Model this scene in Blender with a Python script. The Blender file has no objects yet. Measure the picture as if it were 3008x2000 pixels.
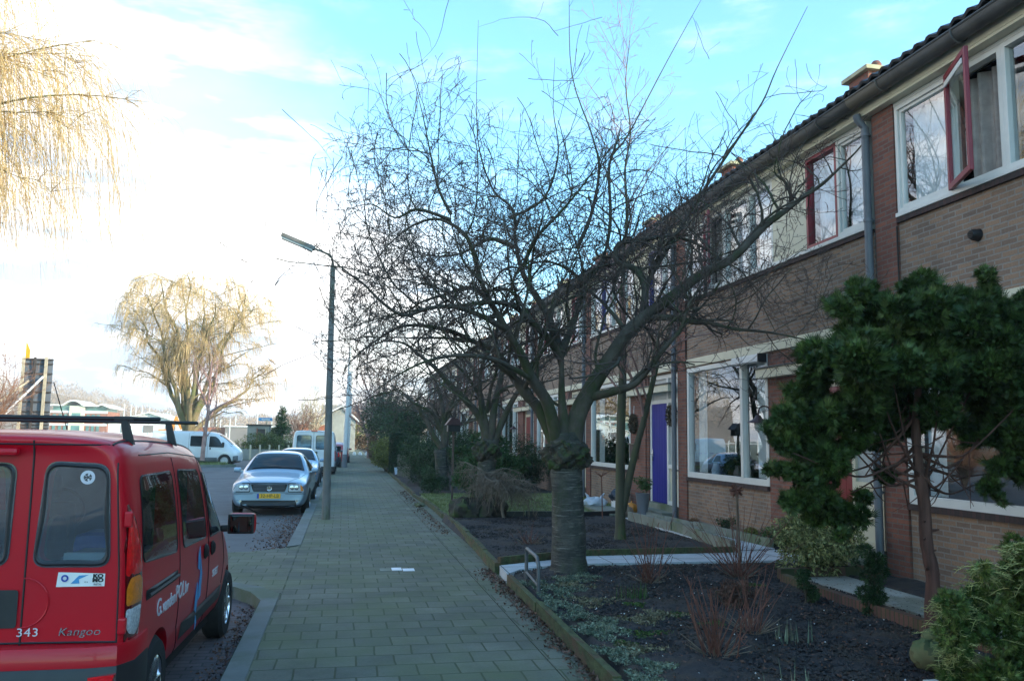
import bpy, bmesh, math, random
import numpy as np
from mathutils import Vector, Matrix
PI = math.pi
rad = math.radians
D = bpy.data
scene = bpy.context.scene
COL = scene.collection
random.seed(7)

# ------------------------------------------------------------------ camera, world, sun, exposure
CAM_H, YAW, PITCH, ROLL, FPX = 1.72, rad(11.238), rad(6.632), rad(0.8), 2450.0
def cam_axes():
    f = Vector((math.sin(YAW)*math.cos(PITCH), math.cos(YAW)*math.cos(PITCH), math.sin(PITCH)))
    r = Vector((math.cos(YAW), -math.sin(YAW), 0))
    u = r.cross(f)
    r2 = r*math.cos(ROLL) + u*math.sin(ROLL)
    u2 = -r*math.sin(ROLL) + u*math.cos(ROLL)
    return r2, u2, f
CR, CU, CF = cam_axes()
cam_d = D.cameras.new('camera')
cam = D.objects.new('camera', cam_d); COL.objects.link(cam)
cam.matrix_world = Matrix(((CR.x, CU.x, -CF.x, 0), (CR.y, CU.y, -CF.y, 0), (CR.z, CU.z, -CF.z, CAM_H), (0, 0, 0, 1)))
cam_d.sensor_width = 36.0
cam_d.lens = FPX/3008*36.0
cam_d.clip_start = 0.05; cam_d.clip_end = 3000
scene.camera = cam
def at(x, y, Y):                       # photograph pixel -> point at street depth Y
    d = CR*(x-1504)/FPX - CU*(y-1000)/FPX + CF
    return Vector((0, 0, CAM_H)) + d*(Y/d.y)

SUN_AZ, SUN_EL = rad(125), rad(16.4)
world = D.worlds.new('World'); scene.world = world; world.use_nodes = True
nt = world.node_tree; N = nt.nodes; L = nt.links
for n in list(N): N.remove(n)
def nd(t, **k):
    n = N.new(t)
    for a, b in k.items(): setattr(n, a, b)
    return n
out = nd('ShaderNodeOutputWorld'); bg = nd('ShaderNodeBackground')
sky = nd('ShaderNodeTexSky', sky_type='NISHITA', sun_disc=False, sun_elevation=SUN_EL, sun_rotation=SUN_AZ, air_density=1.0, dust_density=0.6, ozone_density=1.6)
tc = nd('ShaderNodeTexCoord')
def vmath(op, a, b=None):
    n = nd('ShaderNodeVectorMath', operation=op)
    L.new(a, n.inputs[0]) if not isinstance(a, tuple) else setattr(n.inputs[0], 'default_value', a)
    if b is not None:
        L.new(b, n.inputs[1]) if not isinstance(b, tuple) else setattr(n.inputs[1], 'default_value', b)
    return n
def smath(op, a, b=None, c=None, clamp=False):
    n = nd('ShaderNodeMath', operation=op); n.use_clamp = clamp
    for i, v in enumerate((a, b, c)):
        if v is None: continue
        if isinstance(v, (int, float)): n.inputs[i].default_value = v
        else: L.new(v, n.inputs[i])
    return n.outputs[0]
def wnoise(scale, sc=(1, 1, 1), detail=6, rough=.6):
    m = vmath('MULTIPLY', tc.outputs['Generated'], sc)
    n = nd('ShaderNodeTexNoise'); n.inputs['Scale'].default_value = scale; n.inputs['Detail'].default_value = detail
    n.inputs['Roughness'].default_value = rough; L.new(m.outputs[0], n.inputs['Vector']); return n.outputs['Fac']
d1 = Vector((-.299, .740, .602)); d2 = Vector((.16, .93, .309)); nrm = d1.cross(d2).normalized()
if nrm.z > 0: nrm = -nrm               # positive below and left of the edge of the cloud bank
dot = vmath('DOT_PRODUCT', tc.outputs['Generated'], tuple(nrm)).outputs['Value']
n1 = wnoise(3.0, (1, 1, 2.2))
n2 = wnoise(7.0, (1.0, .6, 3.0))
bank = smath('ADD', smath('MULTIPLY', dot, 3.6), smath('MULTIPLY', smath('SUBTRACT', n1, .5), 1.6))
bank = smath('ADD', bank, -.52)
ss = nd('ShaderNodeMapRange', interpolation_type='SMOOTHSTEP'); ss.inputs[1].default_value = -.75; ss.inputs[2].default_value = .55
L.new(bank, ss.inputs[0])
wisps = nd('ShaderNodeMapRange', interpolation_type='SMOOTHSTEP'); wisps.inputs[1].default_value = .50; wisps.inputs[2].default_value = .80; wisps.inputs[4].default_value = .32
L.new(n2, wisps.inputs[0])
fac = smath('MAXIMUM', ss.outputs[0], wisps.outputs[0])
n3 = wnoise(4.5, (1, 1, 4.5), 5)
crmp = nd('ShaderNodeValToRGB'); L.new(n3, crmp.inputs[0])
crmp.color_ramp.elements[0].position = .42; crmp.color_ramp.elements[0].color = (2.9, 3.6, 4.6, 1)
crmp.color_ramp.elements[1].position = .56; crmp.color_ramp.elements[1].color = (6.9, 6.6, 6.35, 1)
mx = nd('ShaderNodeMix', data_type='RGBA'); L.new(fac, mx.inputs['Factor'])
tint = nd('ShaderNodeMix', data_type='RGBA', blend_type='MULTIPLY'); tint.inputs['Factor'].default_value = 1
L.new(sky.outputs[0], tint.inputs['A']); tint.inputs['B'].default_value = (1.10, 1.68, 1.80, 1)
L.new(tint.outputs['Result'], mx.inputs['A']); L.new(crmp.outputs[0], mx.inputs['B'])
L.new(mx.outputs['Result'], bg.inputs['Color']); bg.inputs['Strength'].default_value = .13
L.new(bg.outputs[0], out.inputs['Surface'])
sun_d = D.lights.new('sun', 'SUN'); sun_d.energy = 2.6; sun_d.angle = rad(.5); sun_d.color = (1.0, .86, .66)
sun = D.objects.new('sun', sun_d); COL.objects.link(sun)
sv = Vector((math.sin(SUN_AZ)*math.cos(SUN_EL), math.cos(SUN_AZ)*math.cos(SUN_EL), math.sin(SUN_EL)))
sun.rotation_euler = sv.to_track_quat('Z', 'Y').to_euler(); sun.location = (20, -20, 30)
scene.view_settings.view_transform = 'Standard'; scene.view_settings.look = 'None'
scene.view_settings.exposure = 1.43; scene.view_settings.gamma = 1.0

# ------------------------------------------------------------------ materials
def newmat(name):
    m = D.materials.new(name); m.use_nodes = True
    b = m.node_tree.nodes['Principled BSDF']; return m, m.node_tree, b
def node(t, ty, **k):
    n = t.nodes.new(ty)
    for a, b in k.items(): setattr(n, a, b)
    return n
def objco(t, kind='Object', scale=(1, 1, 1)):
    c = node(t, 'ShaderNodeTexCoord'); mp = node(t, 'ShaderNodeMapping'); mp.inputs['Scale'].default_value = scale
    t.links.new(c.outputs[kind], mp.inputs['Vector']); return mp.outputs[0]
def noise(t, co, scale, detail=4, rough=.55):
    n = node(t, 'ShaderNodeTexNoise'); n.inputs['Scale'].default_value = scale; n.inputs['Detail'].default_value = detail
    n.inputs['Roughness'].default_value = rough; t.links.new(co, n.inputs['Vector']); return n.outputs['Fac']
def ramp(t, fac, stops):
    r = node(t, 'ShaderNodeValToRGB'); t.links.new(fac, r.inputs[0])
    e = r.color_ramp.elements
    while len(e) < len(stops): e.new(.5)
    for i, (p, c) in enumerate(stops):
        e[i].position = p; e[i].color = (*c, 1) if len(c) == 3 else c
    return r.outputs[0]
def mixc(t, fac, a, b, bt='MIX'):
    n = node(t, 'ShaderNodeMix', data_type='RGBA', blend_type=bt)
    for s, v in (('Factor', fac), ('A', a), ('B', b)):
        if isinstance(v, (int, float)): n.inputs[s].default_value = v
        elif isinstance(v, tuple): n.inputs[s].default_value = (*v, 1) if len(v) == 3 else v
        else: t.links.new(v, n.inputs[s])
    return n.outputs['Result']
def bump(t, b, h, strength=.3, dist=.01):
    n = node(t, 'ShaderNodeBump'); n.inputs['Strength'].default_value = strength; n.inputs['Distance'].default_value = dist
    t.links.new(h, n.inputs['Height']); t.links.new(n.outputs[0], b.inputs['Normal'])
def rot(c, k): return tuple(max(0, min(1, v*k)) for v in c)
def pm(name, base, rough=.7, var=.25, scale=6, bmp=0., bscale=60, metallic=0., coat=0., spec=.5, kind='Object', stretch=(1, 1, 1), dirt=None):
    m, t, b = newmat(name)
    co = objco(t, kind, stretch)
    f = noise(t, co, scale, 5)
    c = ramp(t, f, [(.3, rot(base, 1-var)), (.7, rot(base, 1+var))])
    if dirt:
        f2 = noise(t, co, scale*.35, 6, .7)
        k = ramp(t, f2, [(.48, (0, 0, 0)), (.62, (1, 1, 1))])
        c = mixc(t, k, c, dirt)
    t.links.new(c, b.inputs['Base Color'])
    b.inputs['Roughness'].default_value = rough; b.inputs['Metallic'].default_value = metallic
    b.inputs['Coat Weight'].default_value = coat; b.inputs['Specular IOR Level'].default_value = spec
    b.inputs['Coat Roughness'].default_value = .04
    if bmp: bump(t, b, noise(t, co, bscale, 4), bmp)
    return m
def brickmat(name, c1, c2, mortar, bw=.22, rh=.0625, ms=.008, plane='YZ', rough=.9, off=.5, moss=None, bmp=.5, squash=None, bias=0, dirt=.25, kind='Object', mixn=None):
    m, t, b = newmat(name)
    c = node(t, 'ShaderNodeTexCoord'); s = node(t, 'ShaderNodeSeparateXYZ'); t.links.new(c.outputs[kind], s.inputs[0])
    cb = node(t, 'ShaderNodeCombineXYZ')
    t.links.new(s.outputs[plane[0]], cb.inputs[0]); t.links.new(s.outputs[plane[1]], cb.inputs[1])
    wn = node(t, 'ShaderNodeTexNoise'); wn.inputs['Scale'].default_value = 1.7 if rh > .2 else 9; wn.inputs['Detail'].default_value = 2; t.links.new(c.outputs[kind], wn.inputs['Vector'])
    w1 = node(t, 'ShaderNodeVectorMath', operation='SUBTRACT'); t.links.new(wn.outputs['Color'], w1.inputs[0]); w1.inputs[1].default_value = (.5, .5, .5)
    w2 = node(t, 'ShaderNodeVectorMath', operation='MULTIPLY_ADD'); t.links.new(w1.outputs[0], w2.inputs[0]); w2.inputs[1].default_value = (min(rh, .3)*.13,)*3; t.links.new(cb.outputs[0], w2.inputs[2])
    br = node(t, 'ShaderNodeTexBrick'); t.links.new(w2.outputs[0], br.inputs['Vector'])
    br.offset = off
    br.inputs['Scale'].default_value = 1; br.inputs['Brick Width'].default_value = bw; br.inputs['Row Height'].default_value = rh
    br.inputs['Mortar Size'].default_value = ms; br.inputs['Mortar Smooth'].default_value = .2; br.inputs['Bias'].default_value = bias
    br.inputs['Color1'].default_value = (*c1, 1); br.inputs['Color2'].default_value = (*c2, 1); br.inputs['Mortar'].default_value = (*mortar, 1)
    f = noise(t, c.outputs[kind], 1.3, 6, .65)
    col = mixc(t, 1.0, br.outputs['Color'], ramp(t, f, [(.3, (1-dirt,)*3), (.7, (1+dirt*.5,)*3)]), 'MULTIPLY')
    f3 = noise(t, c.outputs[kind], 45, 3, .6)
    col = mixc(t, 1.0, col, ramp(t, f3, [(.3, (.86,)*3), (.7, (1.1,)*3)]), 'MULTIPLY')
    if moss:
        f2 = noise(t, c.outputs[kind], .9, 6, .7)
        k = ramp(t, f2, [(.42, (0, 0, 0)), (.68, (.75, .75, .75))])
        col = mixc(t, k, col, moss)
        mm = node(t, 'ShaderNodeMath', operation='MULTIPLY'); t.links.new(br.outputs['Fac'], mm.inputs[0]); mm.inputs[1].default_value = .6
        col = mixc(t, mm.outputs[0], col, rot(moss, .6))
    t.links.new(col, b.inputs['Base Color']); b.inputs['Roughness'].default_value = rough
    inv = node(t, 'ShaderNodeMath', operation='SUBTRACT'); inv.inputs[0].default_value = 1; t.links.new(br.outputs['Fac'], inv.inputs[1])
    ad = node(t, 'ShaderNodeMath', operation='MULTIPLY_ADD'); t.links.new(f3, ad.inputs[0]); ad.inputs[1].default_value = .25; t.links.new(inv.outputs[0], ad.inputs[2])
    bump(t, b, ad.outputs[0], bmp, .006)
    return m
def glassmat(name, tint=(.75, .8, .8), refl=1.55, rough=.0, wobble=.0):
    m = D.materials.new(name); m.use_nodes = True; t = m.node_tree
    for n in list(t.nodes): t.nodes.remove(n)
    o = node(t, 'ShaderNodeOutputMaterial'); mix = node(t, 'ShaderNodeMixShader')
    ge = node(t, 'ShaderNodeNewGeometry'); dp = node(t, 'ShaderNodeVectorMath', operation='DOT_PRODUCT')
    t.links.new(ge.outputs['Normal'], dp.inputs[0]); t.links.new(ge.outputs['Incoming'], dp.inputs[1])
    def mm(op, x, y=None):
        n = node(t, 'ShaderNodeMath', operation=op)
        for i, v in enumerate((x, y)):
            if v is None: continue
            if isinstance(v, (int, float)): n.inputs[i].default_value = v
            else: t.links.new(v, n.inputs[i])
        return n.outputs[0]
    f0 = ((refl-1)/(refl+1))**2*1.8
    sch = mm('ADD', mm('MULTIPLY', mm('POWER', mm('SUBTRACT', 1.0, mm('ABSOLUTE', dp.outputs['Value'])), 3.3), 1-f0), f0)
    class _F: outputs = [sch]
    fr = _F()
    tr = node(t, 'ShaderNodeBsdfTransparent'); tr.inputs[0].default_value = (*tint, 1)
    gl = node(t, 'ShaderNodeBsdfGlossy'); gl.inputs['Roughness'].default_value = rough; gl.inputs[0].default_value = (.95, .97, 1, 1)
    if wobble:
        bp = node(t, 'ShaderNodeBump'); bp.inputs['Strength'].default_value = wobble; bp.inputs['Distance'].default_value = .02
        t.links.new(noise(t, objco(t), 1.1, 2), bp.inputs['Height']); t.links.new(bp.outputs[0], gl.inputs['Normal'])
    t.links.new(fr.outputs[0], mix.inputs[0]); t.links.new(tr.outputs[0], mix.inputs[1]); t.links.new(gl.outputs[0], mix.inputs[2])
    t.links.new(mix.outputs[0], o.inputs[0]); return m
def leafmat(name, a, b_, scale=4, rough=.55, sss=.0, dark=None):
    m, t, b = newmat(name)
    co = objco(t)
    g = node(t, 'ShaderNodeNewGeometry')
    f = noise(t, co, scale, 3)
    c = ramp(t, f, [(.35, a), (.68, b_)])
    r = ramp(t, g.outputs['Random Per Island'], [(0, (.5,)*3), (.8, (1.2,)*3), (1, (1.7,)*3)])
    c = mixc(t, 1.0, c, r, 'MULTIPLY')
    t.links.new(c, b.inputs['Base Color']); b.inputs['Roughness'].default_value = rough; b.inputs['Specular IOR Level'].default_value = .3
    return m

M = {}
M['cream'] = pm('cream_paint', (.66, .61, .45), .5, .06, 3, .05)
M['whiteframe'] = pm('white_frame_paint', (.72, .71, .66), .4, .06, 4)
M['redpaint'] = pm('dark_red_paint', (.24, .008, .02), .4, .15, 5, coat=.1)
M['greypipe'] = pm('grey_pvc', (.15, .165, .185), .5, .12, 3)
M['zinc'] = pm('zinc_gutter', (.075, .075, .072), .6, .35, 2, .1, dirt=(.14, .12, .09))
M['rooftile'] = pm('dark_roof_tile', (.035, .035, .04), .55, .35, 5, .3, 30)
M['brick'] = brickmat('pale_brown_brick', (.33, .205, .13), (.20, .135, .10), (.27, .235, .20), .215, .062, .009, 'YZ', dirt=.28)
M['redbrick'] = brickmat('red_brick', (.27, .10, .062), (.17, .068, .05), (.16, .13, .11), .215, .062, .008, 'YZ', dirt=.2)
M['redbrickX'] = brickmat('red_brick_return', (.30, .095, .06), (.20, .065, .05), (.16, .13, .11), .215, .062, .008, 'XZ', dirt=.2)
M['brickX'] = brickmat('pale_brick_side', (.43, .27, .19), (.235, .165, .13), (.23, .20, .17), .215, .062, .009, 'XZ', dirt=.28)
M['sillbrick'] = brickmat('dark_sill_brick', (.085, .045, .04), (.05, .033, .03), (.04, .035, .03), .065, .30, .006, 'YZ')
M['glass'] = glassmat('window_glass', (.82, .86, .85), 2.0, 0, .04)
M['frosted'] = pm('frosted_glass', (.42, .44, .42), .28, .12, 30, .25, 50)
M['curtain'] = pm('white_net_curtain', (.86, .88, .9), .9, .12, 8)
M['drape'] = pm('grey_drape', (.38, .34, .31), .9, .2, 8)
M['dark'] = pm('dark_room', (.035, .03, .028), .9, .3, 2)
M['blackplastic'] = pm('black_plastic', (.018, .019, .021), .45, .2, 10)
M['rubber'] = pm('tyre_rubber', (.018, .018, .018), .85, .25, 30, .1)
M['chrome'] = pm('bright_metal', (.7, .7, .72), .2, .05, 5, metallic=1)
M['white'] = pm('white_paint', (.78, .78, .76), .5, .05, 4)

# ------------------------------------------------------------------ mesh builder
class MB:
    def __init__(s): s.v = []; s.f = []; s.m = []; s.sm = []
    def add(s, vs, fs, mi=0, sm=False):
        o = len(s.v); s.v.extend([tuple(v) for v in vs])
        for f in fs: s.f.append(tuple(i+o for i in f)); s.m.append(mi); s.sm.append(sm)
        return s
    def box(s, x0, x1, y0, y1, z0, z1, mi=0, bev=0):
        if x0 > x1: x0, x1 = x1, x0
        if y0 > y1: y0, y1 = y1, y0
        if z0 > z1: z0, z1 = z1, z0
        if bev:
            b = min(bev, (x1-x0)*.45, (y1-y0)*.45, (z1-z0)*.45)
            bm = bmesh.new(); bmesh.ops.create_cube(bm, size=1)
            for v in bm.verts: v.co = Vector(((x0+x1)/2+v.co.x*(x1-x0), (y0+y1)/2+v.co.y*(y1-y0), (z0+z1)/2+v.co.z*(z1-z0)))
            bmesh.ops.bevel(bm, geom=bm.edges[:], offset=b, segments=2, affect='EDGES', profile=.6)
            bm.verts.index_update(); s.add([v.co[:] for v in bm.verts], [[v.index for v in f.verts] for f in bm.faces], mi); bm.free(); return s
        vs = [(x0, y0, z0), (x1, y0, z0), (x1, y1, z0), (x0, y1, z0), (x0, y0, z1), (x1, y0, z1), (x1, y1, z1), (x0, y1, z1)]
        return s.add(vs, [(0, 3, 2, 1), (4, 5, 6, 7), (0, 1, 5, 4), (1, 2, 6, 5), (2, 3, 7, 6), (3, 0, 4, 7)], mi)
    def bar(s, a, b, w, h=None, mi=0):
        a = Vector(a); b = Vector(b); h = h or w; d = (b-a).normalized()
        up = Vector((0, 0, 1)) if abs(d.z) < .95 else Vector((0, 1, 0))
        x = d.cross(up).normalized(); y = x.cross(d)
        vs = [p + x*sx*w/2 + y*sy*h/2 for p in (a, b) for sx, sy in ((-1, -1), (1, -1), (1, 1), (-1, 1))]
        return s.add(vs, [(0, 1, 2, 3), (7, 6, 5, 4), (0, 4, 5, 1), (1, 5, 6, 2), (2, 6, 7, 3), (3, 7, 4, 0)], mi)
    def tube(s, pts, r, n=8, mi=0, cap=True, sm=True):
        pts = [Vector(p) for p in pts]; m = len(pts)
        if not hasattr(r, '__len__'): r = [r]*m
        vs = []; x = None
        for i, p in enumerate(pts):
            d = (pts[min(i+1, m-1)] - pts[max(i-1, 0)])
            d = d.normalized() if d.length > 1e-9 else Vector((0, 0, 1))
            if x is None:
                up = Vector((0, 0, 1)) if abs(d.z) < .9 else Vector((1, 0, 0)); x = d.cross(up).normalized()
            else:
                x = (x - d*x.dot(d)); x = x.normalized() if x.length > 1e-6 else d.orthogonal().normalized()
            y = d.cross(x)
            for k in range(n):
                a = 2*PI*k/n; vs.append(p + (x*math.cos(a)+y*math.sin(a))*r[i])
        fs = [(i*n+k, i*n+(k+1) % n, (i+1)*n+(k+1) % n, (i+1)*n+k) for i in range(m-1) for k in range(n)]
        if cap: fs += [tuple(range(n))[::-1], tuple((m-1)*n+k for k in range(n))]
        return s.add(vs, fs, mi, sm)
    def lathe(s, prof, n=24, c=(0, 0, 0), axis='Z', mi=0, sm=True):
        vs = []
        for r, h in prof:
            for k in range(n):
                a = 2*PI*k/n; u, w = r*math.cos(a), r*math.sin(a)
                p = {'Z': (u, w, h), 'X': (h, u, w), 'Y': (w, h, u)}[axis]
                vs.append((p[0]+c[0], p[1]+c[1], p[2]+c[2]))
        fs = [(i*n+k, i*n+(k+1) % n, (i+1)*n+(k+1) % n, (i+1)*n+k) for i in range(len(prof)-1) for k in range(n)]
        return s.add(vs, fs, mi, sm)
    def prism(s, poly, lo, hi, axis='Z', mi=0):
        def P(u, w, h): return {'Z': (u, w, h), 'X': (h, u, w), 'Y': (u, h, w)}[axis]
        n = len(poly); vs = [P(u, w, lo) for u, w in poly] + [P(u, w, hi) for u, w in poly]
        return s.add(vs, [tuple(range(n))[::-1], tuple(range(n, 2*n))] + [(i, (i+1) % n, n+(i+1) % n, n+i) for i in range(n)], mi)
    def quad(s, a, b, c, d, mi=0): return s.add([a, b, c, d], [(0, 1, 2, 3)], mi)
    def xf(s, mat):
        s.v = [tuple(mat @ Vector(v)) for v in s.v]; return s
    def build(s, name, mats, parent=None, world=True, smooth=None):
        me = D.meshes.new(name)
        off = Vector((0, 0, 0))
        if parent is not None and world:
            p = parent
            while p: off += p.location; p = p.parent
        vs = [(v[0]-off.x, v[1]-off.y, v[2]-off.z) for v in s.v] if parent is not None and world else s.v
        me.from_pydata(vs, [], s.f)
        if not isinstance(mats, (list, tuple)): mats = [mats]
        for m in mats: me.materials.append(m)
        me.polygons.foreach_set('material_index', s.m)
        me.polygons.foreach_set('use_smooth', [bool(x) for x in s.sm] if smooth is None else [smooth]*len(s.f))
        me.update()
        bm = bmesh.new(); bm.from_mesh(me)
        if len(bm.faces) < 60000: bmesh.ops.recalc_face_normals(bm, faces=bm.faces)
        bm.to_mesh(me); bm.free()
        if any(s.sm) or smooth:
            try: me.set_sharp_from_angle(angle=rad(38))
            except Exception: pass
        o = D.objects.new(name, me); COL.objects.link(o)
        if parent is not None: o.parent = parent
        return o
def npmesh(name, V, F, mat, parent=None, world=True, smooth=False):   # numpy arrays, equal-sided faces
    me = D.meshes.new(name); V = np.asarray(V, dtype=np.float32); F = np.asarray(F, dtype=np.int32)
    off = Vector((0, 0, 0))
    if parent is not None and world:
        p = parent
        while p: off += p.location; p = p.parent
        V = V - np.array(off, dtype=np.float32)
    k = F.shape[1]
    me.vertices.add(len(V)); me.vertices.foreach_set('co', V.ravel())
    me.loops.add(F.size); me.loops.foreach_set('vertex_index', F.ravel())
    me.polygons.add(len(F)); me.polygons.foreach_set('loop_start', np.arange(0, F.size, k, dtype=np.int32))
    me.polygons.foreach_set('use_smooth', np.full(len(F), smooth))
    me.update(calc_edges=True); me.validate()
    me.materials.append(mat)
    o = D.objects.new(name, me); COL.objects.link(o)
    if parent is not None: o.parent = parent
    return o
def tag(o, label=None, cat=None, group=None, kind=None):
    if label: o['label'] = label
    if cat: o['category'] = cat
    if group: o['group'] = group
    if kind: o['kind'] = kind
    return o
def empty(name, loc, label=None, cat=None, group=None, rz=0):
    o = D.objects.new(name, None); COL.objects.link(o); o.location = loc; o.rotation_euler = (0, 0, rz); o.empty_display_size = .2
    return tag(o, label, cat, group)
def struct(o): o['kind'] = 'structure'; return o
def copy_tree(o, parent=None):
    c = o.copy(); COL.objects.link(c); c.parent = parent
    for ch in list(o.children): copy_tree(ch, c)
    return c
def textmesh(name, s, size, mat, parent, M4, ext=.001, spacing=1.0, shear=0, sx=1.0, offset=0.0):
    cu = D.curves.new('tmp_text', 'FONT'); cu.body = s; cu.size = size; cu.extrude = ext; cu.space_character = spacing; cu.shear = shear; cu.offset = offset
    cu.align_x = 'CENTER'; cu.align_y = 'CENTER'
    to = D.objects.new('tmp_text', cu); COL.objects.link(to)
    dg = bpy.context.evaluated_depsgraph_get(); me = D.meshes.new_from_object(to.evaluated_get(dg))
    COL.objects.unlink(to); D.objects.remove(to); D.curves.remove(cu)
    me.name = name; me.transform(Matrix.Diagonal((sx, 1, 1, 1))); me.transform(M4); me.materials.clear(); me.materials.append(mat)
    o = D.objects.new(name, me); COL.objects.link(o)
    if parent is not None: o.parent = parent
    return o
def rnd(a, b): return random.uniform(a, b)
# ------------------------------------------------------------------ the setting: ground, road, pavement, garden soil
M['earth'] = pm('far_ground', (.10, .11, .06), .95, .4, .15, 0)
M['asphalt'] = pm('asphalt', (.115, .118, .122), .85, .18, 1.2, .35, 220, dirt=(.085, .085, .09))
M['tile'] = brickmat('pavement_tile', (.178, .182, .135), (.118, .126, .098), (.04, .048, .03), .30, .30, .008, 'XY', .88, .5, moss=(.115, .14, .06), bmp=.8, dirt=.4)
M['clinker'] = brickmat('clinker_paving', (.13, .105, .115), (.09, .08, .09), (.05, .05, .05), .21, .105, .008, 'XY', .85, .5, bmp=.8, dirt=.4)
M['kerb'] = pm('kerb_concrete', (.15, .165, .155), .85, .15, 2, .25, 120, dirt=(.10, .125, .08))
M['soil'] = pm('dark_soil', (.031, .028, .029), .95, .5, 7, 1.0, 40, dirt=(.055, .041, .030))
M['soil2'] = pm('moss_joint', (.04, .055, .025), .95, .4, 5)
M['concrete'] = pm('mossy_concrete', (.22, .23, .19), .9, .2, 3, .3, 90, dirt=(.13, .16, .09))
M['timber'] = pm('mossy_timber', (.065, .08, .03), .92, .5, 6, .9, 40, stretch=(3, 1.2, 3), dirt=(.11, .065, .035))
M['whitepath'] = brickmat('white_path_tile', (.60, .62, .64), (.50, .53, .56), (.16, .17, .15), .5, .5, .01, 'XY', .8, 0, bmp=.3, dirt=.25)
M['greypath'] = pm('grey_concrete_path', (.38, .38, .34), .9, .2, 2, .3, 60, dirt=(.2, .2, .15))
M['grass'] = leafmat('grass_blade', (.14, .18, .06), (.22, .25, .09), 2)
M['lawn'] = pm('lawn_turf', (.16, .19, .075), .95, .35, 3, .6, 60)

struct(MB().box(-900, 900, -300, 1600, -.5, -.2).build('ground', M['earth']))
struct(MB().quad((-45, -25, -.13), (-.6, -25, -.13), (-.6, 62, -.13), (-45, 62, -.13)).build('road', M['asphalt']))
struct(MB().quad((-5.5, 62, -.13), (-.6, 62, -.13), (1.5, 110, -.13), (-3.6, 110, -.13)).build('far_road', M['asphalt']))
struct(MB().quad((-2.95, -12, -.122), (-.78, -12, -.122), (-.78, 10.6, -.122), (-2.95, 10.6, -.122)).build('parking_bay', M['clinker']))
# pavement: tile field, border course, crossover to the road
struct(MB().box(-.62, 1.62, -12, 110, -.12, 0).build('pavement', M['tile']))
struct(MB().box(1.632, 2.12, -12, 110, -.12, -.001).build('pavement_border', M['tile']))
struct(MB().box(-.8, 2.3, -12, 110, -.14, -.012).build('pavement_bed', M['soil2']))
struct(MB().prism([(-.60, 9.62), (-.86, 10.06), (-1.2, 10.39), (-3.9, 10.75), (-3.9, 13.1), (-2.15, 12.88), (-1.3, 13.05), (-.66, 13.55), (-.62, 13.8)], -.125, .004).build('pavement_crossover', M['tile']))
k = MB()
o_ = [(-.785, -12), (-.785, 9.25), (-.93, 9.72), (-1.15, 10.08), (-3.9, 10.5)]; i_ = [(-.62, -12), (-.62, 9.62), (-.86, 10.06), (-1.2, 10.39), (-3.9, 10.75)]
for a in range(4):
    for lo, hi in (((o_[a], o_[a+1]), (i_[a], i_[a+1])),):
        k.prism([lo[0], lo[1], hi[1], hi[0]], -.14, .008 + a*.0008)
struct(k.build('kerb', M['kerb']))
k = MB(); k.prism([(-.80, 13.55), (-.80, 44), (-.35, 60), (1.2, 109), (1.35, 109), (-.2, 60), (-.60, 44), (-.60, 13.8)], -.14, .007)
struct(k.build('far_kerb', M['kerb']))
struct(MB().box(-4.2, -.85, 13.0, 13.14, -.14, -.02).build('road_edging', M['concrete']))

# garden soil as a gently uneven sheet
def relief(name, x0, x1, y0, y1, z, amp, mat, step=.06, seed=1):
    rs = np.random.RandomState(seed); nx = int((x1-x0)/step)+1; ny = int((y1-y0)/step)+1
    X, Y = np.meshgrid(np.linspace(x0, x1, nx), np.linspace(y0, y1, ny))
    Z = z + amp*rs.randn(ny, nx)*.5 + amp*np.sin(X*5.1+seed)*np.cos(Y*4.3) + amp*.8*np.sin(X*2.1)*np.sin(Y*1.7+seed)
    Z[0, :] -= .1; Z[-1, :] -= .1; Z[:, 0] -= .1; Z[:, -1] -= .1
    idx = np.arange(nx*ny).reshape(ny, nx)
    F = np.stack([idx[:-1, :-1].ravel(), idx[:-1, 1:].ravel(), idx[1:, 1:].ravel(), idx[1:, :-1].ravel()], 1)
    return npmesh(name, np.stack([X.ravel(), Y.ravel(), Z.ravel()], 1), F, mat, smooth=True)
struct(relief('garden_soil', 2.03, 6.75, -2, 10.75, .085, .013, M['soil'], .05, 1))
struct(relief('garden_soil', 2.03, 6.75, 11.1, 17.4, .10, .012, M['soil'], .06, 2))
struct(relief('garden_soil', 2.03, 6.75, 24.5, 110, .06, .02, M['soil'], .25, 3))
struct(MB().box(2.03, 6.75, -12, -1.9, -.1, .085).build('garden_soil', M['soil']))
# lawn
struct(relief('lawn', 2.2, 6.8, 17.3, 24.6, .09, .008, M['lawn'], .12, 4))
rs = np.random.RandomState(5)
def blades(name, n, fx, h, w, mat, parent=None, lean=.3, seed=0):
    rs = np.random.RandomState(seed); P = fx(rs, n); V = np.zeros((n, 3, 3)); a = rs.rand(n)*2*PI; hh = h*(.5+rs.rand(n)); ww = w*(.6+rs.rand(n)*.8)
    V[:, 0] = P; V[:, 1] = P; V[:, 2] = P
    V[:, 0, 0] -= np.cos(a)*ww; V[:, 0, 1] -= np.sin(a)*ww; V[:, 1, 0] += np.cos(a)*ww; V[:, 1, 1] += np.sin(a)*ww
    V[:, 2, 0] += rs.randn(n)*hh*lean; V[:, 2, 1] += rs.randn(n)*hh*lean; V[:, 2, 2] += hh
    return npmesh(name, V.reshape(-1, 3), np.arange(3*n).reshape(n, 3), mat, parent)
tag(blades('grass', 26000, lambda r, n: np.stack([2.2+r.rand(n)*4.5, 17.35+r.rand(n)*7, np.full(n, .08)], 1), .045, .006, M['grass'], seed=3), 'short green lawn grass behind the black edging strip', 'grass', kind='stuff')

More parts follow.
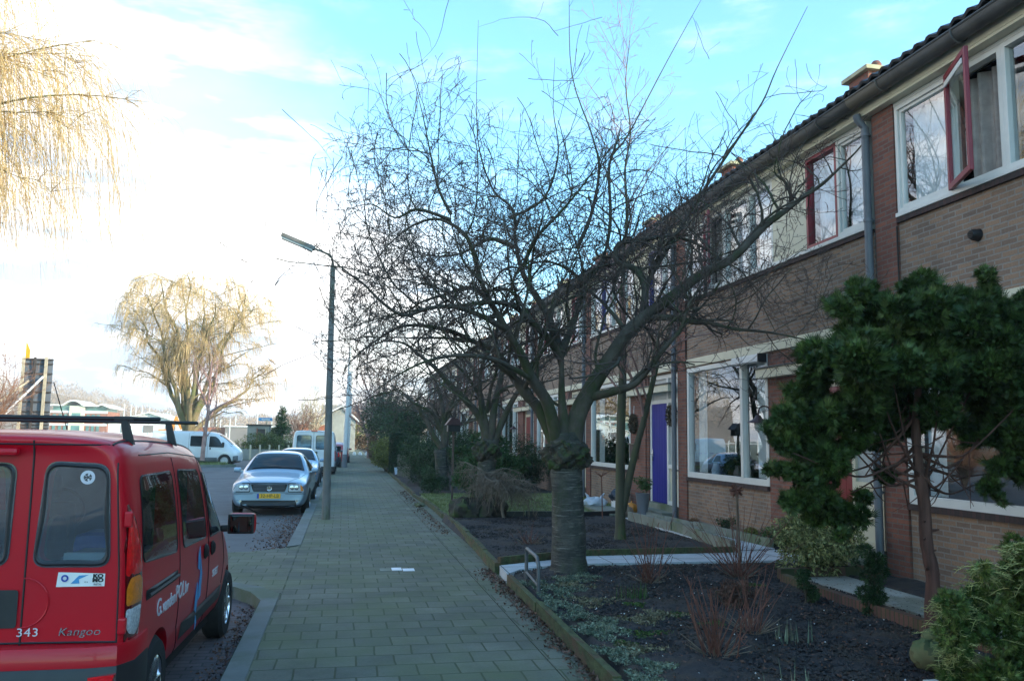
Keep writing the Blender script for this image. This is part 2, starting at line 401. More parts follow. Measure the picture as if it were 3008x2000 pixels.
# edgings
def edging(name, pts, w, z0, z1, mat, label, group=None, cat='edging'):
    k = MB()
    for i in range(len(pts)-1):
        a = Vector((*pts[i], (z0+z1)/2)); b = Vector((*pts[i+1], (z0+z1)/2)); d = (b-a).normalized()
        L_ = (b-a).length; n = max(1, int(L_/.9))
        for j in range(n):
            p = a + d*(L_*j/n+.006); q = a + d*(L_*(j+1)/n-.006); o = rnd(-.013, .013)
            k.bar(p+Vector((o, 0, o)), q+Vector((o, 0, rnd(-.006, .006)+o)), w, z1-z0)
    return tag(k.build(name, mat), label, cat, group)
edging('timber_edging', [(1.97, 9.85), (1.93, 8.2), (1.87, 5.6), (1.82, -3)], .06, -.08, .13, M['timber'], 'mossy brown timber board edging the near flower bed beside the metal hoop')
edging('timber_edging', [(1.98, 10.65), (2.07, 13.2), (2.14, 16.9)], .07, -.08, .15, M['timber'], 'mossy timber board between pavement and the empty bed past the white path')
edging('timber_edging', [(1.99, 10.72), (3.31, 11.36), (5.62, 11.5)], .06, -.05, .2, M['timber'], 'green mossy board along the far side of the white garden path')
edging('timber_edging', [(2.14, 17.0), (2.16, 20), (2.04, 24.5), (2.1, 36), (2.15, 45)], .07, -.08, .10, M['timber'], 'low mossy edging between the pavement and the lawn and hedges')
edging('plastic_edging', [(2.7, 17.35), (4.8, 17.1), (6.2, 17.5)], .05, -.05, .21, M['blackplastic'], 'black plastic strip dividing the empty soil bed from the lawn')
edging('concrete_edging', [(5.66, 11.62), (5.78, 14.2), (5.7, 16.3)], .08, -.05, .27, M['concrete'], 'pale concrete edging left of the white path leading to the blue door')
edging('concrete_edging', [(6.42, 11.9), (6.3, 14.5), (6.22, 17.0)], .07, -.05, .24, M['concrete'], 'pale concrete edging right of the white path, in front of the low wall plants')
edging('concrete_edging', [(2.2, 10.26), (2.9, 10.62), (5.8, 10.68)], .06, -.05, .10, M['concrete'], 'low grey concrete edging on the near side of the white garden path')
# white path and its branch to the blue door
struct(MB().prism([(1.96, 9.95), (2.2, 10.3), (2.9, 10.65), (7.0, 10.7), (7.0, 11.75), (5.7, 11.6), (3.31, 11.32), (1.99, 10.62)], -.05, .115).build('garden_path', M['whitepath']))
struct(MB().prism([(5.70, 11.62), (6.42, 11.8), (6.25, 17.1), (5.72, 16.6)], -.05, .122).build('garden_path_branch', M['whitepath']))
struct(MB().box(5.6, 6.72, 17.15, 19.3, -.05, .14).build('door_path', M['concrete']))
# grey path and brick edging of the nearest house
struct(MB().box(5.45, 6.05, 4.5, 9.6, -.05, .105).build('near_path', M['greypath']))
M['edgebrick'] = brickmat('upright_edge_brick', (.16, .07, .05), (.11, .055, .045), (.05, .05, .035), .30, .065, .008, 'ZY', off=0, moss=(.08, .10, .03))
edging('brick_edging', [(5.12, 9.2), (5.04, 7.4), (5.02, 4.6)], .09, -.05, .19, M['edgebrick'], 'row of upright red bricks with moss on top beside the grey path')
edging('brick_edging', [(5.15, 9.4), (6.6, 9.5)], .09, -.05, .2, M['edgebrick'], 'short row of upright bricks under the variegated holly bush')
struct(relief('garden_soil', 6.05, 6.72, 4.5, 10.6, .11, .01, M['soil'], .06, 6))

# ------------------------------------------------------------------ row of houses
FX = 6.7; W = 6.63
M['stonecap'] = pm('chimney_cap_stone', (.42, .38, .24), .8, .3, 4, .2, 30)
def wave_curtain(y0, y1, z0, z1, x, amp=.02, per=.11):
    n = max(6, int((y1-y0)/.02)); vs = []; fs = []
    for i in range(n+1):
        y = y0+(y1-y0)*i/n; xx = x + amp*math.sin(y/per*2*PI) + amp*.5*math.sin(y/per*3.1+1)
        vs += [(xx, y, z0), (xx, y, z1)]
    fs = [(2*i, 2*i+2, 2*i+3, 2*i+1) for i in range(n)]
    return vs, fs
def frame_mb(y0, y1, z0, z1, t=.06, x0=FX-.015, x1=FX+.09, bottom=None):
    k = MB(); b = bottom or t
    k.box(x0, x1, y0, y0+t, z0, z1, bev=.006); k.box(x0, x1, y1-t, y1, z0, z1, bev=.006)
    k.box(x0+.001, x1, y0+t-.001, y1-t+.001, z1-t, z1-.001); k.box(x0+.001, x1, y0+t-.001, y1-t+.001, z0+.001, z0+b)
    return k
def window(root, y0, y1, z0, z1, mat, curtain=None, t=.055, xo=0, inner=False):
    f = frame_mb(y0, y1, z0, z1, t, FX-.015+xo, FX+.09+xo).build('window', M[mat], root)
    if inner: frame_mb(y0+t+.002, y1-t-.002, z0+t+.002, z1-t-.002, .04, FX+.012, FX+.07).build('sash', M[inner], f)
    MB().quad((FX+.045, y0+t-.01, z0+t-.01), (FX+.045, y1-t+.01, z0+t-.01), (FX+.045, y1-t+.01, z1-t+.01), (FX+.045, y0+t-.01, z1-t+.01)).build('pane', M['glass'], f)
    if curtain:
        k = MB()
        if curtain == 'net': k.add(*wave_curtain(y0+t+.03, y1-t-.03, z0+.08, z1-.1, FX+.17)); cm = 'curtain'
        elif curtain == 'drape': k.add(*wave_curtain(y0+t, y0+t+(y1-y0)*.5, z0+.05, z1-.08, FX+.19, .035, .16)); cm = 'drape'
        elif curtain == 'sides':
            k.add(*wave_curtain(y0+t, y0+t+.4, z0+.05, z1-.08, FX+.2, .03, .13)); k.add(*wave_curtain(y1-t-.35, y1-t, z0+.05, z1-.08, FX+.2, .03, .13)); cm = 'curtain'
        elif curtain == 'half': k.add(*wave_curtain(y0+t+.03, y1-t-.03, z0+.05, z0+(z1-z0)*.42, FX+.17, .012)); cm = 'curtain'
        k.build('curtain', M[cm], f)
    return f
def casement(root, yh, yn, z0, z1, ang, mat):      # hinged at the far side yh, swung out over the street
    e = MB(); w = yh-yn; t = .065
    for a in ((0, t, z0, z1), (w-t, w, z0, z1)): e.box(-.045, 0, -a[1], -a[0], a[2], a[3], bev=.006)
    e.box(-.044, -.001, -w+t-.001, -t+.001, z1-t, z1-.001); e.box(-.044, -.001, -w+t-.001, -t+.001, z0+.001, z0+t)
    Mx = Matrix.Translation((FX-.02, yh, 0)) @ Matrix.Rotation(-ang, 4, 'Z')
    f = e.xf(Mx).build('casement', M[mat], root)
    g = MB(); g.quad((-.02, -w+t-.01, z0+t-.01), (-.02, -t+.01, z0+t-.01), (-.02, -t+.01, z1-t+.01), (-.02, -w+t-.01, z1-t+.01)); g.xf(Mx).build('pane', M['glass'], f)
    b = MB(); b.box(-.06, -.047, -w+t, -t, z1-t-.10, z1-t-.04); b.xf(Mx).build('vent_grille', M['whiteframe'], f)
def tile_roof(x0, z0, x1, z1, ya, yb):
    rows = 15; ny = int((yb-ya)/.05); vs = []; fs = []
    d = Vector((x1-x0, 0, z1-z0)); n = Vector((-(z1-z0), 0, x1-x0)).normalized()*(1 if x1 > x0 else -1)
    if n.z < 0: n = -n
    for r in range(rows):
        for s in (0, 1):
            t = (r+s*1.06)/rows; hgt = .055 if s == 0 else .012
            for j in range(ny+1):
                y = ya+(yb-ya)*j/ny; w = .5+.5*math.cos(2*PI*(y-ya)/.21)
                p = Vector((x0, y, z0)) + d*t + n*(hgt+.05*w**.7)
                vs.append(p)
    m = ny+1
    for r in range(rows):
        b = 2*r*m
        for j in range(ny): fs.append((b+j, b+j+1, b+m+j+1, b+m+j))
    # front faces of each course
    for r in range(rows):
        base = len(vs)
        for j in range(ny+1):
            q = vs[2*r*m+j]; vs.append(q - n*.035)
        for j in range(ny): fs.append((2*r*m+j, base+j, base+j+1, 2*r*m+j+1))
    return vs, fs
def house(k_, label, o):
    Y0 = 2.9+W*k_; Y = lambda v: Y0+v
    R = empty('row_house', (FX, Y0, 0), label, 'house', 'brick row houses along the pavement')
    a = o.get
    # brick walls
    for y0, y1, z0, z1 in ((2.86, 6.13, -.1, .93), (0.0, 6.13, 3.13, 4.44)):
        MB().box(FX, FX+.3, Y(y0), Y(y1), z0, z1).build('wall', M['brick'], R)
    MB().box(15.9, 16.2, Y(0), Y(W), -.1, 6.1).build('wall', M['brick'], R)
    MB().box(FX-.012, FX+.3, Y(1.86), Y(2.86), -.1, 3.12).build('brick_pier', M['redbrick'], R)
    p = MB(); p.box(FX-.03, FX+.3, Y(6.14), Y(6.56), -.1, 6.02)
    p.box(FX+.012, FX+.3, Y(6.559), Y(W), -.1, 6.02)
    pr = p.build('brick_pier', M['redbrick'], R)
    MB().box(FX-.034, FX-.02, Y(6.135), Y(6.15), 3.35, 4.4).build('joint', M['dark'], pr)
    # far / near end gables for the ends of the row
    for e in a('gable', ()):
        yy = Y(0) if e == 0 else Y(W)-.3
        MB().prism([(FX+.3, -.1), (15.9, -.1), (15.9, 6.1), (11.4, 8.9), (FX+.3, 6.1)], yy, yy+.3, 'Y').build('gable', M['brickX'], R)
    # rooms behind the glass
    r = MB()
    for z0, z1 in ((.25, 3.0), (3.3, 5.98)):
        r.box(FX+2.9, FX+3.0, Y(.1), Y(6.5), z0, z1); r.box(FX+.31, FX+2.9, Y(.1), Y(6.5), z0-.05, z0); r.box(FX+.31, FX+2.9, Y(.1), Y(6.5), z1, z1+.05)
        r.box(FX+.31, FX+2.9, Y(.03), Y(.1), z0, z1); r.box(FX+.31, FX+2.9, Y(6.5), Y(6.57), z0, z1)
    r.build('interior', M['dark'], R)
    # sills and bands
    MB().box(FX-.05, FX+.1, Y(2.88), Y(6.13), .93, 1.0).build('brick_sill', M['sillbrick'], R)
    MB().box(FX-.04, FX+.1, Y(.05), Y(6.13), 4.44, 4.505).build('brick_sill', M['sillbrick'], R)
    b = MB(); b.box(FX-.035, FX+.0, Y(.02), Y(6.12), 3.155, 3.31, bev=.006); b.build('concrete_band', M['cream'], R)
    # upper windows
    zt, zb = 5.94, 4.56
    s = MB(); s.box(FX-.05, FX+.12, Y(.06), Y(6.13), 4.507, 4.56, bev=.006); s.box(FX-.02, FX+.12, Y(.06), Y(6.13), 5.94, 5.985); s.build('window_board', M['whiteframe'], R)
    op = a('open', False); c = a('cur', ('net', 'net', 'net', None, 'drape', 'net'))
    window(R, Y(.06), Y(.79), zb, zt, 'whiteframe', c[0], inner='whiteframe')
    window(R, Y(.79), Y(1.60), zb, zt, a('casecol', 'redpaint'), c[1])
    pa = MB(); pa.box(FX-.01, FX+.04, Y(1.60), Y(2.6), zb, zt); pa.build('panel', M['cream'], R)
    window(R, Y(2.6), Y(3.42), zb, zt, 'whiteframe', c[2])
    window(R, Y(3.42), Y(4.37), zb, zt, 'whiteframe', c[3])
    if op:
        f = frame_mb(Y(4.37), Y(5.17), zb, zt).build('window', M['whiteframe'], R)
        MB().add(*wave_curtain(Y(4.4), Y(5.1), zb+.05, zt-.08, FX+.2, .04, .17)).build('curtain', M['drape'], f)
        casement(R, Y(5.16), Y(4.38), zb+.01, zt-.01, rad(op), 'redpaint')
    else: window(R, Y(4.37), Y(5.17), zb, zt, a('casecol', 'redpaint'), c[4])
    window(R, Y(5.17), Y(6.13), zb, zt, 'whiteframe', c[5], inner='whiteframe')
    # living room window with one mullion
    f = frame_mb(Y(2.88), Y(6.13), 1.0, 3.13, .085, bottom=.10); f.box(FX-.014, FX+.09, Y(3.76), Y(3.85), 1.09, 3.05)
    f = f.build('living_window', M['whiteframe'], R)
    for y0, y1 in ((2.95, 3.78), (3.83, 6.06)):
        MB().quad((FX+.05, Y(y0), 1.05), (FX+.05, Y(y1), 1.05), (FX+.05, Y(y1), 3.07), (FX+.05, Y(y0), 3.07)).build('pane', M['glass'], f)
    kc = MB(); lc = a('living', 'sides')
    if lc == 'sides':
        kc.add(*wave_curtain(Y(5.75), Y(6.04), 1.1, 3.05, FX+.22, .03, .12)); kc.add(*wave_curtain(Y(2.98), Y(3.7), 1.1, 3.05, FX+.22, .02, .12))
    elif lc == 'blind':
        kc.add(*wave_curtain(Y(3.0), Y(6.02), 1.7, 3.05, FX+.2, .008, .13))
    else: kc.add(*wave_curtain(Y(5.7), Y(6.04), 1.1, 3.05, FX+.22, .03, .12))
    kc.build('curtain', M['curtain' if lc != 'blind' else 'drape'], f)
    # door bay
    dz = .36
    st = MB(); st.box(FX-.3, FX+.1, Y(.15), Y(1.85), -.1, dz-.12); st.box(FX-.02, FX+.28, Y(.1), Y(1.86), -.1, dz); st.build('doorstep', M['concrete'], R)
    fr = MB()
    for y0, y1 in ((.10, .17), (.68, .76), (1.66, 1.76)): fr.box(FX+.06, FX+.16, Y(y0), Y(y1), dz, 3.12, bev=.004)
    fr.box(FX+.062, FX+.158, Y(.17), Y(1.66), 2.50, 2.58); fr.box(FX+.062, FX+.158, Y(.17), Y(1.66), 3.03, 3.118); fr.box(FX+.062, FX+.158, Y(.17), Y(.68), dz, dz+.08)
    fr.box(FX+.062, FX+.158, Y(.17), Y(.68), 1.12, 1.2)
    fr.build('door_frame', M['cream' if k_ != 2 else 'whiteframe'], R)
    MB().box(FX+.02, FX+.3, Y(1.76), Y(1.86), dz, 3.12).build('reveal', M['redbrick'], R)
    MB().box(FX+.1, FX+.12, Y(.17), Y(.68), dz+.08, 1.12).build('sidelight_panel', M['cream'], R)
    MB().box(FX+.1, FX+.12, Y(.17), Y(.68), 1.2, 2.5).build('sidelight', M['frosted'], R)
    MB().box(FX+.1, FX+.12, Y(.17), Y(1.66), 2.58, 3.03).build('transom', M['frosted'], R)
    d = MB(); dc = a('door', 'redpaint')
    y0 = .76
    while y0 < 1.64:
        d.box(FX+.07, FX+.125, Y(y0+.003), Y(min(y0+.15, 1.66)-.003), dz+.01, 2.5, bev=.004); y0 += .15
    d.box(FX+.085, FX+.12, Y(.76), Y(1.66), dz+.01, 2.499)
    d = d.build('front_door', M[dc], R)
    h = MB(); h.box(FX+.045, FX+.068, Y(1.56), Y(1.60), 1.25, 1.5, bev=.005); h.tube([(FX+.05, Y(1.58), 1.4), (FX+.01, Y(1.58), 1.4), (FX+.01, Y(1.47), 1.4)], .01, 6); h.build('handle', M['chrome'], d)
    MB().box(FX+.098, FX+.1, Y(.3), Y(.55), .92, 1.0, bev=.001).build('letter_slot', M['chrome'], R)
    # canopy above the door bay
    cn = MB(); cn.box(FX-.17, FX-.01, Y(.12), Y(2.98), 2.72, 2.87, bev=.008); cn.build('canopy', M['cream'], R)
    MB().box(FX-.20, FX-.008, Y(.09), Y(3.01), 2.872, 2.895).build('canopy_flashing', M['zinc'], R)
    # downpipe, gutter, roof, chimney
    x = FX-.085
    d = MB(); d.tube([(x-.12, Y(.0), 6.02), (x-.1, Y(.0), 5.95), (x, Y(.0), 5.84), (x, Y(.0), .12)], .05, 14)
    for z in (5.75, 4.6, 3.55, 2.3, 1.1): d.lathe([(.05, z-.02), (.058, z-.02), (.058, z+.02), (.05, z+.02)], 14, (x, Y(0), 0)); d.box(x, FX, Y(0)-.012, Y(0)+.012, z-.012, z+.012)
    d.build('downpipe', M['greypipe'], R)
    g = MB(); pr_ = []
    gx, gz, gr = FX-.26, 6.17, .105
    for i in range(9): t = PI + PI*i/8; pr_.append((gx+gr*math.cos(t), gz+.03+gr*math.sin(t)*1.15))
    outl = [(gx-gr-.015, gz+.045), (gx-gr-.012, gz+.06)] + []
    n = len(pr_); vs = [(p[0], Y(0), p[1]) for p in pr_] + [(p[0], Y(W), p[1]) for p in pr_]
    g.add(vs, [(i, i+1, n+i+1, n+i) for i in range(n-1)], 0, True)
    g.tube([(gx-gr, Y(0), gz+.035), (gx-gr, Y(W), gz+.035)], .014, 6)
    for q in range(5):
        yy = Y(.7+q*1.32); pts = [(gx+(gr+.008)*math.cos(PI+PI*i/10), yy, gz+.03+(gr+.008)*1.15*math.sin(PI+PI*i/10)) for i in range(11)]
        g.tube(pts, .012, 5)
    g.build('gutter', M['zinc'], R)
    MB().box(FX-.15, FX+.3, Y(0), Y(W), 5.988, 6.02).build('soffit', M['cream'], R)
    MB().box(FX-.155, FX-.13, Y(0), Y(W), 6.022, 6.25).build('fascia', M['cream'], R)
    rf = MB(); rf.add(*tile_roof(FX-.3, 6.24, 11.4, 9.05, Y(0), Y(W)), 0, False)
    rf.add([(FX-.2, Y(0), 6.2), (FX-.2, Y(W), 6.2), (11.4, Y(W), 9.0), (11.4, Y(0), 9.0)], [(0, 1, 2, 3)])
    rf.add([(16.5, Y(0), 6.2), (16.5, Y(W), 6.2), (11.4, Y(W), 9.03), (11.4, Y(0), 9.03)], [(0, 1, 2, 3)])
    rf.tube([(11.4, Y(0), 9.05), (11.4, Y(W), 9.05)], .12, 8)
    rf = rf.build('roof', M['rooftile'], R)
    ch = MB(); ch.box(11.1, 11.65, Y(W)-.36, Y(W)+.36, 8.5, 9.90); ch = ch.build('chimney', M['redbrickX'], rf)
    MB().box(10.98, 11.77, Y(W)-.48, Y(W)+.48, 9.902, 10.0, bev=.01).build('chimney_cap', M['stonecap'], rf)
    for dx in (-.25, .25): MB().lathe([(.0, 10.19), (.07, 10.19), (.12, 10.12), (.11, 10.0), (.0, 10.0)], 12, (11.38, Y(W)+dx, 0)).build('chimney_pot', M['redbrickX'], rf)
    return R
M['bluedoor'] = pm('glossy_blue_door', (.006, .012, .22), .5, .08, 3, coat=0, spec=.25)
M['reddoor'] = pm('red_door', (.22, .015, .015), .35, .08, 3, coat=.3)
M['whitedoor'] = pm('white_door', (.6, .6, .6), .4, .08, 3)
M['browndoor'] = pm('brown_door', (.12, .06, .03), .4, .2, 3)
M['bluepaint'] = pm('blue_paint', (.05, .045, .2), .4, .1, 3)
houses = [
 (-3, 'brick row house out of sight behind the camera, first of the row', dict(gable=(0,))),
 (-2, 'brick row house out of sight behind the camera, second of the row', dict()),
 (-1, 'brick row house out of sight behind the camera, third of the row', dict()),
 (0, 'nearest brick row house with a dark red casement standing open under the gutter', dict(open=24, cur=('net', 'net', 'net', 'drape', 'drape', 'net'), door='reddoor')),
 (1, 'brick row house whose large living room window stands behind the red-stemmed shrubs', dict(open=18, cur=('net', 'net', 'net', 'net', None, 'drape'), door='reddoor')),
 (2, 'brick row house with the glossy blue front door', dict(cur=('net', None, 'net', None, 'net', 'net'), casecol='bluepaint', door='bluedoor', living='none')),
 (3, 'brick row house beyond the one with the blue door, behind the tall hedge', dict(cur=('net', None, 'net', 'net', None, 'net'), door='whitedoor')),
 (4, 'brick row house with a red door seen between the limbs of the second street tree', dict(door='reddoor')),
 (5, 'brick row house in the middle distance with a brown door, behind the third street tree', dict(door='browndoor', living='none')),
 (6, 'small distant brick row house behind the red-roofed bird house', dict(door='browndoor')),
 (7, 'distant row house mostly hidden by bare branches, third from the far end', dict(door='whitedoor')),
 (8, 'distant row house hidden by shrubs, second from the far end of the row', dict(door='reddoor')),
 (9, 'last row house at the far end of the brick row', dict(door='browndoor', gable=(1,)))]
for k_, lab, o in houses: house(k_, lab, o)
def world_y(k_, v): return 2.9+W*k_+v
# ------------------------------------------------------------------ vehicles
from mathutils.bvhtree import BVHTree
def paint(name, base, metallic=.0, coat=1.0, rough=.35):
    m = pm(name, base, rough, .04, 3, metallic=metallic, coat=coat); return m
M['vanred'] = paint('red_van_paint', (.50, .002, .013))
M['vanred'].node_tree.nodes['Principled BSDF'].inputs['Coat Weight'].default_value = .32; M['vanred'].node_tree.nodes['Principled BSDF'].inputs['Specular IOR Level'].default_value = .3
M['carsilver'] = paint('blue_silver_paint', (.27, .35, .45), .65, .8, .34)
M['carblue'] = paint('pale_blue_paint', (.24, .33, .47), .5, 1, .32)
M['carwhite'] = paint('white_van_paint', (.70, .72, .74), 0, .8)
M['cardark'] = paint('dark_blue_paint', (.03, .045, .07))
M['carred'] = paint('red_car_paint', (.35, .02, .02))
M['carglass'] = pm('tinted_car_glass', (.010, .020, .026), .04, .3, 2, spec=.35, coat=.1)
M['vanglass'] = pm('teal_tinted_glass', (.07, .135, .155), .03, .6, 3.2, spec=.9, coat=1)
M['lampred'] = pm('red_lamp_lens', (.85, .006, .01), .12, .25, 40, coat=1)
M['lampdark'] = pm('dark_red_lamp_lens', (.10, .001, .004), .12, .1, 40, coat=1)
M['lampamber'] = pm('amber_lamp_lens', (.75, .20, .01), .12, .15, 60, coat=1, bmp=.3, bscale=120)
M['lampclear'] = pm('clear_lamp_lens', (.50, .51, .53), .1, .3, 60, coat=1, bmp=.5, bscale=90)
M['plateyel'] = pm('yellow_plate', (.78, .40, .015), .4, .04, 5)
M['plateblue'] = pm('blue_plate_band', (.02, .06, .35), .4, .04, 5)
M['ink'] = pm('black_ink', (.01, .01, .012), .5, .05, 5)
M['lettering'] = pm('pale_lettering', (.62, .60, .64), .45, .05, 5)
M['cyan'] = pm('blue_lettering', (.06, .28, .55), .45, .08, 9)
M['violet'] = pm('violet_marking', (.25,.15,.45), .4, .05, 5)
M['under'] = pm('underbody', (.012, .012, .012), .9, .1, 5)

M['vaninside'] = pm('van_interior', (.10, .10, .105), .9, .2, 3)
M['seatcloth'] = pm('seat_cloth', (.05, .055, .065), .95, .2, 12)
M['wornwood'] = pm('worn_wood', (.20, .15, .10), .9, .25, 5)
M['vanpane'] = glassmat('tinted_rear_pane', (.52, .68, .70), 2.3, 0, .03)
M['vansidepane'] = glassmat('tinted_side_pane', (.42, .52, .52), 1.45, 0, .03)
def loft(stations, K, cap0=True, cap1=True, sub=2):
    """stations: list of (y, [(x,z)...K points from bottom outwards and up to the centre line])"""
    V = []; F = []; n = 2*K
    for y, pts in stations:
        ring = [(x, y, z) for x, z in pts] + [(-x, y, z) for x, z in reversed(pts)]
        V += ring
    for i in range(len(stations)-1):
        for k in range(n): F.append((i*n+k, i*n+(k+1) % n, (i+1)*n+(k+1) % n, (i+1)*n+k))
    def cap(base, rev):
        for k in range(K-1):
            f = (base+k, base+k+1, base+n-2-k, base+n-1-k); F.append(f if rev else f[::-1])
    cap(0, True); cap((len(stations)-1)*n, False)
    me = D.meshes.new('tmp'); me.from_pydata(V, [], F); me.update()
    bm = bmesh.new(); bm.from_mesh(me); bmesh.ops.remove_doubles(bm, verts=bm.verts, dist=.0005); bmesh.ops.recalc_face_normals(bm, faces=bm.faces); bm.to_mesh(me); bm.free()
    o = D.objects.new('tmp', me); COL.objects.link(o)
    s = o.modifiers.new('s', 'SUBSURF'); s.levels = sub; s.render_levels = sub
    return o
def carve(o, wheels, r, xin, name, mats, root, hollow=None, inner=None):
    cut = MB()
    for y, z in wheels:
        for sx in (1, -1): cut.add(*cyl_x(sx*xin, sx*1.4, y, z, r))
    cme = D.meshes.new('cut'); cme.from_pydata(cut.v, [], cut.f); cme.update()
    bm = bmesh.new(); bm.from_mesh(cme); bmesh.ops.recalc_face_normals(bm, faces=bm.faces); bm.to_mesh(cme); bm.free()
    c = D.objects.new('cut', cme); COL.objects.link(c)
    b = o.modifiers.new('b', 'BOOLEAN'); b.object = c; b.operation = 'DIFFERENCE'; b.solver = 'EXACT'
    bpy.context.view_layer.update()
    dg = bpy.context.evaluated_depsgraph_get(); me = D.meshes.new_from_object(o.evaluated_get(dg))
    bvh = BVHTree.FromPolygons([v.co[:] for v in me.vertices], [p.vertices[:] for p in me.polygons])
    extra = []
    for h in hollow or []:                     # cabin space and window openings cut out of the shell
        hm_ = D.meshes.new('cut'); hm_.from_pydata(h.v, [], h.f); hm_.update(); bm = bmesh.new(); bm.from_mesh(hm_); bmesh.ops.recalc_face_normals(bm, faces=bm.faces); bm.to_mesh(hm_); bm.free()
        ho = D.objects.new('cut', hm_); COL.objects.link(ho); extra.append(ho)
        b2 = o.modifiers.new('b', 'BOOLEAN'); b2.object = ho; b2.operation = 'DIFFERENCE'; b2.solver = 'EXACT'
    if extra:
        bpy.context.view_layer.update(); dg = bpy.context.evaluated_depsgraph_get(); me = D.meshes.new_from_object(o.evaluated_get(dg))
    D.objects.remove(o); D.objects.remove(c)
    for h in extra: D.objects.remove(h)
    me.name = name; me.materials.clear()
    for m in (mats if isinstance(mats, list) else [mats]): me.materials.append(m)
    me.polygons.foreach_set('use_smooth', [True]*len(me.polygons)); me.set_sharp_from_angle(angle=rad(40))
    mi = [0]*len(me.polygons)
    if inner:
        x_, y0_, y1_, z0_, z1_ = inner
        for i, p in enumerate(me.polygons):
            c_ = p.center
            if abs(c_.x) < x_+.004 and y0_-.004 < c_.y < y1_+.004 and z0_-.004 < c_.z < z1_+.004: mi[i] = 1
    me.polygons.foreach_set('material_index', mi)
    bo = D.objects.new(name, me); COL.objects.link(bo); bo.parent = root
    return bo, bvh
def cyl_x(x0, x1, y, z, r, n=40):
    vs = [(x, y+r*math.cos(2*PI*k/n), z+r*math.sin(2*PI*k/n)) for x in (x0, x1) for k in range(n)]
    return vs, [tuple(range(n)), tuple(range(n, 2*n))[::-1]] + [(k, (k+1) % n, n+(k+1) % n, n+k) for k in range(n)]
def rpoly(pts, r=.04, n=5):                      # rounded polygon
    out = []; m = len(pts)
    for i in range(m):
        p = Vector(pts[i]); a = Vector(pts[i-1]); b = Vector(pts[(i+1) % m])
        da = (a-p); db = (b-p); ra = min(r, da.length*.45, db.length*.45); da.normalize(); db.normalize()
        s = p+da*ra; e = p+db*ra
        for k in range(n+1):
            t = k/n; out.append(tuple((s*(1-t)**2 + p*2*t*(1-t) + e*t*t)))
    return out
def densify(pts, step=.05):
    out = []; m = len(pts)
    for i in range(m):
        a = Vector(pts[i]); b = Vector(pts[(i+1) % m]); k = max(1, int((b-a).length/step))
        for j in range(k): out.append(tuple(a+(b-a)*j/k))
    return out
def hit(bvh, u, w, face):
    # face: 'R' from +x (u=y,w=z), 'L' from -x, 'B' from -y (u=x,w=z), 'F' from +y, 'T' from above (u=x,w=y)
    o, d = {'R': ((3, u, w), (-1, 0, 0)), 'L': ((-3, u, w), (1, 0, 0)), 'B': ((u, -2, w), (0, 1, 0)), 'F': ((u, 7, w), (0, -1, 0)), 'T': ((u, w, 4), (0, 0, -1))}[face]
    h = bvh.ray_cast(Vector(o), Vector(d))
    if h[0] is None: return None
    return h[0], -Vector(d)
def patch(bvh, outline, face, off=.004, hole=None, rings=6, thick=.0, nm=None):
    """panel lying on the body inside `outline` (2-D), or a ring between outline and hole"""
    P = densify(outline); n = len(P)
    c = (sum(p[0] for p in P)/n, sum(p[1] for p in P)/n)
    if hole is not None:
        Q = []
        for p in P:                                # scale toward the centre by hole width
            v = Vector((p[0]-c[0], p[1]-c[1])); l = v.length; Q.append((c[0]+v.x*(l-hole)/l, c[1]+v.y*(l-hole)/l))
        levels = [P, [((p[0]+q[0])/2, (p[1]+q[1])/2) for p, q in zip(P, Q)], Q]
    else: levels = [[(c[0]+(p[0]-c[0])*s, c[1]+(p[1]-c[1])*s) for p in P] for s in [1-i/rings for i in range(rings)]]
    V = []
    last = None
    for li, lv in enumerate(levels):
        for p in lv:
            h = hit(bvh, p[0], p[1], face)
            if h is None:
                q = last or Vector((0, 0, 0))
                V.append(tuple(q))
            else:
                o_ = off if not (thick and li in (0,) or thick and hole and li == len(levels)-1) else off-thick
                last = h[0]+h[1]*o_; V.append(tuple(last))
    F = []
    for i in range(len(levels)-1):
        for k in range(n): F.append((i*n+k, i*n+(k+1) % n, (i+1)*n+(k+1) % n, (i+1)*n+k))
    if hole is None:
        h = hit(bvh, c[0], c[1], face); V.append(tuple(h[0]+h[1]*off if h else last))
        b = (len(levels)-1)*n; F += [(b+k, b+(k+1) % n, len(V)-1) for k in range(n)]
    return MB().add(V, F, 0, True)
def seam(bvh, pts, face, r=.004, off=.0):
    L_ = []
    for i in range(len(pts)-1):
        a = Vector(pts[i]); b = Vector(pts[i+1]); k = max(1, int((b-a).length/.04))
        for j in range(k+(1 if i == len(pts)-2 else 0)):
            p = a+(b-a)*j/k; h = hit(bvh, p.x, p.y, face)
            if h: L_.append(h[0]+h[1]*off)
    return MB().tube(L_, r, 5)
def wheel(root, x, y, z, r=.30, w=.19, spokes=7, rimmat='chrome', side=1, plain=False):
    t = MB(); s = side
    t.lathe([(r*.62, -w/2), (r*.9, -w/2), (r, -w/2+.03), (r, w/2-.03), (r*.9, w/2), (r*.62, w/2), (r*.62, -w/2)], 36, (x, y, z), 'X')
    t = t.build('wheel', M['rubber'], root, world=False)
    q = MB(); xo = x+s*(w/2-.02)
    q.lathe([(r*.64, xo-x+s*.012), (r*.60, xo-x+s*.015), (r*.56, xo-x-s*.02), (r*.5, xo-x-s*.03), (0.0, xo-x-s*.02)][::1], 32, (x, y, z), 'X')
    for k in range(spokes):
        a = 2*PI*k/spokes
        q.bar((xo+s*.002, y, z), (xo+s*.002, y+r*.58*math.cos(a), z+r*.58*math.sin(a)), .02, .045)
    q.lathe([(.05, xo-x+s*.02), (0, xo-x+s*.03)], 16, (x, y, z), 'X')
    q.build('rim', M[rimmat], t, world=False)
    return t
